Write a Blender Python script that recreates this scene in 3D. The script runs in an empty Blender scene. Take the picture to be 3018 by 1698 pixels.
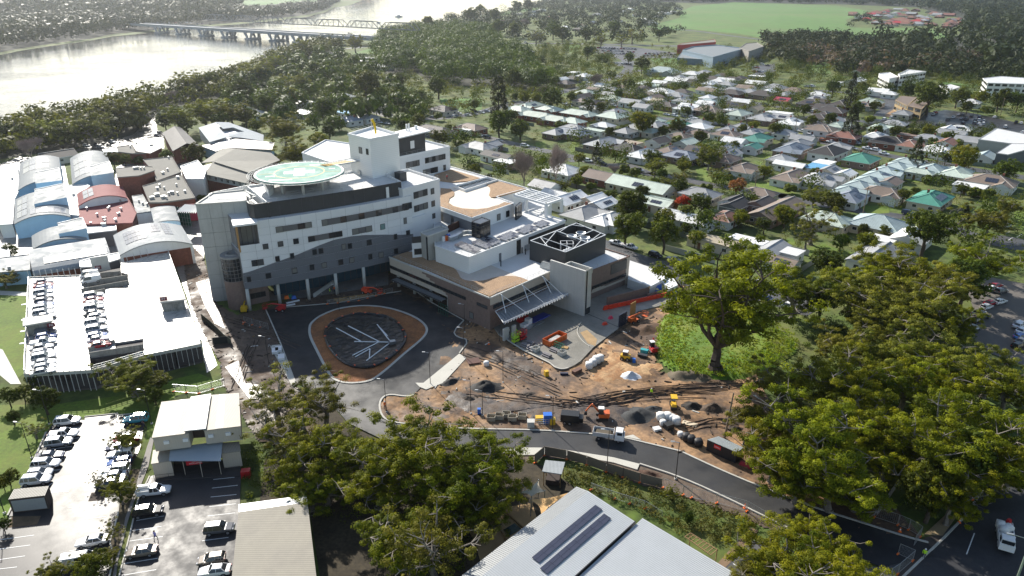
import bpy,math,random
import numpy as np
from mathutils import Vector,Matrix,noise as mnoise
R = math.radians
scene = bpy.context.scene
COL = scene.collection
# ------------------------------------------------------------------ camera, sky, sun, exposure
FPX,CXP,CYP,CAMH,PITCH = 2133.0,1509.0,849.0,75.0,R(23.3)
cd = bpy.data.cameras.new('camera')
cam = bpy.data.objects.new('camera',cd)
COL.objects.link(cam)
cam.location = (0,0,CAMH)
cam.rotation_euler = (R(90) - PITCH,0,0)
cd.sensor_width = 36.0
cd.lens = 36.0 * FPX / 3018.0
cd.clip_start = 1.0
cd.clip_end = 20000
scene.camera = cam
SUN_AZ,SUN_EL = R(-31),R(31)
w = bpy.data.worlds.new('World')
scene.world = w
w.use_nodes = True
nt = w.node_tree
sky = nt.nodes.new('ShaderNodeTexSky')
sky.sky_type = 'NISHITA'
sky.sun_disc = False
sky.sun_elevation = SUN_EL
sky.sun_rotation = SUN_AZ
sky.air_density = 1.0
sky.dust_density = 0.6
sky.ozone_density = 1.0
bg = nt.nodes['Background']
bg.inputs['Strength'].default_value = 0.11
sky_tint = nt.nodes.new('ShaderNodeVectorMath')   # warm tint multiplied in: takes some blue out of the sky
sky_tint.operation = 'MULTIPLY'
sky_tint.inputs[1].default_value = (1.05,1.0,0.94)
nt.links.new(sky.outputs[0],sky_tint.inputs[0])
nt.links.new(sky_tint.outputs[0],bg.inputs['Color'])
sd = bpy.data.lights.new('sun','SUN')
sd.energy = 5.0
sd.angle = R(0.6)
sd.color = (1.0,0.945,0.85)
sun = bpy.data.objects.new('sun',sd)
COL.objects.link(sun)
SUNV = Vector((math.sin(SUN_AZ) * math.cos(SUN_EL),math.cos(SUN_AZ) * math.cos(SUN_EL),math.sin(SUN_EL)))
sun.rotation_euler = SUNV.to_track_quat('Z','Y').to_euler()
sun.location = (0,0,400)
scene.view_settings.view_transform = 'Standard'
scene.view_settings.look = 'None'
scene.view_settings.gamma = 1.0
scene.view_settings.use_curve_mapping = False
scene.view_settings.exposure = 0.72
try:
 scene.cycles.volume_step_rate = 4
 scene.cycles.volume_max_steps = 64
 scene.cycles.max_bounces = 8
 scene.cycles.transparent_max_bounces = 8
 scene.cycles.sample_clamp_indirect = 6.0
except Exception:
 pass
# ------------------------------------------------------------------ measuring: survey tiles -> points on the ground
TILES = {'S': (0,0,1.0),'D': (0,0,2576 / 3018.0)}
for k,o in zip('123456789',[(0,0),(1006,0),(2012,0),(0,566),(1006,566),(2012,566),(0,1132),(1006,1132),(2012,1132)]):
 TILES[k] = (o[0],o[1],2.56)
for k,o in {'A': (560,440),'B': (1000,340),'C': (1140,560),'E': (620,780),'G': (1460,760),'F': (0,400),'H': (0,700),
             'J': (2374,240),'K': (1500,200),'L': (1840,300),'N': (1880,1100)}.items():
 TILES[k] = (o[0],o[1],4.0)
CPI,SPI = math.cos(PITCH),math.sin(PITCH)
def spx(t,x,y):
 o = TILES[t]
 return (o[0] + x / o[2],o[1] + y / o[2])
def at(t,x,y,z=0.0):
 sx,sy = spx(t,x,y)
 a = (sx - CXP) / FPX
 b = -(sy - CYP) / FPX
 d = (a,CPI + b * SPI,-SPI + b * CPI)
 k = (z - CAMH) / d[2]
 return Vector((d[0] * k,d[1] * k,z))
def pts(s,z=0.0):
 """'5:10,20 30,40 6:1,2' -> ground points"""
 out = []
 t = None
 for tok in s.split():
  if ':' in tok:
   t,tok = tok.split(':')
  x,y = tok.split(',')
  out.append(at(t,float(x),float(y),z))
 return out
def height(t,x,y,X,Y):
 """height of a point above plan position X, Y that shows at tile row y"""
 b = -(spx(t,x,y)[1] - CYP) / FPX
 return CAMH + Y * (-SPI + b * CPI) / (CPI + b * SPI)
def depth_of(p):
 return p[1] * CPI - (p[2] - CAMH) * SPI
# ------------------------------------------------------------------ materials
def _n(nt,t,**kw):
 n = nt.nodes.new(t)
 for k,v in kw.items():
  n.inputs[k].default_value = v
 return n
MATS = {}
def mat(name,col,rough=0.6,var=0.12,sc=0.5,fine=0.08,fsc=12.0,bump=0.0,bsc=30.0,metal=0.0,spec=0.5,col2=None,
  rvar=0.0,rsc=0.3,obj=0.0,rib=None,dirt=None,streak=None,alpha=None,tint=None):
 """procedural material: broad and fine mottling, wetness, ribs, streaks"""
 if name in MATS:
  return MATS[name]
 m = bpy.data.materials.new(name)
 MATS[name] = m
 m.use_nodes = True
 nt = m.node_tree
 L = nt.links
 b = nt.nodes['Principled BSDF']
 b.inputs['Roughness'].default_value = rough
 b.inputs['Metallic'].default_value = metal
 b.inputs['Specular IOR Level'].default_value = spec
 tc = nt.nodes.new('ShaderNodeTexCoord')
 out = tc.outputs['Object']
 def noise(scale,detail=5.0,rough_=0.6,vec=None):
  n = _n(nt,'ShaderNodeTexNoise',Scale=scale,Detail=detail,Roughness=rough_)
  L.new(vec or out,n.inputs['Vector'])
  return n.outputs['Fac']
 def mapr(fac,a,c,lo=0.3,hi=0.7):
  n = _n(nt,'ShaderNodeMapRange')
  n.inputs['From Min'].default_value = lo
  n.inputs['From Max'].default_value = hi
  n.inputs['To Min'].default_value = a
  n.inputs['To Max'].default_value = c
  L.new(fac,n.inputs['Value'])
  return n.outputs[0]
 def mix(fac,a,c,typ='MIX'):
  n = nt.nodes.new('ShaderNodeMix')
  n.data_type = 'RGBA'
  n.blend_type = typ
  if hasattr(fac,'links'): L.new(fac,n.inputs[0])
  else: n.inputs[0].default_value = fac
  for v,i in ((a,6),(c,7)):
   if hasattr(v,'links'): L.new(v,n.inputs[i])
   else: n.inputs[i].default_value = (v[0],v[1],v[2],1)
  return n.outputs[2]
 c2 = col2 or tuple(min(1,c * (1 + var)) for c in col)
 c1 = col if col2 else tuple(c * (1 - var) for c in col)
 base = mix(mapr(noise(sc),0,1,*((.42,.58) if col2 else (.3,.7))),c1,c2)
 if fine:
  f = mapr(noise(fsc,3),1 - fine,1 + fine)
  n = nt.nodes.new('ShaderNodeVectorMath')
  n.operation = 'SCALE'
  L.new(base,n.inputs[0])
  L.new(f,n.inputs['Scale'])
  base = n.outputs[0]
 if dirt:  # (colour, amount, scale)
  base = mix(mapr(noise(dirt[2],8,0.7),0,dirt[1],0.45,0.75),base,dirt[0])
 if streak:  # vertical run marks (colour, amount)
  mp = _n(nt,'ShaderNodeMapping')
  mp.inputs['Scale'].default_value = (1.4,1.4,0.06)
  L.new(out,mp.inputs['Vector'])
  base = mix(mapr(noise(1.0,6,0.7,mp.outputs[0]),0,streak[1],0.5,0.75),base,streak[0])
 if rib:  # (axis, pitch, depth of colour)
  wv = _n(nt,'ShaderNodeTexWave',Scale=0.314 / rib[1])
  wv.bands_direction = rib[0]
  L.new(out,wv.inputs['Vector'])
  n = nt.nodes.new('ShaderNodeVectorMath')
  n.operation = 'SCALE'
  L.new(base,n.inputs[0])
  L.new(mapr(wv.outputs['Fac'],1 - rib[2],1 + rib[2] * 0.3,0,1),n.inputs['Scale'])
  base = n.outputs[0]
 if tint:  # per-clump attribute shifts the colour
  a = nt.nodes.new('ShaderNodeAttribute')
  a.attribute_name = 'tint'
  base = mix(a.outputs['Fac'],base,tint)
 if obj:
  oi = nt.nodes.new('ShaderNodeObjectInfo')
  hs = nt.nodes.new('ShaderNodeHueSaturation')
  L.new(base,hs.inputs['Color'])
  L.new(mapr(oi.outputs['Random'],0.5 - 0.12 * obj,0.5 + 0.06 * obj,0,1),hs.inputs['Hue'])
  mul = nt.nodes.new('ShaderNodeMath')
  mul.operation = 'FRACT'
  m7 = nt.nodes.new('ShaderNodeMath')
  m7.operation = 'MULTIPLY'
  m7.inputs[1].default_value = 7.31
  L.new(oi.outputs['Random'],m7.inputs[0])
  L.new(m7.outputs[0],mul.inputs[0])
  L.new(mapr(mul.outputs[0],1 - obj,1 + obj,0,1),hs.inputs['Value'])
  base = hs.outputs[0]
 L.new(base,b.inputs['Base Color'])
 if rvar:
  L.new(mapr(noise(rsc,6,0.65),max(0.05,rough - rvar),min(1,rough + rvar),0.38,0.62),b.inputs['Roughness'])
 if bump:
  bp = _n(nt,'ShaderNodeBump',Strength=bump,Distance=0.05)
  L.new(noise(bsc,4),bp.inputs['Height'])
  L.new(bp.outputs[0],b.inputs['Normal'])
 m['_base'] = 1
 return m
def leafmat(name,col,col2,trans=0.35,obj=0.25,rough=0.55):
 m = mat(name,col,rough,0.2,0.25,0.0,spec=0.06,obj=obj,tint=col2)
 nt = m.node_tree
 L = nt.links
 b = nt.nodes['Principled BSDF']
 src = b.inputs['Base Color'].links[0].from_socket
 tr = nt.nodes.new('ShaderNodeBsdfTranslucent')
 g = nt.nodes.new('ShaderNodeVectorMath')
 g.operation = 'MULTIPLY'
 g.inputs[1].default_value = (1.6,1.55,0.6)
 L.new(src,g.inputs[0])
 L.new(g.outputs[0],tr.inputs['Color'])
 mx = nt.nodes.new('ShaderNodeMixShader')
 mx.inputs[0].default_value = trans
 L.new(b.outputs[0],mx.inputs[1])
 L.new(tr.outputs[0],mx.inputs[2])
 L.new(mx.outputs[0],nt.nodes['Material Output'].inputs['Surface'])
 return m
WHITE = mat('white_paint',(0.78,0.78,0.77),0.5,0.04,0.2,0.03,streak=((0.5,0.5,0.48),0.25))
PANELW = mat('white_cladding',(0.74,0.75,0.76),0.45,0.03,0.1,0.02,obj=0.04,streak=((0.55,0.55,0.55),0.15))
PANELG = mat('grey_cladding',(0.14,0.15,0.17),0.5,0.06,0.2,0.04,obj=0.06)
DARKG = mat('charcoal_cladding',(0.035,0.037,0.042),0.55,0.15,0.5,0.1)
DARKM = mat('dark_metal',(0.03,0.03,0.032),0.45,0.1,metal=0.4)
STEEL = mat('galvanised_steel',(0.45,0.47,0.48),0.4,0.12,1.0,metal=0.7)
CONC = mat('concrete',(0.40,0.39,0.36),0.8,0.1,0.25,0.08,6,bump=0.1,streak=((0.2,0.19,0.17),0.5),dirt=((0.25,0.24,0.22),0.4,0.5))
CONCL = mat('pale_concrete',(0.52,0.51,0.47),0.7,0.08,0.3,0.06,dirt=((0.35,0.33,0.28),0.5,0.4))
GLASS = mat('dark_glass',(0.02,0.025,0.03),0.08,0.2,0.3,0,spec=0.7)
GLASSB = mat('blue_glass',(0.02,0.06,0.09),0.08,0.2,0.3,0,spec=0.7)
ROOFW = mat('white_membrane',(0.62,0.62,0.61),0.65,0.05,0.15,0.03,rvar=0.12,dirt=((0.5,0.48,0.45),0.45,0.22))
BRICKR = mat('red_brick',(0.21,0.075,0.05),0.85,0.2,1.5,0.25,9,streak=((0.1,0.04,0.03),0.4))
BRICKB = mat('brown_brick',(0.21,0.145,0.12),0.85,0.12,1.2,0.18,10)
BRICKC = mat('cream_brick',(0.50,0.43,0.35),0.8,0.06,1.2,0.1,10)
GRAVEL = mat('brown_roof_gravel',(0.33,0.21,0.12),0.9,0.12,0.5,0.45,4.5,bump=0.5,bsc=9)
GRAVELC = mat('cream_roof_gravel',(0.70,0.63,0.54),0.85,0.05,0.5,0.08,6,bump=0.2,bsc=12)
ASPHN = mat('new_asphalt',(0.020,0.021,0.024),0.62,0.3,0.12,0.15,4,bump=0.05,spec=.4,rvar=0.16,rsc=0.1,dirt=((0.07,0.064,0.056),0.6,0.09))
ASPH = mat('road_asphalt',(0.07,0.07,0.073),0.6,0.12,0.15,0.1,3,rvar=0.12,rsc=0.1,dirt=((0.11,0.105,0.1),0.5,0.2))
ASPHD = mat('damp_asphalt',(0.030,0.029,0.032),0.40,0.2,0.2,0.1,4,spec=0.19,rvar=0.05,rsc=0.16,dirt=((0.09,0.085,0.08),0.5,0.3))
DECKM = mat('wet_deck_concrete',(0.42,0.41,0.39),0.30,0.1,0.2,0.05,rvar=0.10,rsc=0.2,dirt=((0.2,0.19,0.18),0.5,0.35))
SOILO = mat('orange_soil',(0.30,0.12,0.042),0.9,0.25,0.4,0.3,3,bump=0.4,bsc=5,dirt=((0.05,0.032,0.022),0.8,0.16))
SOILD = mat('dark_soil',(0.05,0.036,0.026),0.9,0.3,0.5,0.3,3,bump=0.6,bsc=4)
SANDP = mat('grey_sand',(0.13,0.105,0.07),0.9,0.15,0.4,0.2,4,bump=0.3,bsc=6)
BLKG = mat('black_gravel',(0.028,0.03,0.032),0.85,0.2,0.5,0.3,4,bump=0.5,bsc=6)
BLKP = mat('black_plastic',(0.012,0.013,0.015),0.34,0.3,0.4,0.2,2.5,bump=0.8,bsc=2.5,dirt=((0.09,0.06,0.035),0.9,0.35))
GRASS = mat('lawn_grass',(0.10,0.165,0.010),0.9,0.3,0.12,0.25,1.6,bump=0.5,bsc=4,dirt=((0.16,0.14,0.025),0.7,0.07))
GRASSF = mat('field_grass',(0.085,0.185,0.028),0.95,0.12,0.004,0.12,0.06,dirt=((0.14,0.14,0.055),0.8,0.006))
GROUND = mat('suburb_ground',(0.06,0.095,0.012),0.95,0.4,0.05,0.4,0.4,dirt=((0.19,0.175,0.05),0.9,0.06))
BARK = mat('pale_bark',(0.19,0.165,0.14),0.85,0.3,0.6,0.2,4)
BARKD = mat('dark_bark',(0.075,0.055,0.042),0.9,0.3,0.8,0.2,4)
TWIG = mat('bare_twigs',(0.26,0.205,0.18),0.9,0.2,0.5,0.1,obj=0.2)
TIMBER = mat('timber',(0.26,0.16,0.07),0.8,0.2,2,0.15,10)
PLYW = mat('yellow_plywood',(0.36,0.22,0.08),0.8,0.1,2,0.15,8)
RED = mat('red_paint',(0.45,0.015,0.018),0.4,0.1)
ORANGE = mat('orange_paint',(0.62,0.12,0.02),0.45,0.12,1,0.1,dirt=((0.2,0.08,0.03),0.4,1.5))
YELLOW = mat('yellow_paint',(0.7,0.42,0.02),0.4,0.08)
LIME = mat('lime_paint',(0.42,0.65,0.03),0.45,0.1)
BLUE = mat('blue_plastic',(0.02,0.14,0.55),0.4,0.1)
GREENM = mat('green_mesh',(0.01,0.10,0.06),0.6,0.1)
TEAL = mat('teal_box',(0.03,0.32,0.34),0.5,0.1)
HIVIS = mat('hi_vis_lime',(0.5,0.85,0.02),0.7,0.05)
HIVISO = mat('hi_vis_orange',(0.9,0.18,0.02),0.7,0.05)
SKIN = mat('skin',(0.45,0.26,0.18),0.6,0.05)
DENIM = mat('navy_cloth',(0.02,0.025,0.05),0.9,0.1)
SHIRTB = mat('lilac_shirt',(0.32,0.30,0.62),0.9,0.1)
TYRE = mat('tyre_rubber',(0.015,0.015,0.015),0.85,0.1)
RIM = mat('alloy_rim',(0.5,0.5,0.52),0.3,0.05,metal=0.8)
LAMPW = mat('headlamp_lens',(0.75,0.77,0.8),0.1,0.05)
LAMPR = mat('tail_lamp_lens',(0.35,0.01,0.01),0.2,0.05)
PVC = mat('white_pvc',(0.75,0.75,0.74),0.35,0.04)
SOLAR = mat('solar_cell',(0.035,0.04,0.06),0.15,0.2,1.0,0.1,spec=0.7)
SOLARL = mat('silvery_solar_cell',(0.16,0.165,0.18),0.18,0.1,1.0,0.1,spec=0.7)
LINE = mat('line_paint',(0.72,0.72,0.70),0.6,0.1,1,0.1)
TERRA = mat('corten_screen',(0.06,0.022,0.014),0.8,0.2)
# ------------------------------------------------------------------ mesh builder and tagging
ORG = {}
LABELS = {}
def tag(o,label,cat,group=None,kind=None):
 if kind: o['kind'] = kind
 if label:
  o['label'] = label
  LABELS.setdefault(label,[]).append(o.name)
 if cat: o['category'] = cat
 if group: o['group'] = group
 return o
def root(name,loc,label,cat,group=None,rz=0.0):
 o = bpy.data.objects.new(name,None)
 COL.objects.link(o)
 o.empty_display_size = 0.5
 o.location = loc
 o.rotation_euler = (0,0,rz)
 ORG[o.name] = Vector(loc)
 return tag(o,label,cat,group)
class MB:
 def __init__(s): s.v = [];s.f = [];s.m = []
 def face(s,ps,mi=0):
  n = len(s.v)
  s.v += [tuple(p) for p in ps]
  s.f.append(tuple(range(n,n + len(ps))))
  s.m.append(mi)
  return s
 def box(s,c,d,rz=0.0,mi=0,top=None,taper=1.0):
  cx,cy,cz = c
  a,b = math.cos(rz),math.sin(rz)
  n = len(s.v)
  for k in (-1,1):
   t = taper if k > 0 else 1
   for i,j in ((-1,-1),(1,-1),(1,1),(-1,1)):
    x,y = i * d[0] / 2 * t,j * d[1] / 2 * t
    s.v.append((cx + x * a - y * b,cy + x * b + y * a,cz + k * d[2] / 2))
  for q in ((3,2,1,0),(0,1,5,4),(1,2,6,5),(2,3,7,6),(3,0,4,7)):
   s.f.append(tuple(n + i for i in q));s.m.append(mi)
  s.f.append((n + 4,n + 5,n + 6,n + 7));s.m.append(mi if top is None else top)
  return s
 def prism(s,poly,z0,z1,mi=0,top=None,bottom=True):
  P = [(p[0],p[1]) for p in poly]
  A = sum(P[i][0] * P[(i + 1) % len(P)][1] - P[(i + 1) % len(P)][0] * P[i][1] for i in range(len(P)))
  if A < 0: P = P[::-1]
  n = len(s.v);k = len(P)
  zf = z1 if callable(z1) else (lambda x,y: z1)
  s.v += [(x,y,z0) for x,y in P] + [(x,y,zf(x,y)) for x,y in P]
  for i in range(k):
   j = (i + 1) % k
   s.f.append((n + i,n + j,n + k + j,n + k + i));s.m.append(mi)
  s.f.append(tuple(range(n + k,n + 2 * k)));s.m.append(mi if top is None else top)
  if bottom: s.f.append(tuple(range(n + k - 1,n - 1,-1)));s.m.append(mi)
  return s
 def tube(s,a,b,r,n=6,mi=0,r2=None,cap=True):
  a = Vector(a);b = Vector(b)
  d = (b - a)
  if d.length < 1e-6: return s
  d.normalize()
  u = d.orthogonal().normalized();w_ = d.cross(u)
  r2 = r if r2 is None else r2
  k = len(s.v)
  for p,q in ((a,r),(b,r2)):
   for i in range(n):
    t = 2 * math.pi * i / n
    s.v.append(tuple(p + (u * math.cos(t) + w_ * math.sin(t)) * q))
  for i in range(n):
   j = (i + 1) % n
   s.f.append((k + i,k + j,k + n + j,k + n + i));s.m.append(mi)
  if cap:
   s.f.append(tuple(k + n + i for i in range(n)));s.m.append(mi)
   s.f.append(tuple(k + n - 1 - i for i in range(n)));s.m.append(mi)
  return s
 def path(s,P,r,n=5,mi=0):
  for a,b in zip(P[:-1],P[1:]): s.tube(a,b,r,n,mi)
  return s
 def wall(s,P,z0,z1,th,mi=0,closed=False):
  """thin wall along a polyline"""
  Q = list(P) + ([P[0]] if closed else [])
  for a,b in zip(Q[:-1],Q[1:]):
   d = Vector((b[0] - a[0],b[1] - a[1],0))
   if d.length < 1e-4: continue
   s.box(((a[0] + b[0]) / 2,(a[1] + b[1]) / 2,(z0 + z1) / 2),(d.length + th * 0.98,th,z1 - z0),math.atan2(d.y,d.x),mi)
  return s
 def lathe(s,c,prof,n=12,mi=0):
  k = len(s.v);m_ = len(prof)
  for r,z in prof:
   for i in range(n):
    t = 2 * math.pi * i / n
    s.v.append((c[0] + r * math.cos(t),c[1] + r * math.sin(t),c[2] + z))
  for a in range(m_ - 1):
   for i in range(n):
    j = (i + 1) % n
    s.f.append((k + a * n + i,k + a * n + j,k + (a + 1) * n + j,k + (a + 1) * n + i));s.m.append(mi)
  s.f.append(tuple(k + (m_ - 1) * n + i for i in range(n)));s.m.append(mi)
  return s
 def mesh(s,name,mats,smooth=False,off=(0,0,0)):
  me = bpy.data.meshes.new(name)
  ox,oy,oz = off
  me.from_pydata([(x - ox,y - oy,z - oz) for x,y,z in s.v],[],s.f)
  mats = mats if isinstance(mats,(list,tuple)) else [mats]
  for m in mats: me.materials.append(m)
  me.polygons.foreach_set('material_index',s.m)
  if smooth: me.polygons.foreach_set('use_smooth',[True] * len(s.f))
  me.update()
  return me
 def build(s,name,mats,parent=None,smooth=False,local=False,kind=None,label=None,cat=None,group=None):
  if not s.v: return None
  if local: off = Vector((0,0,0))
  else:
   V = np.array(s.v)
   lo,hi = V.min(0),V.max(0)
   off = Vector(((lo[0] + hi[0]) / 2,(lo[1] + hi[1]) / 2,lo[2]))
  o = bpy.data.objects.new(name,s.mesh(name,mats,smooth,off))
  COL.objects.link(o)
  if parent is not None:
   o.parent = parent
   if not local:
    o.location = off - ORG[parent.name]
    ORG[o.name] = off.copy()
  else:
   o.location = off
   ORG[o.name] = off.copy()
  return tag(o,label,cat,group,kind)
def dup(o,parent=None):
 c = o.copy()
 COL.objects.link(c)
 if parent is not None: c.parent = parent
 for ch in list(o.children): dup(ch,c)
 return c
def textobj(txt,parent,origin,xdir,ydir,size,m,name='lettering'):
 cu = bpy.data.curves.new(name,'FONT')
 cu.body = txt
 cu.size = size
 cu.align_x = 'CENTER'
 cu.align_y = 'CENTER'
 cu.extrude = 0.004
 cu.resolution_u = 2
 t_ = bpy.data.objects.new('t',cu)
 COL.objects.link(t_)
 bpy.context.view_layer.update()
 me = bpy.data.meshes.new_from_object(t_)
 bpy.data.objects.remove(t_)
 me.materials.clear()
 me.materials.append(m)
 o = bpy.data.objects.new(name,me)
 COL.objects.link(o)
 x = Vector(xdir).normalized();y = Vector(ydir).normalized();z = x.cross(y)
 M = Matrix(((x.x,y.x,z.x),(x.y,y.y,z.y),(x.z,y.z,z.z)))
 o.rotation_euler = M.to_euler()
 o.location = Vector(origin)
 if parent is not None:
  o.parent = parent
  o.location = Vector(origin) - ORG[parent.name]
 return o
def inside(p,poly):
 x,y = p[0],p[1]
 c = False
 n = len(poly)
 for i in range(n):
  x1,y1 = poly[i][0],poly[i][1]
  x2,y2 = poly[i - 1][0],poly[i - 1][1]
  if (y1 > y) != (y2 > y) and x < (x2 - x1) * (y - y1) / (y2 - y1) + x1: c = not c
 return c
def segdist(p,a,b):
 ax,ay = a[0],a[1]
 dx,dy = b[0] - ax,b[1] - ay
 L2 = dx * dx + dy * dy
 t = 0 if L2 == 0 else max(0,min(1,((p[0] - ax) * dx + (p[1] - ay) * dy) / L2))
 return math.hypot(p[0] - ax - t * dx,p[1] - ay - t * dy)
NSH = [0]
def sheet(name,poly,z,m,kind='structure',label=None,cat=None,parent=None):
 b = MB()
 NSH[0] += 1
 z = z + (NSH[0] % 12) * 0.004 if z < 0.05 and NSH[0] > 2 else z + (NSH[0] % 5) * 0.0015
 P = [(p[0],p[1],z) for p in poly]
 A = sum(P[i][0] * P[(i + 1) % len(P)][1] - P[(i + 1) % len(P)][0] * P[i][1] for i in range(len(P)))
 b.face(P if A > 0 else P[::-1])
 return b.build(name,m,parent,kind=kind,label=label,cat=cat)
def strip(P,wd,z=0.0):
 """road strip polygon along a polyline"""
 Lft,Rgt = [],[]
 for i,p in enumerate(P):
  a = P[max(0,i - 1)];b = P[min(len(P) - 1,i + 1)]
  d = Vector((b[0] - a[0],b[1] - a[1])).normalized()
  n = Vector((-d.y,d.x)) * wd / 2
  Lft.append((p[0] + n.x,p[1] + n.y,z));Rgt.append((p[0] - n.x,p[1] - n.y,z))
 return Lft,Rgt
def smooth_pts(P,it=2,closed=False):
 P = [Vector(p) for p in P]
 for _ in range(it):
  Q = []
  n = len(P)
  for i in range(n if closed else n - 1):
   a,b = P[i],P[(i + 1) % n]
   Q += [a * 0.75 + b * 0.25,a * 0.25 + b * 0.75]
  if not closed: Q = [P[0]] + Q + [P[-1]]
  P = Q
 return P
def gridsheet(name,poly,step,zf,m,kind='structure',label=None,cat=None,smooth=True,parent=None):
 xs = [p[0] for p in poly];ys = [p[1] for p in poly]
 x0,y0 = min(xs),min(ys)
 nx = int((max(xs) - x0) / step) + 2;ny = int((max(ys) - y0) / step) + 2
 b = MB()
 idx = {}
 for j in range(ny):
  for i in range(nx):
   cx,cy = x0 + (i + .5) * step,y0 + (j + .5) * step
   if inside((cx,cy),poly):
    q = []
    for di,dj in ((0,0),(1,0),(1,1),(0,1)):
     k = (i + di,j + dj)
     if k not in idx:
      X,Y = x0 + k[0] * step,y0 + k[1] * step
      idx[k] = len(b.v)
      b.v.append((X,Y,zf(X,Y)))
     q.append(idx[k])
    b.f.append(tuple(q));b.m.append(0)
 return b.build(name,m,parent,smooth,kind=kind,label=label,cat=cat)
def nz(x,y,s=1.0,o=0.0):
 return mnoise.noise(Vector((x * s + o,y * s - o,o * 1.7)))
AVOID_P,AVOID_S,AVOID_C = [],[],[]   # polygons, (polyline, half width), (centre, radius): where no planting goes
def blocked(p,pad=0.0):
 for c in AVOID_C:
  if (p[0] - c[0]) ** 2 + (p[1] - c[1]) ** 2 < (c[2] + pad) ** 2: return True
 for P,wd in AVOID_S:
  for a,b in zip(P[:-1],P[1:]):
   if segdist(p,a,b) < wd + pad: return True
 for P in AVOID_P:
  if inside(p,P): return True
 return False
# ------------------------------------------------------------------ the setting: ground, water, roads
sheet('ground',[(-7000,-300),(7000,-300),(7000,11000),(-7000,11000)],0.0,GROUND)
WATER = mat('river_water',(0.012,0.02,0.022),0.09,0.1,0.01,0,spec=0.25)
def _water():
 nt = WATER.node_tree
 b = nt.nodes['Principled BSDF']
 tc = nt.nodes.new('ShaderNodeTexCoord')
 mp = nt.nodes.new('ShaderNodeMapping')
 mp.inputs['Scale'].default_value = (0.10,0.35,1)
 mp.inputs['Rotation'].default_value = (0,0,R(-14))
 nt.links.new(tc.outputs['Object'],mp.inputs['Vector'])
 n = nt.nodes.new('ShaderNodeTexNoise')
 n.inputs['Scale'].default_value = 1.0
 n.inputs['Detail'].default_value = 4
 nt.links.new(mp.outputs[0],n.inputs['Vector'])
 n2 = nt.nodes.new('ShaderNodeTexNoise')
 n2.inputs['Scale'].default_value = 0.012
 n2.inputs['Detail'].default_value = 3
 nt.links.new(tc.outputs['Object'],n2.inputs['Vector'])
 mr = nt.nodes.new('ShaderNodeMapRange')
 mr.inputs['From Min'].default_value = 0.4
 mr.inputs['From Max'].default_value = 0.66
 mr.inputs['To Min'].default_value = 0.25
 mr.inputs['To Max'].default_value = 1.0
 nt.links.new(n2.outputs['Fac'],mr.inputs['Value'])
 bp = nt.nodes.new('ShaderNodeBump')
 bp.inputs['Distance'].default_value = 0.35
 nt.links.new(mr.outputs[0],bp.inputs['Strength'])
 nt.links.new(n.outputs['Fac'],bp.inputs['Height'])
 nt.links.new(bp.outputs[0],b.inputs['Normal'])
_water()
RIVER = pts('S:-900,560 0,400 120,352 240,345 330,315 430,300 510,285 560,262 640,235 760,195 850,152 950,122 1006,118 1060,112 1123,98 1225,80 1330,58 1420,44 1500,30 1590,10 1660,-8 1600,-30 1300,-42 1150,-30 1085,-10 1065,2 1030,16 985,22 960,36 905,50 805,62 700,72 560,82 470,92 395,102 330,108 273,119 156,135 60,150 0,162 -400,215 -1500,330')
sheet('river',RIVER,0.06,WATER)
AVOID_P.append(RIVER)
def road(name,P,wd,z,m=None,smooth=2):
 P = smooth_pts(P,smooth)
 l,r = strip(P,wd,z)
 b = MB()
 for i in range(len(l) - 1):
  b.face((r[i],r[i + 1],l[i + 1],l[i]))
 b.build(name,m or ASPH,kind='structure')
 AVOID_S.append((P,wd / 2 + 0.8))
 return P
# streets of the suburb
road('street',pts('2:-200,790 0,803 130,815 290,850 400,890 680,900 880,880 1050,850 1250,790 1480,750 1680,690 1900,630 2130,570 2180,500 2120,430 2000,410'),8.5,0.05)
road('street',pts('2:930,990 1000,1012 1110,1040 1200,1065 K:900,1085 1100,1150 1250,1150 1420,1150 1560,1225 1700,1262 L:330,850 560,880 780,930 1000,985 1250,1010 1500,1050 1700,1080 1950,1125 6:620,10 860,60 1250,130 1500,165 1750,200 1950,250 2200,330'),6.5,0.06)
road('street',pts('3:-500,840 -200,890 0,905 200,925 450,965 700,992 L:2000,390 2250,430 2500,480 J:100,700 500,780 900,860 1300,940 1600,965 2000,1045 2300,1090 2560,1130 2750,1180'),7.5,0.07)
road('street',pts('3:-300,620 0,690 180,712 450,762 640,792 960,850 1180,890 1380,920 1560,945'),7.0,0.08)
road('street',pts('3:1490,880 1600,770 1500,735 1240,700 1100,690 900,675'),8.0,0.09)
road('street',pts('K:700,1100 850,1090 920,1080'),5.0,0.055)
road('street',pts('S:1960,760 1850,742 1799,738 1850,762 1940,790 2006,812 2060,840 2150,870 2270,870'),8.5,0.05,smooth=1) if False else None
road('street',pts('C:2200,520 2500,640 G:1500,-30 1700,40 2000,110 2200,180 6:150,740 600,770 1000,900'),9.0,0.05)
road('highway',pts('2:600,314 700,318 900,322 1160,328 1500,328 1840,330 2300,345 2700,350'),15,0.07)
road('street',pts('2:1170,330 1260,350 1330,370 1400,385 1420,395'),14,0.06)
road('street',pts('2:-60,375 60,366 200,352 290,352'),9,0.06)
road('street',pts('3:-60,222 0,226 150,240 300,262 470,285 640,305'),9,0.06)
road('street',pts('1:1600,690 1700,680 1830,610 1900,600 2100,470 2300,450 2450,410 2575,380'),8,0.06)
road('street',pts('2:2130,560 2300,520 2560,560 3:0,560 300,610'),7,0.055)
def lot(name,s,z,m):
 P = pts(s,z)
 AVOID_P.append(P)
 return sheet(name,P,z,m)
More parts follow.
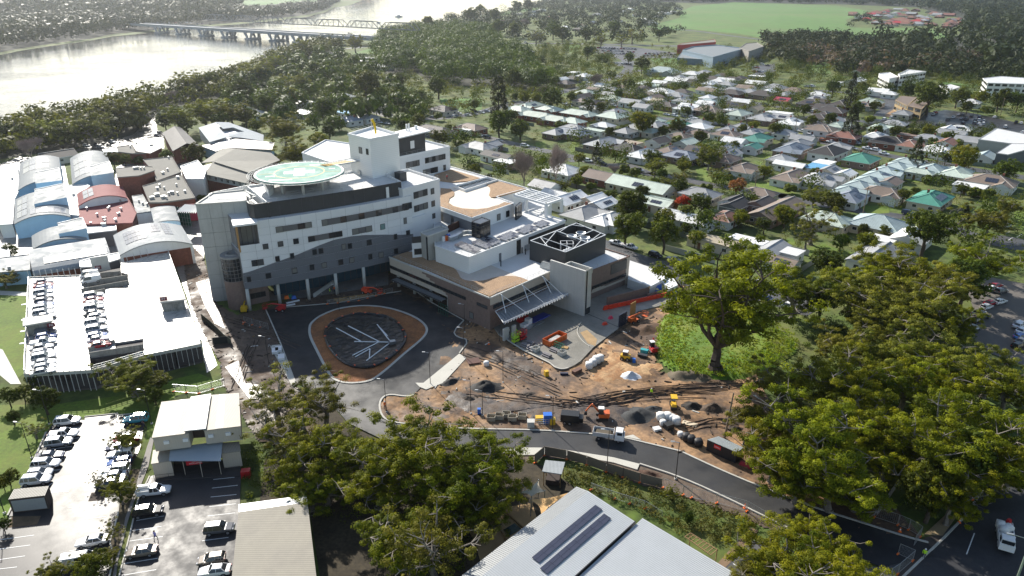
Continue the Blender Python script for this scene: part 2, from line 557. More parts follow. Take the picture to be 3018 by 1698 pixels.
lot('car_park','J:680,520 690,430 860,445 1290,472 1440,372 1650,335 2000,380 2290,440 2640,520 2640,700 2480,640 2230,565 1990,625 1750,585 1300,545 900,555',0.10,ASPHD)
lot('car_park','2:1890,370 2000,340 2250,360 2530,400 2540,440 2300,440 2080,440 1950,420',0.10,ASPH)
lot('car_park','2:2030,470 2200,460 2290,480 2140,500 2060,500',0.10,ASPH)
lot('car_park','6:2130,700 2300,640 2575,690 2700,700 2700,1350 2300,1210 2130,1060 2200,900',0.10,mat('brown_asphalt',(0.13,0.115,0.10),0.8,0.1,0.2,0.1,3))
lot('car_park','6:2340,330 2400,325 2700,380 2700,480 2330,400',0.10,ASPH)
lot('car_park','3:520,500 700,480 700,560 540,590',0.10,ASPH)
lot('yard','1:540,1140 650,1100 1000,1020 1090,930 1170,880 1190,1000 1235,1010 1240,1120 900,1130 700,1150',0.09,mat('wet_road',(0.09,0.085,0.08),0.33,0.2,0.1,0.1,3,rvar=0.12))
lot('yard','1:0,1500 0,1240 150,1180 480,1210 520,1420 860,1400 880,1260 1100,1160 1350,1180 1500,1260 1640,1220 1560,1449 4:1600,60 1500,760 1620,1000 1450,900 1280,440 900,450 200,640 0,720',0.05,
 mat('courtyard_paving',(0.20,0.19,0.18),0.45,0.2,0.1,0.1,3,rvar=0.15))
lot('field','3:-30,95 80,45 380,18 800,28 1150,42 1330,70 1430,95 1230,150 1260,205 1500,215 1850,212 2040,285 1720,315 1450,300 1150,280 800,300 620,290 420,255 0,215',0.04,GRASSF)
lot('field','1:1490,52 1700,20 1890,0 2360,-30 2560,-20 2420,45 2330,60 2080,80 1900,70 1700,72',0.04,GRASSF)
lot('field','2:2300,200 2420,170 2575,130 2640,200 2575,230 2400,222',0.04,GRASSF)
for s in ('2:1440,505 1600,505 1630,545 1600,575 1480,585','2:1720,345 1800,340 1790,390 1720,400','2:740,745 1060,745 1060,860 900,840 760,790','2:2330,440 2530,430 2545,500 2380,490',
          '2:1180,110 1310,80 1480,55 1500,70 1320,100 1200,118','3:1180,395 1330,385 1400,440 1330,520 1180,500 1030,490','3:2260,550 2560,520 2600,590 2280,600','3:1920,610 2060,630 2240,640 2200,665 1960,640',
          '3:930,470 1100,480 1120,560 980,540','2:60,410 200,372 285,380 260,410','2:530,235 660,230 660,260 540,262','2:820,235 1000,220 960,262 860,260'):
 sheet('lawn',pts(s),0.03,GRASSF,'structure')
for s in ('K:745,880 980,795 1090,815 1080,850 860,880 800,960 735,1010 715,940','K:310,880 430,870 450,960 320,940','6:860,455 1060,390 1200,440 1380,480 1330,495 900,480','6:720,370 830,350 860,400 760,400',
          'L:1480,950 1700,960 2080,1100 2080,1120 1600,1020','L:840,920 960,780 1000,920 1040,950','L:860,790 960,780 860,900','J:1200,1110 1390,1120 1340,1200 1200,1180',
          '6:1330,110 1560,100 1560,160 1400,170','J:660,735 720,730 870,770 850,790','J:230,670 480,720 470,735 220,690','L:1560,640 1680,610 1760,690 1600,670','L:1500,700 1640,710 1600,750','J:2200,1290 2350,1320 2380,1340 2230,1360','6:2500,150 2600,130 2620,320 2500,260',
          'K:2180,290 2400,300 2370,330 2200,320','K:1690,500 1820,500 1810,560 1700,550','L:340,100 450,110 430,160 350,150','K:1320,1250 1600,1260 1480,1310 1400,1300','K:2200,1200 2320,1190 2400,1350 2240,1310',
          'C:2060,330 2210,390 2090,350','K:1540,140 2060,70 2000,110 1700,140 1560,200'):
 sheet('lawn',pts(s),0.035,GRASS,'structure')
# lawns round the near car parks
lot('lawn','7:-400,300 0,160 440,150 1100,60 1330,-40 1500,-80 1700,0 1320,90 1150,400 1100,420 1120,215 900,222 640,250 420,265 350,370 180,760 60,1000 -300,1100',0.02,GRASS)
lot('lawn','4:-300,700 0,770 215,790 190,1360 140,1400 0,1180 -300,1000',0.025,GRASS)
lot('lawn','4:1500,960 1560,980 1750,1130 1740,1300 1640,1340 1540,1160',0.03,GRASS)
lot('path','4:-200,735 210,755 205,785 -200,770',0.04,CONCL)
lot('path','4:-100,1150 20,1190 160,1449 80,1449 -100,1300',0.045,CONCL)
# near car parks (bottom left), footpath between them
lot('car_park','7:640,250 890,225 895,240 1100,218 1060,480 985,640 900,900 890,1000 830,1200 860,1300 820,1500 -500,1500 -400,1250 70,1010 150,990 60,1000 180,765 350,370 420,270 640,272',0.10,ASPHD)
lot('car_park','7:1150,690 1820,670 1810,900 1790,1060 1765,1500 890,1500 1040,890 1130,700',0.11,mat('lot_asphalt',(.05,.048,.05),.5,.2,.2,.1,4,spec=.2,rvar=.08))
lot('path','7:1135,400 1160,420 1120,620 1060,770 1010,890 960,1050 930,1180 890,1330 870,1500 840,1500 880,1300 930,1100 945,1010 1000,850 1060,640 1110,470',0.12,mat('old_path',(0.20,0.185,0.17),0.75,0.15,0.3,0.1))
lot('garden_bed','7:985,640 1060,640 945,1010 930,1100 880,1300 850,1500 840,1300 830,1200 890,1000 900,900',0.105,mat('mulch',(0.07,0.055,0.03),0.95,0.3,0.6,0.3))
lot('garden_bed','7:690,820 790,810 790,875 665,885',0.115,SOILD)
lot('garden_bed','7:60,1085 90,1000 310,995 280,1060',0.115,mat('leaf_mulch',(0.12,0.08,0.045),0.95,0.3,0.8,0.3))
def linemark(name,segs,wd,z):
 b = MB()
 for a,c in segs:
  d = (c - a);d.z = 0
  n = Vector((-d.y,d.x,0)).normalized() * wd / 2
  b.face([(p.x,p.y,z) for p in (a - n,c - n,c + n,a + n)])
 return b.build(name,LINE,kind='structure')
segs = []
for s in ('385,825 520,815','370,770 440,725','520,940 655,925','635,952 830,932','605,1028 800,1005','580,1103 735,1090','0,1180 260,1145','-40,1255 230,1220','-40,1335 190,1302','525,1265 690,1235','-40,1405 130,1385','1000,1110 1220,1078','975,1190 1230,1155','935,1360 1190,1320','920,1449 1180,1405',
          '1610,725 1770,708','1600,790 1795,768','1590,857 1785,838','1580,930 1780,908','1570,1000 1775,977','1525,1188 1725,1162','1030,1035 1240,1000','415,345 610,330','400,430 600,410','350,500 545,475','290,590 490,562','250,670 460,650','210,735 400,715'):
 a,c = pts('7:' + s)
 segs.append((a,c))
linemark('bay_lines',segs,0.12,0.124)
segs = [tuple(pts('9:' + s)) for s in ('490,1245 570,1300','380,1360 480,1420','325,1420 400,1470','590,1190 650,1240','2200,1130 2140,1290')]
linemark('bay_lines',segs,0.14,0.124)
segs = [tuple(pts('6:' + s)) for s in ('2520,345 2560,320','2430,320 2470,300','2450,370 2490,345')]
linemark('bay_lines',segs,0.14,0.124)
# ------------------------------------------------------------------ the building site
RDIRT = mat('site_dirt',(0.10,0.06,0.037),0.8,0.25,0.10,0.35,1.3,bump=0.8,bsc=2.5,rvar=0.2,rsc=0.15,dirt=((0.035,0.023,0.018),0.9,0.13),col2=(0.33,0.19,0.09))
def zd(x,y):
 r = 0.10 * nz(x,y,0.25) + 0.07 * nz(x,y,0.8,5) + 0.05 * abs(math.sin((x * 0.8 + y * 0.55 + 2.2 * nz(x,y,0.07,9)) * 2.6)) * (1 if nz(x,y,0.06,3) > -0.1 else 0)
 return max(0.045,0.15 + r)
SITE = pts('S:1150,1235 1180,1200 1215,1130 1290,1080 1330,985 1420,930 1500,880 1700,860 1900,830 2030,845 2000,930 1930,1040 1935,1095 2080,1125 2230,1105 2280,1210 2320,1330 2480,1430 2640,1500 2720,1590 2500,1560 2390,1500 2030,1345 1850,1292 1700,1275 1430,1268 1250,1262')
gridsheet('dirt_ground',SITE,0.45,zd,RDIRT)
AVOID_P.append(SITE)
SITE2 = pts('S:540,700 600,760 640,900 700,930 800,905 900,870 1010,850 1110,835 1160,800 1230,830 1400,930 1420,960 1330,985 1215,895 1130,860 1000,900 860,925 790,912 830,1040 880,1160 930,1260 900,1340 760,1300 700,1200 655,1130 650,1070 600,985 565,900 545,800')
gridsheet('dirt_ground',SITE2,0.5,zd,mat('wet_site_dirt',(0.075,0.05,0.036),0.78,0.3,0.15,0.3,1.2,bump=0.6,bsc=2.5,rvar=0.25,rsc=0.14,dirt=((0.16,0.11,0.07),0.8,0.2)))
AVOID_P.append(SITE2)
VERGE = pts('8:1060,490 1330,487 1700,505 2050,560 2250,610 2575,715 9:400,905 800,1105 700,1120 400,990 0,850 8:2440,810 2270,770 2000,640 1700,570 1530,560 1400,600 1100,560')
gridsheet('dirt_ground',VERGE,0.45,lambda x,y: 0.10 + 0.05 * nz(x,y,0.5),mat('verge_dirt',(0.12,0.085,0.06),0.9,0.3,0.3,0.3,1.5,bump=0.5,bsc=3))
AVOID_P.append(VERGE)
# the new road, forecourt and the street it runs into
ROADP = pts('E:655,540 830,940 1000,1390 8:-100,120 50,300 300,420 700,492 1100,490 1330,487 1700,505 2050,560 2250,610 9:0,715 400,900 800,1100 1150,1260 1500,1390 1900,1300 1850,1205 1680,1162 1250,1022 1000,945 400,710 0,525 8:2350,465 2100,405 1900,385 1500,355 1060,348 700,335 420,300 310,270 280,150 340,80 500,105 545,90 610,20 5:890,1225 965,1125 870,1100 845,1060 925,975 700,850 E:2560,480 2250,320 1900,380 1500,462 900,512')
sheet('asphalt_road',ROADP,0.215,ASPHN)
AVOID_P.append(ROADP)
STREET = pts('9:2440,540 2130,1000 1975,1160 1600,1520 2200,1700 2800,1700 2800,500 2600,420')
sheet('street',STREET,0.10,mat('shaded_street',(0.026,0.026,0.03),0.75,0.2,0.2,0.15,3,dirt=((0.09,0.09,0.09),0.5,0.15)))  # tree shade over the street is put into this darker asphalt colour
AVOID_P.append(STREET)
sheet('street',pts('9:1850,1205 2080,1040 1975,1160 1600,1520 1500,1390'),0.13,ASPH)
KERB = mat('kerb_concrete',(0.46,0.44,0.39),0.8,0.1,0.6,0.1,4)
def kerb(P,wd=0.28,z0=0.1,z1=0.34,closed=False,sm=2):
 P = smooth_pts(P,sm,closed)
 b = MB()
 if closed: P = P + [P[0]]
 l,r = strip(P,wd)
 n = len(P)
 for i in range(n - 1):
  a,c,d,e = [(q[0],q[1]) for q in (r[i],r[i + 1],l[i + 1],l[i])]
  b.face([(*a,z1),(*c,z1),(*d,z1),(*e,z1)])
  b.face([(*a,z0),(*c,z0),(*c,z1),(*a,z1)])
  b.face([(*d,z0),(*e,z0),(*e,z1),(*d,z1)])
 return b.build('kerb',KERB,kind='structure')
ISL = smooth_pts(pts('E:1170,740 1200,690 1300,610 1500,530 1700,500 1900,495 2100,520 2300,580 2450,650 2540,730 2560,800 2500,890 2300,1050 2100,1230 1950,1350 1850,1395 1650,1415 1500,1390 1420,1330 1340,1190 1250,1010 1170,850'),2,True)
kerb(ISL,0.55,0.1,0.36,True,0)
kerb(pts('8:2575,520 9:0,525 400,710 1000,945 1250,1022 1680,1162 1850,1205'),0.32)
kerb(pts('8:420,300 700,335 1060,348 1500,355 1900,385 2100,405 2350,465 2575,520'),0.32)
kerb(pts('8:420,300 310,270 280,150 340,80 500,105 545,90'),0.35)
kerb(pts('8:2250,610 9:0,715 400,900 800,1100 1150,1260'),0.28)
kerb(pts('5:890,1225 965,1125 870,1100 845,1060 925,975'),0.25,sm=1)
kerb(pts('5:925,975 700,850 480,700'),0.2,sm=0)
kerb(pts('E:655,540 830,940 1000,1390'),0.25,sm=0)
kerb(pts('E:900,512 1500,462 1900,380 2250,322'),0.2,sm=0)
kerb(pts('9:2440,540 2130,1000 1975,1160 1600,1520'),0.3,0.05,0.26,sm=0)
kerb(pts('7:350,370 180,760 60,1000'),0.25,0.05,0.3,sm=0)
kerb(pts('7:985,640 900,900 890,1000 830,1200 860,1300 820,1500'),0.2,0.05,0.24,sm=0)
kerb(pts('7:1130,700 1040,890 980,1150 890,1500'),0.2,0.05,0.24,sm=0)
kerb(pts('7:640,252 890,227 895,240 1100,220'),0.2,0.05,0.25,sm=0)
PATHM = mat('new_path_concrete',(0.50,0.48,0.42),0.8,0.06,0.3,0.06,4)
def slabpath(s,z0,z1,m=PATHM):
 b = MB().prism(pts(s),z0,z1)
 return b.build('footpath',m,kind='structure')
slabpath('8:1190,520 1320,488 1500,489 1700,507 2050,562 2250,612 2232,655 2050,600 1850,565 1600,540 1350,545 1250,545',0.05,0.27)
slabpath('5:890,1228 942,1262 770,1449 8:640,50 590,30 560,0 5:620,1449',0.05,0.30)
slabpath('E:700,965 820,955 1010,1420 960,1440',0.05,0.28)
slabpath('8:2130,405 2200,390 2262,430',0.05,0.26)
slabpath('9:520,1090 570,1110 420,1290 250,1460 170,1460 360,1250',0.02,0.12,mat('brown_path',(0.20,0.13,0.075),0.85,0.15,0.4,0.15))
slabpath('9:1990,985 2060,1010 1960,1150 1820,1140',0.02,0.16,mat('sandy_path',(0.30,0.22,0.12),0.85,0.15,0.4,0.15))
slabpath('9:1830,1160 1975,1140 1700,1460 1600,1460',0.02,0.15,mat('dark_path',(0.075,0.06,0.05),0.85,0.15,0.4,0.15))
lot('car_park','9:160,1470 520,1170 560,1190 900,1330 1700,1400 1500,1520',0.10,ASPH)
# roundabout island: soil ring, black lined basin
ICX = sum(p.x for p in ISL) / len(ISL);ICY = sum(p.y for p in ISL) / len(ISL)
BAS = smooth_pts(pts('E:1345,830 1430,720 1570,650 1760,612 1950,622 2150,672 2255,780 2305,890 2268,990 2150,1110 1950,1235 1800,1250 1650,1225 1510,1140 1405,1000'),2,True)
def zisl(x,y):
 de = min(segdist((x,y),ISL[i - 1],ISL[i]) for i in range(len(ISL)))
 return 0.24 + 0.35 * min(1,de / 3) + 0.10 * nz(x,y,0.6)
ring = [p for p in ISL]
gridsheet('soil_island',ISL,0.4,zisl,SOILO)
def zbas(x,y):
 de = min(segdist((x,y),BAS[i - 1],BAS[i]) for i in range(len(BAS)))
 return 0.62 + (0.22 if de < 0.9 else 0.22 - 0.1 * min(1,(de - 0.9) / 1.2)) + 0.17 * nz(x,y,0.9,4) + 0.10 * nz(x,y,2.4)
gridsheet('lined_basin',BAS,0.28,zbas,BLKP,kind='stuff',label='black plastic lining sheet crumpled in the basin of the roundabout',cat='plastic lining')
RIM_ = [p + (p - Vector((ICX,ICY,0))).normalized() * 0.1 for p in BAS]
b = MB()
rr = random.Random(3)
for i in range(len(RIM_)):
 a = RIM_[i - 1];c = RIM_[i]
 b.tube((a.x,a.y,0.78 + rr.uniform(-.08,.08)),(c.x,c.y,0.78 + rr.uniform(-.08,.08)),0.34 + rr.uniform(-.06,.08),6)
tag(b.build('basin_rim',BLKP),'black plastic rolled rim round the basin of the roundabout','plastic rim')
for i,p in enumerate(RIM_):
 if i % 3 == 0 and rr.random() < .85:
  q = p + Vector((rr.uniform(-.1,.1),rr.uniform(-.1,.1),0))
  MB().box((q.x,q.y,1.16),(0.55,0.3,0.16),rr.uniform(0,3),taper=0.7).build('sandbag',mat('orange_bag',(0.75,0.16,0.07),0.7,0.2),label='small orange weight bag on the black rim of the roundabout basin',cat='sandbag',group='orange bags on the basin rim')
PIP = pts('E:1490,788 1780,945 1630,762 1990,946 1700,948 2120,955 1970,745 2115,935 2005,785 2090,880 1680,1112 1985,955 1712,1130 1880,1035 1885,1035 1878,1145 2118,965 1842,1176',0)
nm = ['long pipe from the far left of the basin','long pipe from the back of the basin','pipe lying straight across the middle to the pit','pipe slanting from the back to the pit','short loose pipe beside the back slanting one',
      'pipe slanting to the near left','short pipe beside the near left one','short pipe standing across the near pair','pipe from the pit to the near edge']
for i in range(9):
 a,c = PIP[2 * i],PIP[2 * i + 1]
 MB().tube((a.x,a.y,0.86),(c.x,c.y,0.86),0.13,8).build('drain_pipe',PVC,label='white ' + nm[i] + ' of the roundabout',cat='pipe',group='white drain pipes in the basin')
p = at('E',2150,965)
pit = MB().box((p.x,p.y,0.95),(1.5,1.3,0.9),R(20)).build('drain_pit',mat('pit_concrete',(0.12,0.12,0.12),0.7),label='dark concrete drain pit where the white pipes meet',cat='drain pit')
MB().box((p.x,p.y,1.43),(1.25,1.05,0.06),R(20)).build('grate',STEEL,pit)
# service deck on the right of the podium
DECK = smooth_pts(pts('G:40,905 330,1090 640,1240 ',0.4),0) + smooth_pts(pts('G:700,1290 790,1318 900,1285 1000,1220',0.4),2) + pts('G:1160,1050 1440,840 1560,735 1680,630 1960,560 2150,480 2080,370 1800,330 1560,250 1130,440 700,300 0,560 -60,760',0.4)
b = MB().prism(DECK,0.02,0.42)
b.build('service_deck',mat('deck_concrete',(0.24,0.225,0.19),0.5,0.15,0.15,0.1,3,rvar=0.2,rsc=0.13,dirt=((0.10,0.09,0.08),0.7,0.11)),kind='structure')
AVOID_P.append(DECK)
kerb([Vector((p.x,p.y,0)) for p in DECK[:12]],0.3,0.4,0.52,sm=0)
kerb(pts('G:1010,760 960,850 975,920 1040,1000 1110,1050',0.42),0.15,0.42,0.56)
P = pts('G:1050,645 1450,815',0.425)
linemark('deck_drain',[(P[0],P[1])],0.25,0.426).data.materials[0] = DARKM
P = pts('G:970,880 1150,1030 1090,900',0.43)
sheet('sand_spill',pts('G:1000,880 1080,850 1200,960 1180,1040 1090,1010',0.42),0.426,mat('sand_stain',(0.36,0.24,0.12),0.9,0.2,0.5,0.2))
# grassy mound under the old gum
MOUND = smooth_pts(pts('6:-130,900 60,880 350,850 560,950 800,1080 880,1200 760,1290 560,1400 300,1440 50,1400 -150,1330 -230,1150'),2,True)
MC = at('6',300,1130)
def zmound(x,y):
 de = min(segdist((x,y),MOUND[i - 1],MOUND[i]) for i in range(len(MOUND)))
 return 0.06 + 1.5 * (1 - math.exp(-de / 3.0)) + 0.12 * nz(x,y,0.4)
gridsheet('grass_mound',MOUND,0.6,zmound,mat('mound_grass',(0.10,0.185,0.010),0.9,0.35,0.2,0.3,2,bump=0.8,bsc=5,dirt=((0.22,0.17,0.035),0.8,0.12)))
AVOID_P.append(MOUND)
# spoil heaps
def heap(name,t,x,y,wx,wy,h,m,label,cat='heap',seed=1,rz=0.0,peaks=None):
 c = at(t,x,y)
 b = MB()
 n,k = 22,8
 pk = peaks or [(0,0,1)]
 for j in range(k + 1):
  for i in range(n):
   r = j / k;a = 2 * math.pi * i / n
   u,v = r * math.cos(a),r * math.sin(a)
   z = max(p[2] * math.exp(-((u - p[0]) ** 2 + (v - p[1]) ** 2) * 4.5) for p in pk)
   z = .8 * h * max(0,z * (1 - r ** 4)) + (0.3 * h * nz(u * 3 + seed,v * 3,1.1) * (1 - r) + .1 * h * nz(u * 8 + seed,v * 8,1.1) if r < .95 else 0)
   X,Y = u * wx / 2,v * wy / 2
   b.v.append((c.x + X * math.cos(rz) - Y * math.sin(rz),c.y + X * math.sin(rz) + Y * math.cos(rz),0.08 + max(0,z)))
 for j in range(k):
  for i in range(n):
   q = (i + 1) % n
   b.f.append((j * n + i,(j + 1) * n + i,(j + 1) * n + q,j * n + q));b.m.append(0)
 return b.build(name,m,None,True,label=label,cat=cat)
heap('sand_heap','6',40,1395,9,6,1.6,SANDP,'grey sand heap with steep front beside the grassy mound',seed=2,peaks=[(-.3,0,1),(.25,.1,.9)])
heap('sand_heap','6',150,1412,6.5,4.5,1.1,SANDP,'lower grey sand heap at the end of the bigger one',seed=5)
heap('gravel_heap','8',2230,250,8,7,1.7,BLKG,'black gravel heap behind the tipper truck',seed=3,peaks=[(-.2,-.1,1),(.3,.35,.7)])
heap('gravel_heap','8',2360,190,5.5,3.2,0.7,BLKG,'flat spread of black gravel below the worker in yellow',seed=4)
heap('asphalt_heap','8',1090,30,9,6.5,1.8,mat('black_soil',(0.014,0.013,0.013),0.8,0.3,0.5,0.3,3,bump=0.8,bsc=4),'black soil heap between the footpath and the lamp posts',seed=6)
heap('soil_heap','8',960,120,5,4,0.9,SOILD,'small brown soil heap beside the black one',seed=7)
heap('soil_heap','8',820,-10,7,3.5,0.9,mat('black_soil',(0,0,0)),'long black soil ridge along the footpath',seed=8,rz=R(40))
heap('rubble_heap','9',80,175,5.5,4,1.2,mat('burnt_soil',(0.02,0.016,0.013),0.9,0.3,1,0.3),'charred earth heap beside the rubble pile',seed=9)
heap('rubble_heap','9',225,195,7,5,1.6,mat('rubble_earth',(0.075,0.05,0.032),0.9,0.4,1.0,0.5,3,bump=1.0,bsc=3),'brown rubble pile of broken stone near the leaning pole',seed=10)
heap('soil_heap','9',400,345,4.2,2.6,0.8,SOILD,'dark soil heap beside the leaning timber pole',seed=11)
heap('soil_heap','9',490,215,8,4,1.1,mat('root_soil',(0.045,0.028,0.02),0.9,0.4,0.6,0.4,3,bump=0.8,bsc=3),'dark soil bank at the edge of the gum trees',seed=12)
heap('soil_heap','8',2140,690,7.5,2.2,0.7,mat('red_soil',(0.07,0.035,0.02),0.9,0.3,0.5,0.3,3,bump=0.6,bsc=4),'reddish soil ridge beside the pale footpath',seed=13,rz=R(-22))
heap('soil_heap','8',2330,680,4.5,2,0.6,mat('red_soil',(0,0,0)),'shorter reddish soil ridge at the end of the footpath',seed=14,rz=R(-25))
heap('soil_heap','G',1780,850,12,9,1.2,mat('dug_soil',(0.085,0.045,0.022),0.9,0.3,0.4,0.3,2,bump=0.6,bsc=3),'brown excavated earth bank behind the orange boom lift',seed=15,rz=R(20))
heap('soil_heap','8',1420,80,5,2.5,0.5,SOILD,'low dark soil mound in the middle of the site',seed=16)
sheet('wet_mud',pts('4:1480,690 1580,660 1600,800 1650,900 1700,1040 1620,1000 1540,850'),0.27,mat('wet_mud',(0.11,0.085,0.065),0.36,0.3,0.3,0.2,rvar=0.14,rsc=0.5))
sheet('wet_mud',pts('4:1700,1330 1800,1280 1850,1449 7:1990,20 1950,120 1880,120'),0.29,mat('wet_mud',(0,0,0)))
OSP = smooth_pts(pts('G:1180,1010 1330,1000 1450,1100 1560,1180 1720,1260 1900,1230 2000,1290 1880,1380 1700,1440 1500,1450 1250,1520 1050,1450 1040,1380 1200,1250 1290,1180'),2,True)
def zos(x,y):
 de = min(segdist((x,y),OSP[i - 1],OSP[i]) for i in range(len(OSP)))
 return .08 + .26 * min(1,de / 2.2 + .5 * nz(x,y,.5)) + .05 * nz(x,y,1.2)
gridsheet('orange_sand',OSP,.4,zos,mat('orange_sand',(0.30,0.15,0.06),0.85,0.2,0.3,0.3,2,bump=0.5,bsc=3,col2=(.44,.28,.14)))
sheet('plywood_walkway',pts('E:1450,410 1900,345 1950,375 1500,462'),0.23,PLYW)
# wheel ruts across the site: raised tracks of churned soil
RUTM = mat('churned_soil',(.06,.04,.028),.7,.3,.5,.4,3,bump=1,bsc=4,rvar=.2)
rk = random.Random(14)
for k,(s,n) in enumerate((('8:1100,250 1500,200 1900,120 2300,60 9:200,20 600,10',5),('8:900,40 1300,100 1700,150 2100,180 2300,100',4),('G:1250,960 1400,900 1560,830',6),('8:1650,120 1900,170 2150,90 9:0,60 300,60',5),('E:150,640 700,800 1100,960',4),('E:560,870 420,1150 330,1449',5),('5:950,1190 1250,1300 1500,1420 8:1700,60',5),('9:450,330 250,270 60,330 8:2400,330',4))):
 P = smooth_pts(pts(s),2);b = MB()
 for j in range(n):
  o_ = (j - n / 2) * rk.uniform(.7,1.0);l_,r_ = strip([p + Vector((o_ * .5 + .5 * nz(p.x,p.y,.3,j * 3.1),o_ + .5 * nz(p.x,p.y,.25,j * 2.3),0)) for p in P],rk.uniform(.16,.32))
  a = rk.randint(0,len(P) // 3);c = rk.randint(2 * len(P) // 3,len(P) - 1)
  for i in range(a,c):
   q = [(*l_[i][:2],.26),(*l_[i + 1][:2],.26),(*r_[i + 1][:2],.26),(*r_[i][:2],.26)];t = [((x0 + x1) / 2,(y0 + y1) / 2,.36) for (x0,y0,_),(x1,y1,_) in ((q[0],q[3]),(q[1],q[2]))]
   b.face((q[0],q[1],t[1],t[0]));b.face((t[0],t[1],q[2],q[3]))
 b.build('wheel_ruts',RUTM,kind='stuff',label='dark wheel ruts churned into the dirt of the building site',cat='wheel ruts')
# broken bits, offcuts and stones lying about the site
for P,n,lb in ((SITE,420,'scattered stones, offcuts and clods on the building site dirt'),(SITE2,320,'scattered debris and clods on the wet dirt beside the hospital')):
 b = MB();xs = [p.x for p in P];ys = [p.y for p in P]
 while len(b.f) < n * 6:
  p = (rk.uniform(min(xs),max(xs)),rk.uniform(min(ys),max(ys)))
  if not inside(p,P) or inside(p,DECK) or inside(p,ROADP): continue
  L_ = rk.choice((.2,.3,.4,.6,1.6));b.box((p[0],p[1],.24),(L_,rk.uniform(.1,.35),rk.uniform(.06,.3)),rk.uniform(0,3),rk.choice((0,0,0,0,1,2)),taper=.8)
 b.build('debris',[SOILD,TIMBER,CONCL],kind='stuff',label=lb,cat='debris')
# ground under the woods and planting
LITTER = mat('leaf_litter',(.022,.024,.012),.95,.3,.05,.3,.5)
for s,z in (('S:-400,195 0,154 60,143 156,128 273,113 330,100 395,95 470,86 560,76 700,66 800,56 905,44 960,30 985,15 900,5 700,22 560,6 300,2 0,1 -400,1',.05),('S:2570,130 2820,110 2860,60 2700,22 2450,12 2250,14 1900,6 1700,2 1650,-2 3400,-2 3400,240 3050,230 2900,215 2800,190 2650,160',.05),('2:290,310 480,262 700,235 1130,255 1180,400 1330,440 1440,560 1600,640 1450,690 1250,640 1100,650 850,650 640,615 560,540 340,600 300,450',.05),('S:-300,440 0,389 120,359 240,349 330,322 430,306 500,294 560,272 640,244 760,204 850,162 950,132 1010,140 860,185 780,225 700,262 620,300 480,320 430,370 400,400 300,420 200,440 0,470',.02)): sheet('woodland_floor',pts(s),z,LITTER)
sheet('garden_bed',pts('E:1010,1440 960,1440 8:-250,300 7:2000,560 1960,900 2330,900 2420,1500 8:1000,1449 1250,1190 1480,1030 1700,840 1760,780 1530,620 1300,560 1100,500 700,498 300,428 50,306 -100,126'),.06,mat('dark_mulch',(.045,.035,.02),.95,.4,.3,.4,2))
gridsheet('dirt_ground',pts('8:300,262 296,150 350,92 500,112 545,100 640,150 900,250 1060,330 700,322 430,288'),.4,lambda x,y: .20 + .1 * nz(x,y,.6),RDIRT)
MUDM = mat('dark_mud',(.038,.026,.02),.6,.3,.3,.4,2,bump=.8,bsc=3,rvar=.2,col2=(.085,.055,.036))
for s in ('8:720,40 1000,90 1350,120 1700,150 2050,140 2200,180 2280,330 1950,340 1600,300 1250,240 1000,240 800,170','G:-40,1010 300,1150 600,1300 560,1420 200,1330 -150,1200','9:200,230 480,160 620,230 480,330 250,300'):
 MP_ = smooth_pts(pts(s),2,True)
 gridsheet('mud_patch',MP_,.45,lambda x,y: .14 + .26 * min(1,min(segdist((x,y),MP_[i - 1],MP_[i]) for i in range(len(MP_))) / 3.0 + .6 * nz(x,y,.4)) + .09 * nz(x,y,.9),MUDM)
# ------------------------------------------------------------------ faces: helpers for vertical walls
def vface(a,b,t,x,y):
 """(distance along a->b, height) of a tile point lying on the vertical wall through a and b"""
 sx,sy = spx(t,x,y)
 A = (sx - CXP) / FPX;B = -(sy - CYP) / FPX
 d = (A,CPI + B * SPI,-SPI + B * CPI)
 ex,ey = b[0] - a[0],b[1] - a[1]
 L_ = math.hypot(ex,ey);ex /= L_;ey /= L_
 k = (a[0] * ey - a[1] * ex) / (d[0] * ey - d[1] * ex)
 return ((d[0] * k - a[0]) * ex + (d[1] * k - a[1]) * ey,CAMH + d[2] * k)
def fpt(a,b,u,z,off=0.0):
 """point on wall a->b at u, z; off is towards the right-hand side of a->b"""
 e = Vector((b[0] - a[0],b[1] - a[1],0)).normalized()
 return Vector((a[0],a[1],0)) + e * u + Vector((e.y,-e.x,0)) * off + Vector((0,0,z))
def fbox(m,a,b,u0,u1,z0,z1,off=0.0,th=0.1,mi=0):
 c = fpt(a,b,(u0 + u1) / 2,(z0 + z1) / 2,off)
 m.box(c,(abs(u1 - u0),th,z1 - z0),math.atan2(b[1] - a[1],b[0] - a[0]),mi)
 return m
FRAME = mat('window_frame_dark',(0.025,0.025,0.028),0.5)
PALE_PANE = mat('blind_reflection',(.17,.17,.16),.5,.1)
PANES = [GLASS,PALE_PANE,GLASS,mat('curtain_reflection',(.075,.08,.085),.2,.2),GLASS]  # varied reflections put into the pane colours, along with blinds and curtains
FRAMEW = mat('window_frame_white',(0.7,0.7,0.68),0.5)
def win(parent,a,b,u0,u1,z0,z1,off=0.06,n=1,fm=None,pm=None,fr=0.07,sub=True):
 m = MB()
 fbox(m,a,b,u0,u1,z0,z0 + fr,off,0.14)
 fbox(m,a,b,u0,u1,z1 - fr,z1,off,0.14)
 for i in range(n + 1):
  u = u0 + (u1 - u0 - fr) * i / n
  fbox(m,a,b,u,u + fr,z0 + fr,z1 - fr,off,0.13)
 w_ = m.build('window',fm or FRAME,parent)
 m = MB()
 fbox(m,a,b,u0 + fr,u1 - fr,z0 + fr,z1 - fr,off - 0.02,0.06)
 m.build('pane',pm or PANES[int(abs(u0 * 7.3 + z0 * 3.1 + a[0] * 1.7)) % 5],w_ if sub else parent)
 return w_
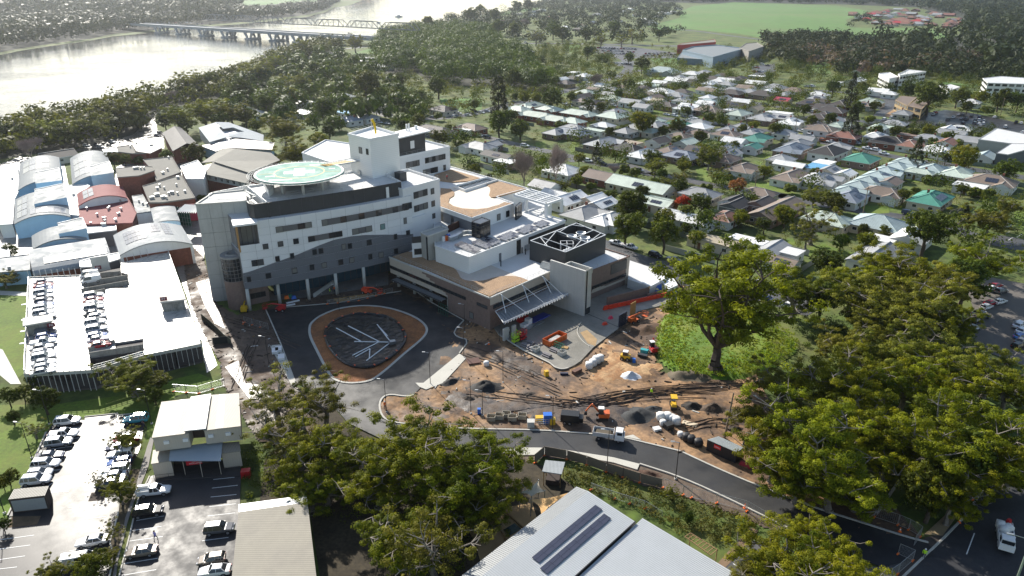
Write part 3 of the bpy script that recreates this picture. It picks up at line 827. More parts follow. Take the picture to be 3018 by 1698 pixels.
def rail(parent,P,h=1.0,z=None,step=2.0,m=None,name='railing'):
 b = MB()
 P = [Vector(p) for p in P]
 for a,c in zip(P[:-1],P[1:]):
  d = c - a
  k = max(1,int(d.length / step))
  for i in range(k + 1):
   q = a + d * i / k
   b.tube(q,q + Vector((0,0,h)),0.03,4)
  for hh in (h,h * 0.5): b.tube(a + Vector((0,0,hh)),c + Vector((0,0,hh)),0.025,4)
 return b.build(name,m or STEEL,parent)
# ------------------------------------------------------------------ the hospital
HB = Vector((-40,178,0))
hosp = root('hospital',HB,'new white and charcoal hospital block with helipad roof and brick podium','hospital')
# main ward block: gently bowed front
FA,FM,FB = Vector((-64.2,160.0)),Vector((-45.2,169.9)),Vector((-26.4,183.4))
def bez(t): return FA * (1 - t) ** 2 + (FM * 2 - (FA + FB) / 2) * 2 * t * (1 - t) + FB * t * t
NB = 200
BZ = [bez(i / NB) for i in range(NB + 1)]
BL = [0.0]
for i in range(NB): BL.append(BL[-1] + (BZ[i + 1] - BZ[i]).length)
FLEN = BL[-1]
def fs(s):
 s = max(0,min(FLEN,s))
 i = int(np.searchsorted(BL,s));i = max(1,min(NB,i))
 f = (s - BL[i - 1]) / (BL[i] - BL[i - 1])
 return BZ[i - 1].lerp(BZ[i],f)
def fq(s,z,off=0.0):
 p = fs(s);d = (fs(s + .2) - fs(s - .2)).normalized()
 return Vector((p.x + d.y * off,p.y - d.x * off,z))
def fsz(t,x,y):
 sx,sy = spx(t,x,y)
 A = (sx - CXP) / FPX;B = -(sy - CYP) / FPX
 d = (A,CPI + B * SPI,-SPI + B * CPI)
 lo,hi = 0.0,FLEN
 for _ in range(40):
  mid = (lo + hi) / 2;p = fs(mid)
  if p.x * d[1] - p.y * d[0] < 0: lo = mid
  else: hi = mid
 p = fs(lo)
 return lo,CAMH + d[2] * (p.length / math.hypot(d[0],d[1]))
ZS,ZT = 5.7,22.4
BN = Vector((-0.55,0.835))
back = [BZ[i] + BN * 19 for i in range(0,NB + 1,20)]
front = [BZ[i] for i in range(0,NB + 1,5)]
m = MB()
m.prism([fs(s) for s in np.linspace(4.7,FLEN,40)] + [fs(FLEN) + BN * 19,fs(4.7) + BN * 19],ZS,ZT,0,1)
m.prism([fs(s) for s in np.linspace(0,4.7,8)] + [fs(4.7) + BN * 19,fs(0) + BN * 12],ZS,15.2,0,1)
m.prism([fs(s) + BN * 3.2 for s in np.linspace(0.3,4.7,8)] + [fs(4.7) + BN * 19,fs(0.3) + BN * 12],15.2,ZT,0,1)
m.build('ward_wall',[mat('wall_backing',(0.2,0.2,0.21),0.7),ROOFW],hosp)
WAVE = [fsz(*q) for q in (('E',390,100),('A',690,1445),('A',1000,1335),('A',1280,1235),('A',1500,1140),('A',1700,1065),('A',1900,1025),('A',2060,1010),('A',2300,1005),('A',2500,1008))]
WAVE = sorted(WAVE)
WS = [q[0] for q in WAVE] + [FLEN + 1];WZ = [q[1] for q in WAVE] + [WAVE[-1][1] - 0.6]
def wz(s): return float(np.interp(s,WS,WZ))
ncol,nrow = 12,9
rowz = np.linspace(ZS,ZT,nrow + 1)
cols = np.linspace(0,FLEN,ncol + 1)
for ci in range(ncol):
 for ri in range(nrow):
  s0,s1 = cols[ci] + .02,cols[ci + 1] - .02
  z0,z1 = rowz[ri] + .02,rowz[ri + 1] - .02
  if s1 < 4.9 and z0 > 15: continue
  if s0 < 4.8 and z0 > 15.0: s0 = 4.75
  m = MB()
  for k in range(4):
   a,c = s0 + (s1 - s0) * k / 4,s0 + (s1 - s0) * (k + 1) / 4
   za,zc = max(z0,min(z1,wz(a))),max(z0,min(z1,wz(c)))
   if za > z0 + .005 or zc > z0 + .005:
    m.face((fq(a,z0,.07),fq(c,z0,.07),fq(c,zc,.07),fq(a,za,.07)),1)
   if za < z1 - .005 or zc < z1 - .005:
    m.face((fq(a,za,.07),fq(c,zc,.07),fq(c,z1,.07),fq(a,z1,.07)),0)
  for a,c in ((s0,s1),):
   m.face((fq(a,z0),fq(c,z0),fq(c,z0,.07),fq(a,z0,.07)),0)
   m.face((fq(a,z1,.07),fq(c,z1,.07),fq(c,z1),fq(a,z1)),0)
  m.build('wall_panel',[PANELW,PANELG],hosp)
def fwin(t,x0,x1,y,h,y1=None,pat=None,pm=None):
 s0,zc0 = fsz(t,x0,y if y1 is None else y);s1,zc1 = fsz(t,x1,y if y1 is None else y1)
 zc = (zc0 + zc1) / 2
 zt = fsz(t,x0,(y) - h / 2)[1];zb = fsz(t,x0,y + h / 2)[1]
 hh = (zt - zb) / 2
 n = max(1,int((s1 - s0) / 1.6 + .5))
 seg = [(s0 + (s1 - s0) * i / n,s0 + (s1 - s0) * (i + 1) / n) for i in range(n)]
 if n > 2:
  m = MB()
  for a,c in seg: m.face((fq(a,zc - hh,.12),fq(c,zc - hh,.12),fq(c,zc + hh,.12),fq(a,zc + hh,.12)))
  m.build('infill_panel',mat('grey_infill',(0.12,0.12,0.125),0.5,0.06),hosp)
 for i,(a,c) in enumerate(seg):
  if n > 2 and i % 3 and i != n - 1: continue
  p,q = fq(a,0),fq(c,0)
  win(hosp,p,q,0.02,(q - p).length - .02,zc - hh,zc + hh,.13,pm=pm)
fwin('A',1010,1435,950,70,885);fwin('A',1550,2576,862,75,682)
fwin('B',740,868,1082,75,1055)
fwin('A',1390,1795,1060,68,993);fwin('A',1908,2145,970,70,935)
GREENG = mat('green_tinted_glass',(0.16,0.26,0.25),0.1,0.1)
fwin('A',2240,2297,912,68,pm=GREENG);fwin('A',2515,2553,842,72)
for x0,x1,y in ((855,925,1145),(1032,1100,1115),(1215,1282,1083),(1003,1058,1290),(1178,1228,1255),(1440,1495,1210),(1515,1570,1197),(1785,1838,1148),
                  (1858,1908,1138),(2082,2140,1098),(2400,2440,1030),(1200,1262,1425),(1408,1465,1390),(1550,1612,1365),(1745,1805,1330),(1875,1935,1305),(2100,2147,1265),(2222,2280,1245),(2402,2450,1200)):
 fwin('A',x0,x1,y,64)
fwin('A',725,870,1345,72,1325)
for x0,x1,y in ((430,480,172),(650,718,130),(960,1025,75)): fwin('E',x0,x1,y,62)
fwin('B',785,830,1382,56)
# balcony niche at the left end
m = MB()
p,q = fq(0,0),fq(4.6,0)
fbox(m,p,q,0.0,0.35,15.2,21.8,-1.5,3.2);m.build('niche_lining',mat('timber_lining',(0.40,0.22,0.08),0.6,0.1,2),hosp)
m = MB();fbox(m,p,q,-0.6,4.9,22.0,22.45,-1.0,5.2);m.build('niche_canopy',WHITE,hosp)
win(hosp,fq(0,0,-3.1),fq(4.6,0,-3.1),1.0,3.6,15.3,21.6,0.05,2)
m = MB();fbox(m,p,q,0.4,4.6,15.2,15.35,-1.5,3.1);m.build('balcony_floor',CONCL,hosp)
rail(hosp,[fq(0.4,15.3,-.1),fq(4.5,15.3,-.1)],1.0)
# ground floor: recessed glazing, columns, brick ends
m = MB()
m.prism([fs(s) + BN * 6.5 for s in np.linspace(8,FLEN,20)] + [fs(FLEN) + BN * 18,fs(8) + BN * 18],0.1,ZS,0)
gw = m.build('ground_floor_wall',GLASSB,hosp)
m = MB()
for s in np.arange(8.5,FLEN,1.8):
 q = fq(s,0,-6.45);m.tube((q.x,q.y,0.2),(q.x,q.y,ZS),0.06,4)
m.build('mullion',FRAME,gw)
bw0,bw1 = at('E',470,480),at('E',705,430)
m = MB().prism([bw0,bw1,(bw1.x - 3.5,bw1.y + 5),(bw0.x - 3.5,bw0.y + 5)],0.05,ZS)
m.build('brick_wall',BRICKB,hosp)
u0,z0 = vface(bw0,bw1,'E',470,430);u1,z1 = vface(bw0,bw1,'E',660,390)
win(hosp,bw0,bw1,0.2,u1,1.6,3.0,.07,3)
for t,x,y in (('E',470,545),('E',822,460),('E',1168,415),('E',1497,355),('E',1822,275)):
 c = at(t,x,y)
 MB().tube((c.x,c.y,0.1),(c.x,c.y,ZS + .1),0.42,12).build('column',CONCL,hosp,True)
m = MB().wall([at('E',1225,395),at('E',1450,240)],0.2,1.3,0.3);m.build('ramp_wall',CONCL,hosp)
sheet('forecourt_slab',pts('E:700,440 1130,400 1480,350 2100,250 2100,60 1300,180 830,300 690,330'),0.28,mat('dusty_slab',(0.17,0.16,0.15),0.7,0.2,0.4,0.2))
# concrete stair tower and glazed drum at the left end
T0,T1 = Vector((-75.0,165.4)),Vector((-64.0,168.2))
TW = [T0,T1,Vector((-67.5,178)),Vector((-74.6,175))]
tw = MB().prism(TW,0.0,25.2).build('stair_tower',mat('tower_concrete',(0.47,0.47,0.45),0.75,0.06,0.2,0.05,5,bump=0.1,streak=((0.27,0.26,0.24),0.4),dirt=((0.36,0.35,0.33),0.5,0.3)),hosp)
m = MB()
for z in np.arange(3.6,25,3.6): fbox(m,T0,T1,0.05,11.3,z,z + .05,.02,.06)
for u in (2.8,5.6,8.4): fbox(m,T0,T1,u,u + .05,0.1,25.1,.02,.05)
m.build('panel_joint',mat('joint_grey',(0.25,0.25,0.24),0.9),tw)  # joint strips in an even grey, darker than the tower concrete
MB().wall(TW,25.2,25.5,0.35,closed=True).build('tower_coping',CONCL,hosp)
DC = Vector((-67.3,163.0));DR = 2.75
zt = height('A',480,1235,DC.x,DC.y);zg = height('E',270,205,DC.x + .4,DC.y - 2.6)
dm = MB().lathe((DC.x,DC.y,0),[(DR,0.05),(DR,zg)],28).build('drum_base',BRICKB,hosp)
d = MB().lathe((DC.x,DC.y,0),[(DR - .05,zg),(DR - .05,zt - .5)],28).build('drum_glazing',GLASS,hosp)
MB().lathe((DC.x,DC.y,0),[(DR + .1,zt - .5),(DR + .1,zt),(1.6,zt),(1.5,zt + .25),(1.2,zt + .25),(1.2,zt - .1),(0.02,zt - .1)],28).build('drum_cap',mat('grey_cap',(0.25,0.25,0.25),0.6),hosp)
m = MB()
for i in range(20):
 a = 2 * math.pi * i / 20
 m.tube((DC.x + DR * math.cos(a),DC.y + DR * math.sin(a),zg),(DC.x + DR * math.cos(a),DC.y + DR * math.sin(a),zt - .5),0.05,4)
for k in range(7):
 z = zg + (zt - .5 - zg) * k / 6
 P = [(DC.x + (DR + .01) * math.cos(2 * math.pi * i / 28),DC.y + (DR + .01) * math.sin(2 * math.pi * i / 28),z) for i in range(29)]
 m.path(P,0.11 if k == 3 else 0.05,4)
m.build('mullion',mat('grey_mullion',(0.16,0.16,0.165),0.5),d)
MB().prism([DC + Vector((-2.4,2)),DC + Vector((2.6,1)),DC + Vector((3,5)),DC + Vector((-2,5))],0,zt - .6).build('drum_neck',CONC,hosp)
# charcoal plant screen and main roof (z 26)
def setb(s,d): return fs(s) + BN * d
SC = [Vector((-62.9,165.6)),Vector((-61.8,163.9)),Vector((-60.6,163.3)),Vector((-57.4,164.9))] + [setb(s,1.6) for s in np.linspace(8,FLEN - 2,14)]
SE = SC[-1]
m = MB()
for a,c in zip(SC[:-1],SC[1:]):
 lo = 21.9
 m.face([(a.x,a.y,lo),(c.x,c.y,lo),(c.x,c.y,26),(a.x,a.y,26)])
 d = (c - a).normalized();nrm = Vector((-d.y,d.x)) * 0.25
 m.face([(a.x,a.y,26),(c.x,c.y,26),(c.x + nrm.x,c.y + nrm.y,26),(a.x + nrm.x,a.y + nrm.y,26)])
 m.face([(c.x + nrm.x,c.y + nrm.y,lo),(a.x + nrm.x,a.y + nrm.y,lo),(a.x + nrm.x,a.y + nrm.y,26),(c.x + nrm.x,c.y + nrm.y,26)])
scr = m.build('plant_screen',DARKG,hosp)
m = MB()
for i in range(1,len(SC)): m.tube((SC[i].x + .02,SC[i].y - .02,22.4),(SC[i].x + .02,SC[i].y - .02,26),0.04,4)
m.build('screen_joint',mat('screen_seam',(0.06,0.06,0.065),0.5),scr)
RFp = [c + BN * 0.26 for c in SC[4:]] + [SE + BN * 17.5,SC[4] + BN * 17.5]
MB().prism(RFp,22.4,25.6,0).build('main_roof',ROOFW,hosp)
m = MB().wall([SC[4] + BN * .2,SC[4] + BN * 17.4],25.6,26.2,.25).wall([SE + BN * .2,SE + BN * 17.4,SC[4] + BN * 17.4],25.6,26.1,.25);m.build('parapet',WHITE,hosp)
fbx = MB();p,q = SC[-3],SC[-2];fbox(fbx,p,q,0.8,1.6,22.5,25.3,.1,.1);fbx.build('door',WHITE,hosp)
rail(hosp,[(*setb(8,2.2),25.7)] + [(*setb(s,2.3),25.7) for s in (16,24,32,FLEN - 3)] + [(*(SE + BN * 9),25.7)],1.0)
rail(hosp,[(*setb(14,6),25.7),(*setb(34,6),25.7)],1.0)
# stair terrace left of the helipad: curved upstand
TER = smooth_pts([at('A',x,y,24.6) for x,y in ((640,612),(720,680),(880,665),(945,640),(830,420),(490,495),(300,530),(215,560),(240,620))],1,True)
MB().prism(TER,21,24.0).build('terrace_roof',mat('grey_membrane',(0.42,0.43,0.42),0.5,0.1,0.3,0.06),hosp)
MB().wall(TER,23.9,25.3,.22,closed=True).build('terrace_parapet',WHITE,hosp)
def stair(parent,a,b,wd,n):
 a,b = Vector(a),Vector(b)
 st = root_part('stair',parent,[(a,b)])
 d = (b - a);h = Vector((d.x,d.y,0)).normalized();s = Vector((-h.y,h.x,0)) * wd / 2
 m = MB()
 for i in range(n):
  q = a + d * (i + .5) / n
  m.box(q,(Vector((d.x,d.y)).length / n * .8,wd,.06),math.atan2(d.y,d.x))
 for sg in (-1,1):
  m.tube(a + s * sg,b + s * sg,.07,4)
  m.tube(a + s * sg + Vector((0,0,1)),b + s * sg + Vector((0,0,1)),.035,4)
  for i in range(0,n + 1,3):
   q = a + d * i / n + s * sg;m.tube(q,q + Vector((0,0,1)),.025,4)
 m.build('flight',STEEL,parent)
def root_part(*a): return None
stair(hosp,at('A',690,600,24.2),at('A',760,555,26.0),1.1,10)
stair(hosp,at('A',760,545,26.2),at('A',640,485,27.6),1.1,9)
stair(hosp,at('A',625,480,27.6),at('A',715,395,29.4),1.1,10)
MB().prism([at('A',x,y,24) for x,y in ((830,425),(945,640),(1000,590),(870,400))],22,27.2).build('stair_wall',WHITE,hosp)
# lift tower
LT = [at('B',x,y,36.2) for x,y in ((105,215),(360,278),(695,215),(400,128))]
lt = MB().prism(LT,18,35.6,0).build('lift_tower',mat('white_metal_cladding',(0.80,0.80,0.78),0.45,0.03,0.2,0.02,rib=('Z',0.5,0.05)),hosp)
MB().wall(LT,35.6,36.3,.3,closed=True).build('tower_parapet',WHITE,hosp)
rail(hosp,[(LT[0].x,LT[0].y,36.3),(LT[3].x,LT[3].y,36.3),(LT[2].x,LT[2].y,36.3)],.9)
for x0,x1,y0,y1 in ((230,272,370,455),(315,347,390,468)):
 a_,b_ = LT[0],LT[1]
 u0,z1_ = vface(a_,b_,'B',x0,y0);u1,z0_ = vface(a_,b_,'B',x1,y1)
 win(hosp,a_,b_,u0,u1,min(z0_,z1_ - 1),z1_,.05,1)
mast = at('B',390,270,35.7)
wp = root('windsock',mast,'yellow windsock on a white pole on top of the lift tower','windsock')
zt_ = height('B',385,40,mast.x,mast.y)
MB().tube(mast,(mast.x,mast.y,zt_),.09,6).build('pole',PVC,wp)
sk = [Vector((mast.x + .25,mast.y,zt_ - .1)),Vector((mast.x + .75,mast.y,zt_ - 1.2)),Vector((mast.x + .95,mast.y,zt_ - 2.6)),Vector((mast.x + 1.0,mast.y,zt_ - 3.9))]
m = MB()
for i,(a,c) in enumerate(zip(sk[:-1],sk[1:])): m.tube(a,c,.38 - .05 * i,8,0,.33 - .05 * i)
m.build('sock',mat('sock_yellow',(0.85,0.55,0.01),0.7),wp)
# bridge from helipad to lift tower
g0,g1 = at('A',1560,195,29.6),at('A',2115,95,29.6)
m = MB();wdir = Vector((g1.x - g0.x,g1.y - g0.y,0)).normalized();ang = math.atan2(wdir.y,wdir.x)
m.box(((g0.x + g1.x) / 2,(g0.y + g1.y) / 2,29.45),((g1 - g0).length,3.0,.3),ang)
gang = m.build('gangway',STEEL,hosp)
m = MB();pr = Vector((-wdir.y,wdir.x,0))
for i in range(10):
 q = g0 + (g1 - g0) * (0.05 + i * .055);m.box((q.x,q.y,29.62),(.32,2.8,.04),ang + .5)
m.build('hazard_stripe',mat('stripe_yellow',(0.75,0.45,0.06),0.6),gang)
for sg in (-1,1):
 rail(gang,[g0 + pr * 1.45 * sg + Vector((0,0,.2)),g1 + pr * 1.45 * sg + Vector((0,0,.2))],.9)
# helipad deck: a round thing on columns
hx0,hx1 = at('A',748,290,29.6),at('A',1810,250,29.6)
HC = Vector(((hx0.x + hx1.x) / 2 + .1,(hx0.y + hx1.y) / 2 + .1));HR = (hx1 - hx0).length / 2
hp = root('helipad',(HC.x,HC.y,25.6),'round pale green helipad deck with a white cross on the hospital roof','helipad')
HGREEN = mat('helipad_green',(0.27,0.44,0.37),0.9,0.12,0.2,0.06,spec=.15,dirt=((0.52,0.60,0.55),0.9,0.35))
MB().lathe((HC.x,HC.y,29.1),[(HR - .5,0),(HR,.15),(HR,.42),(HR - .25,.5),(0.05,.5)],64).build('deck',HGREEN,hp)
m = MB()
for r0,r1 in ((HR - .55,HR - .05),(6.0,6.28)):
 for i in range(64):
  t0_,t1_ = 2 * math.pi * i / 64,2 * math.pi * (i + 1) / 64
  m.face([(HC.x + r * math.cos(t),HC.y + r * math.sin(t),29.615) for r,t in ((r0,t0_),(r1,t0_),(r1,t1_),(r0,t1_))],0 if r0 > 8 else 1)
m.build('ring_marking',[LINE,mat('marking_yellow',(0.72,0.48,0.12),0.6)],hp)
cx_ = R(14)
m = MB().box((HC.x,HC.y,29.62),(7.6,2.7,.012),cx_).box((HC.x,HC.y,29.635),(2.7,7.6,.012),cx_);m.build('white_cross',LINE,hp)
for a_,r_ in ((R(195),8.2),(R(5),8.2)): MB().box((HC.x + r_ * math.cos(a_),HC.y + r_ * math.sin(a_),29.62),(3.6,.18,.012),a_).build('line_marking',mat('marking_yellow',(0,0,0)),hp)
for (dx,dy,w_,h_) in ((2.0,7.6,2.6,1.2),(7.4,3.6,1.5,.8),(-2.5,-7.8,5.5,.9),(-6,-4.5,2.2,.8)): MB().box((HC.x + dx,HC.y + dy,29.62),(w_,h_,.012),cx_ if dy > 0 else R(10)).build('deck_marking',LINE,hp)
m = MB()
for i in range(44):
 a_ = 2 * math.pi * i / 44
 if 0.15 < a_ < 0.62: continue
 c_,s_ = math.cos(a_),math.sin(a_)
 m.tube((HC.x + HR * c_,HC.y + HR * s_,29.2),(HC.x + (HR + 1.6) * c_,HC.y + (HR + 1.6) * s_,29.5),.06,4)
for r_ in (HR + .6,HR + 1.1,HR + 1.6):
 m.path([(HC.x + r_ * math.cos(2 * math.pi * i / 60),HC.y + r_ * math.sin(2 * math.pi * i / 60),29.25 + (r_ - HR) * .17) for i in range(4,62)],.03,4)
m.build('safety_net',STEEL,hp)
for i in range(8):
 a_ = 2 * math.pi * i / 8 + .35;r_ = HR * .62
 MB().tube((HC.x + r_ * math.cos(a_),HC.y + r_ * math.sin(a_),25.6),(HC.x + r_ * math.cos(a_),HC.y + r_ * math.sin(a_),29.1),.38,10).build('column',CONCL,hp,True)
MB().lathe((HC.x,HC.y,28.4),[(HR * .7,0),(HR * .95,.7)],32).build('underframe',DARKM,hp)
MB().box((HC.x - 1,HC.y + 3.5,27.0),(8,3.5,2.8),cx_).build('plant_room',mat('plant_grey',(0.22,0.23,0.23),0.6),hosp)
for x,y,w_ in ((2080,270,2.4),(2170,285,2.0),(120 - 0 + 1900,300,1.6)):
 q = at('A',x,y,25.6);MB().box((q.x,q.y,26.2),(w_,1.4,1.2),R(40),taper=.92).build('air_unit',STEEL,hosp)
q = at('A',2005,245,25.6);MB().box((q.x,q.y,26.2),(.5,.5,1.2),0).build('hose_reel',RED,hosp)
# wings behind
def block(name,poly,z0,z1,wm,rm=None,par=0.6,parent=None):
 o = MB().prism(poly,z0,z1,0,1).build(name,[wm,rm or ROOFW],parent or hosp)
 if par: MB().wall([p for p in poly],z1,z1 + par,.25,closed=True).build('parapet',wm,parent or hosp)
 return o
def bandwin(a,b,t,x0,y0,x1,y1,hpx,pm=None):
 u0,zc0 = vface(a,b,t,x0,y0);u1,zc1 = vface(a,b,t,x1,y1)
 zt = vface(a,b,t,x0,y0 - hpx / 2)[1];zb = vface(a,b,t,x0,y0 + hpx / 2)[1]
 zc = (zc0 + zc1) / 2;hh = abs(zt - zb) / 2
 n = max(1,int(abs(u1 - u0) / 1.5 + .5))
 if n > 2:
  m = MB();fbox(m,a,b,u0,u1,zc - hh,zc + hh,.04,.08);m.build('infill_panel',mat('grey_infill',(0,0,0)),hosp)
 for i in range(n):
  if n > 2 and i % 2 and i != n - 1: continue
  win(hosp,a,b,u0 + (u1 - u0) * i / n + .02,u0 + (u1 - u0) * (i + 1) / n - .02,zc - hh,zc + hh,.07,pm=pm)
MW = [Vector((-28.3,181.9)),Vector((-19.7,192.0)),Vector((-29.8,203)),Vector((-40,193))]
block('mid_wing',MW,8,24.0,PANELW)
for q in ((875,945,1038,905,78),(882,1105,1043,1060,75)): bandwin(MW[0],MW[1],'B',*q)
for x,y in ((1097,893),(1105,1040)): bandwin(MW[0],MW[1],'B',x - 20,y + 8,x + 20,y - 6,70)
bandwin(MW[0],MW[1],'B',1095,1190,1130,1180,60);bandwin(MW[0],MW[1],'B',985,1225,1012,1218,60)
BW = [Vector((-34.6,221)),Vector((-20.4,236)),Vector((-29.6,245.6)),Vector((-44,231))]
block('back_wing',BW,8,23.4,PANELW)
for q in ((785,588,945,560,70),(1010,535,1250,485,65),(985,672,1160,640,65),(1225,620,1254,613,65)): bandwin(BW[0],BW[1],'B',*q)
zp_ = 29.4
PL = [at('B',x,y,zp_) for x,y in ((705,265),(1008,208))]
dv = (BW[3] - BW[0]).normalized()
PLp = [PL[0].to_2d(),PL[1].to_2d(),PL[1].to_2d() + dv * 7,PL[0].to_2d() + dv * 7]
MB().prism(PLp,23.4,zp_).build('plant_room',DARKG,hosp)
RO = [at('B',x,y,zp_ + .25) for x,y in ((690,272),(1075,182),(925,130),(640,200))]
MB().prism(RO,zp_,zp_ + .35).build('plant_roof',WHITE,hosp)
u0,z1_ = vface(PL[0],PL[1],'B',835,305);u1,z0_ = vface(PL[0],PL[1],'B',885,385)
m = MB();fbox(m,PL[0],PL[1],u0,u1,z0_,z1_,.06,.1);m.build('door',WHITE,hosp)
for x,y in ((795,185),(822,180),(905,165)):
 q = at('B',x,y,zp_ + .3);MB().tube(q,(q.x,q.y,q.z + (2.2 if x < 900 else 1.2)),.28 if x < 900 else .5,8).build('flue',PVC,hosp)
LW = [at('A',x,y,25) for x,y in ((1320,35),(1650,150),(1890,105),(1980,-60),(1600,-115))]
block('north_wing',LW,8,24.6,PANELW,par=0.4)
SW = [at('B',x,y,24) for x,y in ((785,580),(722,600),(725,685),(788,660))]
MB().box((-30.2,192.3,25.2),(2.4,2.2,2.4),R(48)).build('roof_hatch',DARKG,hosp)
rail(hosp,[(MW[0].x + .3,MW[0].y + .5,24.5),(MW[1].x - .3,MW[1].y + .1,24.5),(MW[2].x,MW[2].y - .3,24.5)],.9)
rail(hosp,[(BW[0].x + .3,BW[0].y + .5,23.9),(BW[1].x - .3,BW[1].y,23.9),(BW[2].x,BW[2].y,23.9)],.9)
# link between ward block and court
MB().prism([Vector((-26.4,183.3)),Vector((-23.2,186.8)),Vector((-25,190)),Vector((-29,187))],4,16.2).build('link_block',PANELW,hosp)
# ---- podium: two storeys of brick, gravel roof garden
Z1 = 8.0
P1,P2,P3 = at('C',30,800,Z1),at('C',1215,1285,Z1),at('C',1950,962,Z1)
e1 = (P3 - P2).normalized();e2 = (P1 - P2).normalized()
PO = [P1,P2,P2 + e1 * 23,P2 + e1 * 34 + e2 * 6,P1 + e1 * 34]
def inset(poly,d):
 c = sum((Vector((p[0],p[1])) for p in poly),Vector((0,0))) / len(poly)
 return [Vector((p[0],p[1])) + (c - Vector((p[0],p[1]))).normalized() * d for p in poly]
PLEN = (P1 - P2).length;RLEN = 23.0
solid = [P2 + e2 * 14.5,P2,P2 + e1 * 23,P2 + e1 * 34 + e2 * 6,P1 + e1 * 34,P1 + e1 * 7,P2 + e2 * 14.5 + e1 * 7]
MB().prism(PO,3.9,Z1,0,1).build('podium_wall',[BRICKC,ROOFW],hosp)
MB().prism(solid,0.05,3.9).build('podium_base',BRICKB,hosp)
MB().wall(PO[:3],Z1,Z1 + .35,.3).build('podium_coping',CONCL,hosp)
A1_,B1_ = P1,P2          # left face runs P1 -> P2 (outside on its right)
m = MB();m2 = MB()
rs = random.Random(4)
for k in range(8):     # brown brick steps into the cream brick
 z0,z1 = 3.9 + k * .512,3.9 + (k + 1) * .512
 ul = PLEN - 14.5 - k * .75 - rs.uniform(0,.4)
 if k >= 4: ul = PLEN - 17.5 - (k - 3) * 1.6 - rs.uniform(0,.5)
 fbox(m,A1_,B1_,ul,PLEN + .05,z0,z1 + (0 if k < 7 else .02),.03,.1)
fbox(m,A1_,B1_,PLEN - 14.5,PLEN + .05,0.05,3.9,.03,.1)
for k in range(6):     # right face: brown below, stepping up at the corner
 z0,z1 = 3.9 + k * .4,3.9 + (k + 1) * .4
 fbox(m,P2,P3,-.03,(RLEN if k < 2 else 9 - k * 1.3 + rs.uniform(0,.5)),z0,z1,.03,.1)
fbox(m,P2,P3,-.03,RLEN,.05,3.9,.03,.1)
m.build('brown_brickwork',BRICKB,hosp)
def ribbon(a,b,t,x0,y0,x1,y1,hgt,n):
 u0,za = vface(a,b,t,x0,y0);u1,zb = vface(a,b,t,x1,y1)
 z = (za + zb) / 2
 win(hosp,a,b,min(u0,u1),max(u0,u1),z - hgt / 2,z + hgt / 2,.1,n)
ribbon(P1,P2,'C',38,905,935,1275,0.85,22)
ribbon(P1,P2,'C',1065,1340,1190,1385,0.8,3)
ribbon(P2,P3,'C',1250,1375,1910,1088,0.95,14)
u0,za = vface(P1,P2,'E',2576,640);u0,za = vface(P1,P2,'5',968,900);u1,zb = vface(P1,P2,'5',995,958)
win(hosp,P1,P2,u0,u1 + .2,min(za,zb),max(za,zb),.1,1)
for i in range(4):
 q = P1 + (P2 - P1) * ((2.0 + i * 6.6) / PLEN) + (P2 - P3).normalized() * -1.0
 MB().tube((q.x,q.y,0.1),(q.x,q.y,3.95),.38,12).build('column',CONCL,hosp,True)
# entry awning of grey louvres along the left face
m = MB();au0,_ = vface(P1,P2,'C',130,1070);au1 = PLEN - 14.6
k = int((au1 - au0) / .45)
for i in range(k):
 u = au0 + i * .45;fbox(m,P1,P2,u,u + .36,3.25,3.37,1.1,2.3)
m.build('awning_blade',mat('awning_grey',(0.16,0.17,0.18),0.5),hosp)
m = MB();fbox(m,P1,P2,au0,au1,3.38,3.55,2.2,.12);fbox(m,P1,P2,au0,au1,3.38,3.55,.2,.12);m.build('awning_beam',DARKM,hosp)
# gravel garden shapes on the podium roof
g = smooth_pts([at('C',x,y,Z1) for x,y in ((110,780),(290,720),(410,790),(500,845),(570,830),(690,870),(800,930),(850,1000),(870,1050),(950,1080),(1060,1085),(1150,1075),(1280,1035),(1420,1020),(1560,1030),(1670,1075))],1)
g2 = [at('C',x,y,Z1) for x,y in ((1300,1215),(1215,1262),(1000,1180),(500,960),(60,800))]
MB().prism([*g,*g2],Z1,Z1 + .22).build('gravel_garden',GRAVEL,hosp)
g = [at('C',x,y,Z1) for x,y in ((800,930),(850,1000),(870,1050),(950,1080),(1060,1085),(1150,1075),(1280,1035),(1420,1020),(1560,1030),(1480,990),(1230,890),(1000,985))]
MB().prism(g,Z1,Z1 + .05).build('cream_path',mat('cream_membrane',(0.56,0.49,0.42),0.7,0.06),hosp)
rail(hosp,[P1 + Vector((.4,.6,.35)),P2 + Vector((0,.6,.35)),P3 + Vector((-.5,0,.35))],.9)
# level two white box
Z2 = 12.3
Q0,Q1,Q2 = at('C',570,665,Z2).to_2d(),at('C',965,800,Z2).to_2d(),at('C',2105,365,Z2).to_2d()
L2 = [Q0,Q1,Q2,Q2 + Vector((-6.5,7)),Vector((12,210)),Vector((0,216)),Vector((-22,195))]
WCL = mat('white_box_cladding',(0.79,0.79,0.77),0.45,0.03,0.2,0.02,rib=('Z',0.45,0.04))
block('upper_box',L2,7.9,Z2,WCL,par=0.25)
for x0,y0,x1,y1,mm in ((1322,750,1347,835,PANELG),(1530,598,1577,745,DARKM)):
 u0,za = vface(Q1,Q2,'C',x0,y0);u1,zb = vface(Q1,Q2,'C',x1,y1)
 m = MB();fbox(m,Q1,Q2,u0,u1,max(8.0,zb),za,.06,.1);m.build('door',mm,hosp)
m = MB();fbox(m,Q1,Q2,22.5,38.2,9.6,11.6,.04,.08);m.build('dark_band',DARKG,hosp)
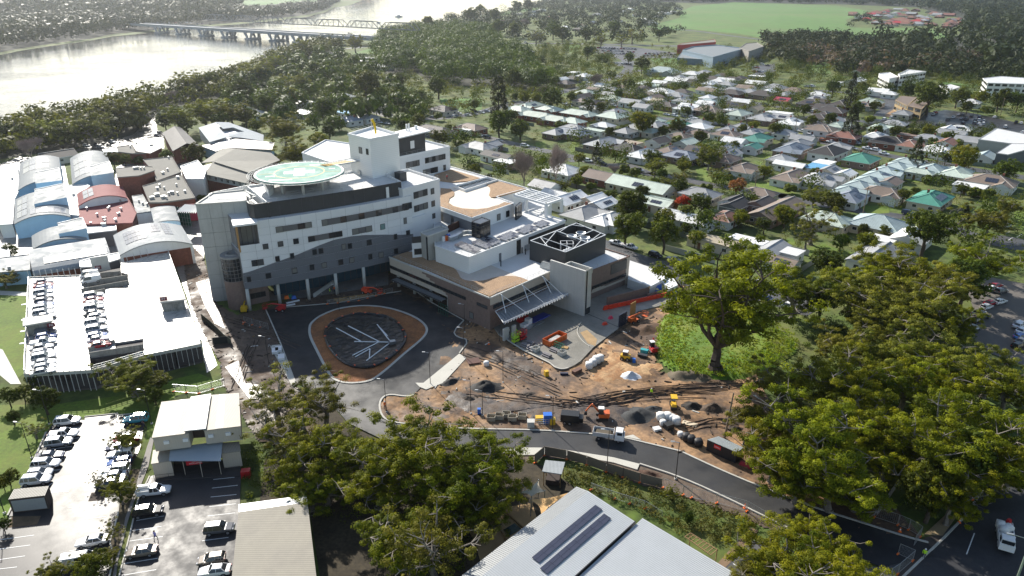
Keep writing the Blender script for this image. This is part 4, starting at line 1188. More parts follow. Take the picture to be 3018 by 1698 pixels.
for x,y in ((1303,830),(1345,900),(1635,760),(1595,745)):
 q = at('C',x,y,Z1);MB().tube(q,(q.x,q.y,q.z + 1.6),.14,6).build('hydrant',RED if x < 1310 else DARKM,hosp)
q = at('C',1650,690,Z1);b = MB().tube((q.x,q.y,8),(q.x,q.y,12.6),.5,10);b.build('exhaust_duct',STEEL,hosp,True)
MB().box((q.x - .2,q.y - 1.0,9.0),(3,1.8,1.6),R(48)).build('air_unit',STEEL,hosp)
m = MB().path([at('C',735,575,Z2 + .8),at('C',830,545,Z2 + .8),at('C',880,510,Z2 + .8),at('C',950,495,Z2 + .8),at('C',1010,500,Z2 + .8)],.65,4);m.build('air_duct',STEEL,hosp)
for x,y,mm in ((703,600,ORANGE),(727,580,BLUE),(672,605,WHITE)):
 q = at('C',x,y,Z2);MB().box((q.x,q.y,Z2 + .7),(.9,.6,1.3),R(45)).build('cabinet',mm,hosp)
# lift core on the podium
c0 = at('C',490,842,Z1)
zc = height('C',480,552,c0.x,c0.y)
ca,cb,cc = at('C',400,512,zc),at('C',480,552,zc),at('C',722,468,zc)
cp_ = [ca,cb,cc,cc + (ca - cb)]
MB().prism(cp_,7.9,zc).build('concrete_core',CONC,hosp)
MB().wall(cp_,zc,zc + .3,.25,closed=True).build('core_coping',CONCL,hosp)
m = MB();fbox(m,ca,cb,(cb - ca).length - .75,(cb - ca).length - .05,8.05,zc - .2,.03,.1);m.build('dark_slot',GLASS,hosp)
wa = at('C',290,548,zc - .6);wb = ca
MB().prism([wa,wb,wb + (cc - cb),wa + (cc - cb)],7.9,12.2).build('stair_box',PANELW,hosp)
m = MB();fbox(m,wa,wb,.1,(Vector(wb) - Vector(wa)).length,12.2,13.9,.0,.12);m.build('louvre_screen',DARKG,hosp)
win(hosp,wa,wb,.5,(Vector(wb) - Vector(wa)).length - .1,9.0,10.6,.06,1)
# court wall of rusty steel
a,c = at('C',728,500,Z2),at('C',945,400,Z2)
MB().wall([a,c],9,14.2,.2).build('rust_screen',TERRA,hosp)
# level three with the roof garden
Z3 = 16.0
V = [at('C',605,200,Z3),at('C',1000,340,Z3),at('B',2060,1045,Z3),at('B',1850,970,Z3),at('B',1890,955,Z3),at('B',2220,868,Z3),at('B',1312,612,Z3),at('B',800,740,Z3)]
V2 = [v.to_2d() for v in V]
block('roof_garden_block',V2,8.2,Z3,WHITE,ROOFW,.35)
m = MB();L_ = (V2[1] - V2[0]).length;fbox(m,V2[0],V2[1],.6,L_ - .02,8.5,Z3 - 1.0,.04,.1);m.build('grey_wall',PANELG,hosp)
for x0,x1,y in ((640,665,300),(760,790,330)):
 u0,_ = vface(V2[0],V2[1],'C',x0,y);u1,_ = vface(V2[0],V2[1],'C',x1,y);win(hosp,V2[0],V2[1],u0,u1,12.4,14.6,.1,1)
gv = [at('B',x,y,Z3 + .2) for x,y in ((1195,860),(1310,870),(1355,910),(1350,950),(1300,980),(1285,1030),(1340,1070),(1450,1100),(1620,1110),(1750,1095),(1880,1060),(1945,1025),(2045,1045),(1560,1200),(1390,1140),(1170,1065),(1190,1000))]
MB().prism(gv,Z3,Z3 + .3).build('gravel_garden',GRAVEL,hosp)
gv = [at('B',x,y,Z3 + .2) for x,y in ((1860,775),(2200,868),(1860,965),(1790,970),(1765,940),(1780,890),(1775,850),(1730,815))]
MB().prism(gv,Z3,Z3 + .3).build('gravel_garden',GRAVEL,hosp)
gv = [at('B',x,y,Z3 + .2) for x,y in ((1320,640),(1660,740),(1530,775),(1340,790),(1180,770),(1120,700))]
MB().prism(gv,Z3,Z3 + .3).build('gravel_garden',GRAVEL,hosp)
gv = [at('B',x,y,Z3 + .05) for x,y in ((1290,860),(1360,840),(1480,885),(1740,815),(1780,850),(1790,900),(1765,945),(1800,975),(1950,1025),(1880,1065),(1750,1100),(1600,1115),(1440,1105),(1320,1065),(1280,1025),(1300,975),(1355,945),(1360,905))]
MB().prism(gv,Z3,Z3 + .1).build('cream_garden',GRAVELC,hosp)
gv = [at('B',x,y,Z3 + .6) for x,y in ((1360,835),(1745,730),(1865,762),(1480,882))]
MB().wall(gv,Z3,Z3 + .8,.25,closed=True).build('skylight_upstand',WHITE,hosp)
sk_ = MB().prism(inset(gv,.8),Z3 + .1,Z3 + .25).build('skylight',GLASS,hosp)
m = MB()
for i in range(1,14):
 a = gv[0].lerp(gv[1],i / 14);c = gv[3].lerp(gv[2],i / 14);m.tube((a.x,a.y,Z3 + .35),(c.x,c.y,Z3 + .35),.05,4)
m.build('glazing_bar',STEEL,sk_)
def glassbox(s,zb,zt_):
 P = [at('C',x,y,zt_) for x,y in s]
 g_ = MB().prism(P,zb,zt_ - .1).build('glazed_lift',mat('black_glass',(0.015,0.015,0.018),0.12,spec=0.6),hosp)
 m = MB()
 for a,c in zip(P,P[1:] + P[:1]):
  k = max(2,int((c - a).length / 1.1))
  for i in range(k + 1):
   q = a.lerp(c,i / k);m.tube((q.x,q.y,zb),(q.x,q.y,zt_),.06,4)
  for z in np.linspace(zb,zt_,5): m.tube((a.x,a.y,z),(c.x,c.y,z),.06,4)
 m.build('lattice_frame',mat('bronze_frame',(0.1,0.09,0.08),0.5),g_)
glassbox(((1000,372),(1100,400),(1218,352),(1120,318)),Z2,16.4)
glassbox(((1510,195),(1530,200),(1593,150),(1570,140)),Z2,16.2)
for x,y in ((1315,330),(1422,295),(1555,105)):
 u0,za = vface(V2[1],V2[2],'C',x - 17,y - 25);win(hosp,V2[1],V2[2],u0,u0 + 1.4,12.9,14.7,.06,1)
rail(hosp,[V[0] + Vector((.4,.4,.35)),V[1] + Vector((0,.5,.35)),V[2] + Vector((-.3,.3,.35))],.9)
rail(hosp,[V[5] + Vector((-.4,.0,.35)),V[6] + Vector((0,-.5,.35))],.9)
rail(hosp,[(Q0.x,Q0.y,Z2 + .3),(Q1.x,Q1.y + .3,Z2 + .3)],.9)
# white pergola
perg = root('pergola',(*Q2,Z2),'white open pergola frame on the flat roof beside the roof garden','pergola')
zg_ = 16.2
ga,gb,gc,gd = [at('C',x,y,zg_) for x,y in ((1505,55),(1880,165),(2062,105),(1690,-10))]
m = MB()
for a,c in ((ga,gb),(gb,gc),(gc,gd),(gd,ga)): m.wall([a,c],zg_ - .45,zg_ + .15,.45)
for i in range(1,5):
 m.wall([ga.lerp(gb,0) .lerp(gd,i / 5),gb.lerp(gc,i / 5)],zg_ - .3,zg_ + .1,.3)
for i in range(1,3): m.wall([ga.lerp(gb,i / 3),gd.lerp(gc,i / 3)],zg_ - .28,zg_ + .08,.3)
m.build('beam',WHITE,perg)
for q in (gb,gc,ga.lerp(gb,.38)): MB().box((q.x,q.y,(zg_ - .4 + Z2) / 2),(.7,.7,zg_ - .4 - Z2),R(48)).build('post',WHITE,perg)
# solar arrays on the upper box
SOLG = 'solar arrays on the upper box roof'
for (s,nx,ny,lab) in ((('790,650','1045,740','1120,700','870,608'),5,4,'solar array nearest the front corner of the white upper box'),(('990,620','1175,690','1355,610','1165,548'),4,5,'second solar array from the front corner of the white upper box'),
     (('1285,560','1405,600','1578,530','1455,488'),3,4,'middle solar array in the row of five on the white upper box'),(('1505,480','1625,515','1792,455','1670,408'),3,4,'fourth solar array from the front corner of the white upper box'),(('1715,400','1815,440','1935,398','1830,355'),3,3,'solar array nearest the white pergola on the upper box')):
 c = [at('C',*map(float,q.split(',')),Z2 + .45) for q in s]
 ce = sum(c,Vector()) / 4
 rt = root('solar_array',(ce.x,ce.y,Z2 + .05),'dark ' + lab,'solar array',SOLG)
 for i in range(nx):
  for j in range(ny):
   def pp(u,v): return c[0].lerp(c[1],u).lerp(c[3].lerp(c[2],u),v)
   q = [pp((i + .04) / nx,(j + .04) / ny),pp((i + .96) / nx,(j + .04) / ny),pp((i + .96) / nx,(j + .96) / ny),pp((i + .04) / nx,(j + .96) / ny)]
   for k_ in (2,3): q[k_] = q[k_] + Vector((0,0,.22))
   m = MB().face(q,0);m.face([v - Vector((0,0,.05)) for v in q[::-1]],0)
   for k_ in range(4): m.face([q[k_] - Vector((0,0,.05)),q[(k_ + 1) % 4] - Vector((0,0,.05)),q[(k_ + 1) % 4],q[k_]],0)
   m.build('solar_panel',SOLARL if (i + j) % 4 else SOLAR,rt)
# dark plant enclosure with open white frame roof
ZP = 13.1
E_ = [at('C',x,y,ZP) for x,y in ((1695,600),(2105,735),(2576,532),(2235,392))]
en = MB().wall(E_,Z1,ZP,.3,closed=True).build('plant_enclosure',mat('grey_louvre',(0.05,0.052,0.055),0.55,0.1,rib=('Z',.25,.3)),hosp)
MB().prism(inset(E_,.4),Z1,Z1 + .3).build('plant_floor',mat('plant_floor_grey',(0.42,0.42,0.42),0.7),hosp)
m = MB()
for a,c in zip(E_,E_[1:] + E_[:1]): m.tube(a,c,.16,4)
mid0,mid1 = E_[0].lerp(E_[3],.55),E_[1].lerp(E_[2],.55)
m.tube(mid0,mid1,.14,4)
for a,c in ((E_[0].lerp(E_[3],.2),E_[0].lerp(E_[1],.5)),(E_[0].lerp(E_[1],.4),mid0),(E_[1].lerp(E_[2],.18),mid1.lerp(mid0,.2)),(mid0.lerp(mid1,.1),E_[3].lerp(E_[0],.2)),(mid1,E_[2].lerp(E_[3],.15)),(E_[0].lerp(E_[3],.2),E_[1].lerp(E_[2],.2)),(E_[3].lerp(E_[0],.1),E_[3].lerp(E_[2],.3)),(mid1.lerp(mid0,.4),E_[2].lerp(E_[3],.4))): m.tube(a,c,.1,4)
for a,c in zip(E_,E_[1:] + E_[:1]):
 k = int((c - a).length / 1.2)
 for i in range(k): q = a.lerp(c,i / k);m.tube(q,(q.x,q.y,q.z - 2.2),.04,4)
m.build('roof_frame',mat('white_steel',(0.72,0.73,0.73),0.4),hosp)
MB().wall([mid0.lerp(mid1,.03),mid1.lerp(mid0,.35)],Z1,ZP - .6,.2).build('dark_partition',DARKG,hosp)
for fx,fy in ((.68,.32),(.88,.35),(.78,.62),(.78,.85)):
 q = E_[0].lerp(E_[3],fx).lerp(E_[1].lerp(E_[2],fx),fy)
 f_ = MB().lathe((q.x,q.y,Z1),[(1.1,0),(1.1,3.4),(1.35,3.7),(1.35,4.2),(1.2,4.2),(1.15,3.8),(.05,3.8)],16).build('cooling_fan',STEEL,hosp,True)
m = MB()
for i in range(6):
 for j in range(2):
  q = E_[0].lerp(E_[3],.12 + .06 * i).lerp(E_[1].lerp(E_[2],.12 + .06 * i),.62 + .18 * j)
  m.box((q.x,q.y,10.3),(1.2,1.2,.9),R(45));m.lathe((q.x,q.y,10.8),[(.5,0),(.5,.25),(.1,.25)],10)
m.build('condenser',mat('pale_plant',(0.6,0.62,0.63),0.5),hosp)
m = MB()
q0 = E_[0].lerp(E_[3],.4).lerp(E_[1].lerp(E_[2],.4),.55)
for dx in (-1.6,0,1.6):
 for dy in (-1.2,1.2): m.tube((q0.x + dx,q0.y + dy,8.3),(q0.x + dx,q0.y + dy,12.4),.07,4)
for dy in (-1.2,1.2): m.tube((q0.x - 1.6,q0.y + dy,12.4),(q0.x + 1.6,q0.y + dy,12.4),.07,4)
for dx in (-1.6,0,1.6): m.tube((q0.x + dx,q0.y - 1.2,12.4),(q0.x + dx,q0.y + 1.2,12.4),.07,4)
m.build('pipe_rack',mat('white_steel',(0,0,0)),hosp)
# pale concrete blade walls and brick lab block
ZB = 12.0
K_ = [at('G',x,y,ZB) for x,y in ((662,25),(1058,152),(1138,115),(1085,98))]
m = MB().wall([K_[0],K_[1]],0.1,ZB,.5)
m.build('concrete_blade',mat('blade_concrete',(0.50,0.49,0.46),0.75,0.06,0.2,0.05,5,bump=.1,streak=((0.33,0.32,0.29),.4)),hosp)
dk = (K_[2] - K_[1])
BX = [K_[1],K_[1] + dk,K_[1] + dk + (K_[0] - K_[1]) * .62,K_[1] + (K_[0] - K_[1]) * .62]
MB().prism([b_ for b_ in BX],0.1,10.6).build('concrete_core',CONC,hosp)
MB().wall([BX[1],BX[2],BX[3]],10.6,ZB - .1,.3).build('core_parapet',CONCL,hosp)
m = MB();fbox(m,BX[0],BX[1],.55,1.0,2.0,ZB - .3,.04,.12);fbox(m,BX[0],BX[1],.3,dk.length - .1,.2,1.9,.04,.1);m.build('dark_slot',GLASS,hosp)
m = MB();fbox(m,BX[0],BX[1],1.1,dk.length,2.0,ZB,.03,.1);m.build('pale_facing',CONCL,hosp)
r0,r1 = at('G',1138,155,Z1),at('G',1580,-12,Z1)
rd = Vector((-.71,.70,0))
RB = [r0,r1,r1 + rd * 9,r0 + rd * 12]
block('lab_block',[v.to_2d() for v in RB],.1,Z1,BRICKB,ROOFW,.3)
ra,rb_ = RB[0],RB[1]
RL = (rb_ - ra).length
m = MB()
for k in range(4): fbox(m,ra,rb_,0 + k * .2,RL * (.95 if k < 2 else .55 - k * .1),1.9 + k * .25,2.15 + k * .25,.03,.1)
fbox(m,ra,rb_,RL - 1.2,RL + .02,.1,Z1 + .3,.04,.1)
m.build('cream_brickwork',BRICKC,hosp)
win(hosp,ra,rb_,.2,RL * .93,2.95,3.75,.1,10)
m = MB();fbox(m,ra,rb_,RL * .50,RL * .93,5.0,7.7,.06,.12);m.build('louvre_screen',mat('grey_louvre',(0,0,0)),hosp)
rail(hosp,[(ra.x,ra.y,Z1 + .3),(rb_.x,rb_.y,Z1 + .3),(RB[2].x,RB[2].y,Z1 + .3)],.9)
MB().box((P3.x - 1.2,P3.y + 2.2,Z1 + .9),(3.5,1.6,1.6),R(-40),taper=.7).build('roof_duct',STEEL,hosp)
# ambulance canopy with saw-tooth edge, hung on struts
ZC = 4.6
w0,w1,w2,w3 = [at('G',x,y,z) for x,y,z in ((0,640,ZC),(690,325,ZC),(925,402,ZC + .2),(95,775,ZC + .2))]
can = MB()
k = 26
for i in range(k):
 a0,a1 = w0.lerp(w1,i / k),w0.lerp(w1,(i + 1) / k);b0,b1 = w3.lerp(w2,i / k),w3.lerp(w2,(i + 1) / k)
 am,bm = a0.lerp(a1,.5),b0.lerp(b1,.5)
 am = am - Vector((0,0,.35));bm = bm - Vector((0,0,.5))
 can.face((a0,b0,bm,am));can.face((am,bm,b1,a1))
can.build('canopy_roof',mat('canopy_sheet',(0.33,0.35,0.37),0.4,0.08,metal=.3),hosp)
m = MB()
up = Vector((0,0,.25))
m.path([w3 + up,w2 + up],.13,6);m.path([w0 + up,w1 + up],.1,6);m.path([w0 + up,w3 + up],.1,6);m.path([w1 + up,w2 + up],.1,6)
for i in range(1,30): q = w3.lerp(w2,i / 30);m.tube(q + up,q + up * .2 + Vector((.15,-.2,0)),.03,4)
for f in (.1,.45,.80):
 q = w0.lerp(w1,f);o_ = w3.lerp(w2,f);top = q + Vector((0,0,3.6))
 mid = q.lerp(o_,.45) + up
 m.tube(mid,top,.1,6);m.tube(top,q.lerp(o_,.95).lerp(w2,.22) + up,.07,6);m.tube(top,top + (q - o_).normalized() * .6,.09,6)
m.build('canopy_strut',mat('white_steel',(0,0,0)),hosp)
m = MB().box((w3.x + .5,w3.y + 1.2,1.6),(1.6,.5,3.0),R(47)).box((w3.x + 2.3,w3.y + 2.6,1.6),(1.0,.5,3.0),R(47));m.build('canopy_pier',CONCL,hosp)
# ramp walls on the right and low white roofs beyond
MB().wall([at('G',1320,560,.4),at('G',1800,440,.4)],.4,2.6,.35).build('ramp_wall',BRICKB,hosp)
MB().wall([at('G',1800,440,.4),at('G',1545,300,.4)],.4,2.4,.35).build('ramp_wall',mat('dark_brick',(0.07,0.05,0.045),.85,.15),hosp)
MB().wall([at('G',1800,475,.4),at('G',2120,385,.4)],.4,1.6,.35).build('ramp_wall',BRICKB,hosp)
lr = root('site_shed',at('G',1800,250),'low white flat-roofed site sheds with orange trim beside the brick ramp wall','shed')
MB().prism([at('G',x,y,2.8) for x,y in ((1585,30),(2060,190),(2000,260),(1800,335),(1560,250))],.1,2.8,0).build('roof',ROOFW,lr)
MB().prism([at('G',x,y,3.1) for x,y in ((1720,290),(1920,195),(2020,235),(1830,335))],2.4,3.1).build('roof',WHITE,lr)
m = MB().wall([at('G',1812,342,2.9),at('G',1945,275,2.9)],2.6,3.0,.12);m.build('trim',mat('trim_orange',(.75,.36,.03),.5),lr)
MB().prism([at('G',x,y,2.4) for x,y in ((1945,255),(2090,210),(2150,320),(2040,370))],.1,2.4).build('cabin',WHITE,lr)
q = at('G',1915,400)
tag(MB().box((q.x,q.y,1.2),(2.6,1.8,1.6),R(20),taper=.6).build('tarpaulin',BLUE),'crumpled bright blue tarpaulin heap beside the white site sheds','tarpaulin')
# ------------------------------------------------------------------ the old hospital wings
TILES['X'] = (400,340,3.0333)
BLUEW = mat('pale_blue_wall',(0.36,0.56,0.72),0.6,0.06,0.5,0.04)
ROOFG = mat('grey_sheet_roof',(0.24,0.26,0.27),0.65,0.08,0.3,0.08,spec=0.12,rib=('X',.6,.1),rvar=.1)
ROOFS = mat('silver_sheet_roof',(0.31,0.33,0.34),0.65,0.08,0.3,0.08,spec=0.16,rib=('X',.6,.08),rvar=.1)
ROOFR = mat('dull_red_roof',(0.25,0.085,0.085),0.75,0.12,0.3,0.08,spec=.12)
FLATR = mat('beige_flat_roof',(0.25,0.24,0.215),0.85,0.1,0.15,0.08,spec=.08,dirt=((0.22,0.21,0.19),.5,.3))
TILEG = mat('grey_tile_roof',(0.15,0.14,0.13),0.7,0.15,0.6,0.12,8,rib=('Y',.35,.15))
OLD = 'old hospital wings'
rv = random.Random(11)
def vents(parent,poly,z,n,m=None):
 xs = [p[0] for p in poly];ys = [p[1] for p in poly]
 k = 0
 while k < n:
  p = (rv.uniform(min(xs),max(xs)),rv.uniform(min(ys),max(ys)))
  k += 1
  if not inside(p,poly): continue
  b = MB()
  if rv.random() < .5: b.box((p[0],p[1],z + .45),(rv.uniform(.6,1.5),rv.uniform(.5,1.1),.9),R(35))
  else: b.tube((p[0],p[1],z),(p[0],p[1],z + 1),.3,8)
  b.build('roof_vent',m or STEEL,parent)
def flat(label,t,s,z,wm,rm=None,par=.35,nv=0,name='hospital_wing',cat='building',group=OLD):
 P = [at(t,*map(float,q.split(',')),z) for q in s.split()]
 c = sum(P,Vector()) / len(P)
 r_ = root(name,(c.x,c.y,0),label,cat,group)
 MB().prism(P,0.02,z).build('wall',wm,r_)
 MB().prism(inset(P,-.15),z + .01,z + .16).build('roof',rm or FLATR,r_)
 if par: MB().wall(P,z + .16,z + .16 + par,.22,closed=True).build('parapet',WHITE if rm is ROOFW else rm or FLATR,r_)
 if nv: vents(r_,inset(P,1.2),z + .16,nv)
 AVOID_P.append([v.to_2d() for v in inset(P,-1)])
 return r_,P
def barrel(label,t,a,b,c,z,rise,wm,rm,solar=(),pop=None,low=None,ends=None,r_=None):
 a,b,c = [at(t,*q,z) for q in (a,b,c)]
 u = b - a;v = c - a
 if r_ is None: r_ = root('hospital_wing',((a + b + v * .5) - b * .5 - a * .0).to_2d().to_3d() if False else Vector(((a + u * .5 + v * .5).x,(a + u * .5 + v * .5).y,0)),label,'building',OLD)
 n = 14
 def P(f,g,up=0.0):
  h = rise * (1 - (2 * f - 1) ** 2)
  return a + u * f + v * g + Vector((0,0,h + up))
 m = MB()
 for i in range(n):
  m.face((P(i / n,-.02),P((i + 1) / n,-.02),P((i + 1) / n,1.02),P(i / n,1.02)))
  m.face((P(i / n,-.02,-.25),P((i + 1) / n,-.02,-.25),P((i + 1) / n,-.02),P(i / n,-.02)))
 m.build('roof',rm,r_)
 m = MB();k = len(m.v)
 for g in (0,1):
  top = [P(i / n,g,-.05) for i in range(n + 1)]
  lo = [(p.x,p.y,0.02) for p in top]
  for i in range(n): m.face((lo[i],lo[i + 1],top[i + 1],top[i]))
 for f in (0,1): m.face(((P(f,0).x,P(f,0).y,.02),(P(f,1).x,P(f,1).y,.02),P(f,1,-.05),P(f,0,-.05)))
 m.build('wall',wm,r_)
 if low:
  m = MB();m.box(((a + u * .5).x,(a + u * .5).y,z * .42),(u.length * .92,.25,z * .84),math.atan2(u.y,u.x));m.build('brick_front',low,r_)
 for f0,f1,g0,g1,nu,nv_ in solar:
  for i in range(nu):
   for j in range(nv_):
    q = [P(f0 + (f1 - f0) * (i + x) / nu,g0 + (g1 - g0) * (j + y) / nv_,.12) for x,y in ((.04,.04),(.96,.04),(.96,.96),(.04,.96))]
    MB().face(q).build('solar_panel',SOLARL,r_)
 if pop:
  q = [at(t,*p_,z + rise + 1.1) for p_ in pop]
  MB().prism(q,z * .6,z + rise + .95,0,1).build('roof_lantern',[wm,ROOFG],r_)
  MB().wall(q[:3],z + rise + .9,z + rise + 1.15,.2).build('lantern_edge',WHITE,r_)
 AVOID_P.append([v_.to_2d() for v_ in (a,b,b + v,a + v)])
 return r_
barrel('curved grey roofed wing with pale blue end, farthest left of the old hospital','F',(210,640),(735,545),(235,335),5,2.0,BLUEW,ROOFG,((.1,.75,.45,.9,4,2),),((420,430),(690,378),(722,520),(415,560)))
barrel('curved grey roofed wing with pale blue end, second from the left beside the brick block','F',(850,570),(1340,480),(825,275),5,2.0,BLUEW,ROOFG,((.08,.5,.1,.85,3,3),),((1060,362),(1288,300),(1338,430),(1070,470)))
barrel('curved grey roofed wing with a long row of solar panels and blue arched end','F',(165,1038),(830,950),(178,760),5,1.9,BLUEW,ROOFG,((.3,.95,.05,.3,6,1),(.05,.25,.1,.9,2,3)),((405,632),(748,560),(785,720),(400,800)))
barrel('dull red curved roof wing in the middle of the old hospital','F',(925,825),(1500,732),(905,690),6.2,2.0,WHITE,ROOFR,((.12,.35,.2,.9,2,2),))
r_,P = flat('low dull red flat roof with solar panels in front of the red curved roof','F','925,830 1500,735 1610,920 1560,1040 955,1060',5.0,BRICKR,ROOFR,.25,14)
barrel('half-curved grey roof wing with pale blue box and dark strip window','F',(380,1340),(1030,1235),(372,1185),5,1.8,BLUEW,ROOFG,(),((680,1030),(968,962),(1020,1085),(690,1150)))
barrel('big curved silver roof wing over a red brick front beside the car park','F',(1410,1405),(2270,1272),(1335,1180),6.0,2.2,WHITE,ROOFS,((.12,.42,.25,.85,5,3),(.5,.64,.5,.95,3,3),(.68,.8,.35,.98,2,5)),None,BRICKR)
barrel('pale blue box roof wing between the red roof and the stair tower','F',(1815,1030),(2120,1000),(1775,860),6.5,.5,BLUEW,ROOFG)
# long barrel-vault link building behind the car park
a,b = at('H',352,185,5),at('H',1245,40,5)
c,d = at('H',362,465,3.0),at('H',965,380,3.0)
r_ = root('hospital_wing',(a.x,a.y,0),'long white vaulted link building behind the rooftop car park','building',OLD)
m = MB();n = 8
ee = (b - a).normalized();L_ = (b - a).length;nn = Vector((ee.y,-ee.x,0));wdt = (c - a).dot(nn)
def vp(i,u): return a + ee * u + nn * (wdt * math.sin(i / n * math.pi / 2) * 1.0) + Vector((0,0,3.0 * (math.cos(i / n * math.pi / 2)) - 2.0))
for i in range(n):
 m.face((vp(i,0),vp(i,L_),vp(i + 1,L_),vp(i + 1,0)))
m.build('roof',ROOFS,r_)
m = MB().prism([a,b,b + nn * wdt,a + nn * wdt],.02,3.0);m.build('wall',BRICKR,r_)
for k in range(10):
 q = [vp(f,u) + Vector((0,0,.1)) + nn * .05 for f,u in ((3,3 + k * 1.5),(3,4.4 + k * 1.5),(4.6,4.4 + k * 1.5),(4.6,3 + k * 1.5))]
 MB().face(q).build('solar_panel',SOLARL,r_)
AVOID_P.append([v.to_2d() for v in (a,b,b + nn * wdt,a + nn * wdt)])
# flat brick blocks
flat('red brick block with beige flat roof and white vents, rear half','F','1690,292 2025,258 2135,440 1850,545 1800,420',7.5,BRICKR,FLATR,.3,14)
flat('red brick block with beige flat roof and many vents, nearest the stair tower','F','1685,605 2135,470 2300,745 1905,800 1765,800',7.5,BRICKR,FLATR,.3,22)
flat('brown brick plant rooms with pale roofs beside the blue curved wing','F','1370,395 1640,360 1800,375 1820,420 1640,480 1385,500',9.5,BRICKR,FLATR,.2,8)
flat('white plant-room block with brown chiller racks behind the helipad stair','F','2130,370 2330,300 2430,420 2400,520 2200,520',7.5,WHITE,ROOFW,.3,5)
flat('pale grey flat roof strip with silver domes between the red roof and brick block','F','1560,720 1680,700 1790,900 1610,925',5,WHITE,ROOFG,.2,10)
flat('long white roof strip with solar panels at the far left edge','F','-200,600 20,470 200,320 230,640 170,760 150,1050 0,1060',4.2,WHITE,ROOFW,.2,6)
flat('flat white roof between the red roof and the blue curved wings','F','740,600 1000,580 1060,600 930,700 935,950 830,940 790,700',4.4,WHITE,ROOFW,.2,10)
flat('white flat roof with ducts in front of the half-curved wing','F','850,1010 1360,1000 1370,1120 1030,1160 1020,1080',4.6,mat('dark_wall',(.1,.1,.11),.7),ROOFW,.2,8)
flat('low white roof at the left edge beside the small tree','H','-200,90 80,80 115,190 110,240 -200,260',3.5,WHITE,ROOFW,.2,0)
flat('low white roof with solar panels left of the vaulted link','H','-200,275 350,210 355,395 150,410 -200,440',3.6,BLUEW,ROOFS,.2,2)
flat('white entrance roof at the car park ramp','H','945,290 1105,245 1240,220 1400,190 1420,260 1120,350 950,360',4.5,mat('dark_wall',(0,0,0)),ROOFW,.2,0)
flat('low beige flat roofs with courtyards behind the blue curved wings','F','1380,140 1560,115 1600,210 1720,215 1560,220 1400,200',4.5,BRICKR,FLATR,.3,3)
flat('pale low roof with cream canopy behind the car yard','F','1560,100 1860,90 1905,150 1770,215 1610,190',4.2,BRICKR,mat('cream_roof',(.6,.56,.47),.6),.2,3)
flat('low flat wing with pale roof behind the green trees','F','1210,170 1400,140 1400,200 1230,200',4,BRICKR,ROOFW,.2,0)
def poly_roof(label,faces,wallpts,wz,rm,wm,name='hospital_wing',group=OLD):
 """roof from explicit planes [(x,y,z)...] in tile X, walls below wallpts"""
 P = [at('X',x,y,wz) for x,y in wallpts]
 c = sum(P,Vector()) / len(P)
 r_ = root(name,(c.x,c.y,0),label,'building',group)
 MB().prism(P,.02,wz).build('wall',wm,r_)
 for f in faces:
  mm = rm
  q = [at('X',x,y,z) for x,y,z in f]
  nrm = (q[1] - q[0]).cross(q[2] - q[0]).normalized()
  if nrm.z < 0: q = q[::-1]
  m = MB().face(q);m.face([v - Vector((0,0,.2)) for v in q[::-1]])
  for i in range(len(q)): m.face((q[i] - Vector((0,0,.2)),q[(i + 1) % len(q)] - Vector((0,0,.2)),q[(i + 1) % len(q)],q[i]))
  m.build('roof',mm,r_)
 AVOID_P.append([v.to_2d() for v in inset(P,-1)])
 return r_
poly_roof('grey tiled gable roof block behind the old hospital',[((345,98,9.5),(240,155,6),(330,320,6),(455,250,9.5)),((345,98,9.5),(400,105,6),(570,270,6),(455,250,9.5))],((250,158),(405,115),(560,272),(335,315)),6,TILEG,BRICKR)
poly_roof('blue-grey metal roof block with red end and open court',[((560,110,6.5),(720,60,7.5),(760,130,7.5),(830,190,7),(660,240,6.5)),((720,60,7.5),(830,62,7),(940,105,6.5),(1145,175,6.5),(970,145,7),(870,108,7),(780,120,7.4)),((970,145,7),(1145,175,6.5),(1140,230,6),(945,200,6.5),(830,190,7),(820,165,7))],
          ((565,115),(720,70),(930,105),(1135,180),(1130,228),(670,238)),5.5,mat('blue_grey_roof',(0.22,0.26,0.30),.65,.08,.3,.06,spec=.12,rib=('X',.6,.1)),WHITE)
poly_roof('curved weathered iron roofs linking the pale blocks',[((580,270,5),(800,235,6),(770,300,5.5),(715,322,5)),((800,235,6),(890,210,6.5),(1240,240,6),(1225,308,5),(900,292,5),(770,300,5.5))],((590,275),(880,220),(1230,245),(1215,305),(900,290),(715,318)),4.5,mat('weathered_iron',(.30,.27,.26),.5,.2,1,.1,rib=('X',.5,.2),dirt=((.2,.14,.12),.5,.6)),BLUEW)
r_ = poly_roof('big beige hipped roof block with red brick lower storey behind the helipad',[((890,298,10.5),(692,412,9),(1010,512,9),(1290,400,9),(1210,335,10)),((692,412,8.6),(615,525,7),(1010,612,7),(1020,515,8.6)),((585,425,7),(770,298,7.5),(890,298,8.6),(700,412,8.6))],
    ((620,520),(720,420),(890,310),(1200,345),(1270,400),(1020,600)),6.8,mat('beige_metal_roof',(.25,.24,.21),.75,.08,.2,.06,spec=.1,rib=('X',.5,.06)),BRICKR)
P0,P1_ = at('X',620,520,6.8),at('X',1020,600,6.8)
for i in range(7): win(r_,P0,P1_,2 + i * 3.3,3.6 + i * 3.3,4.9,6.3,.08,2,FRAMEW)
m = MB();fbox(m,P0,P1_,0,(P1_ - P0).length,4.4,6.8,.03,.06);m.build('pale_upper_wall',mat('putty_wall',(.45,.46,.44),.7),r_)
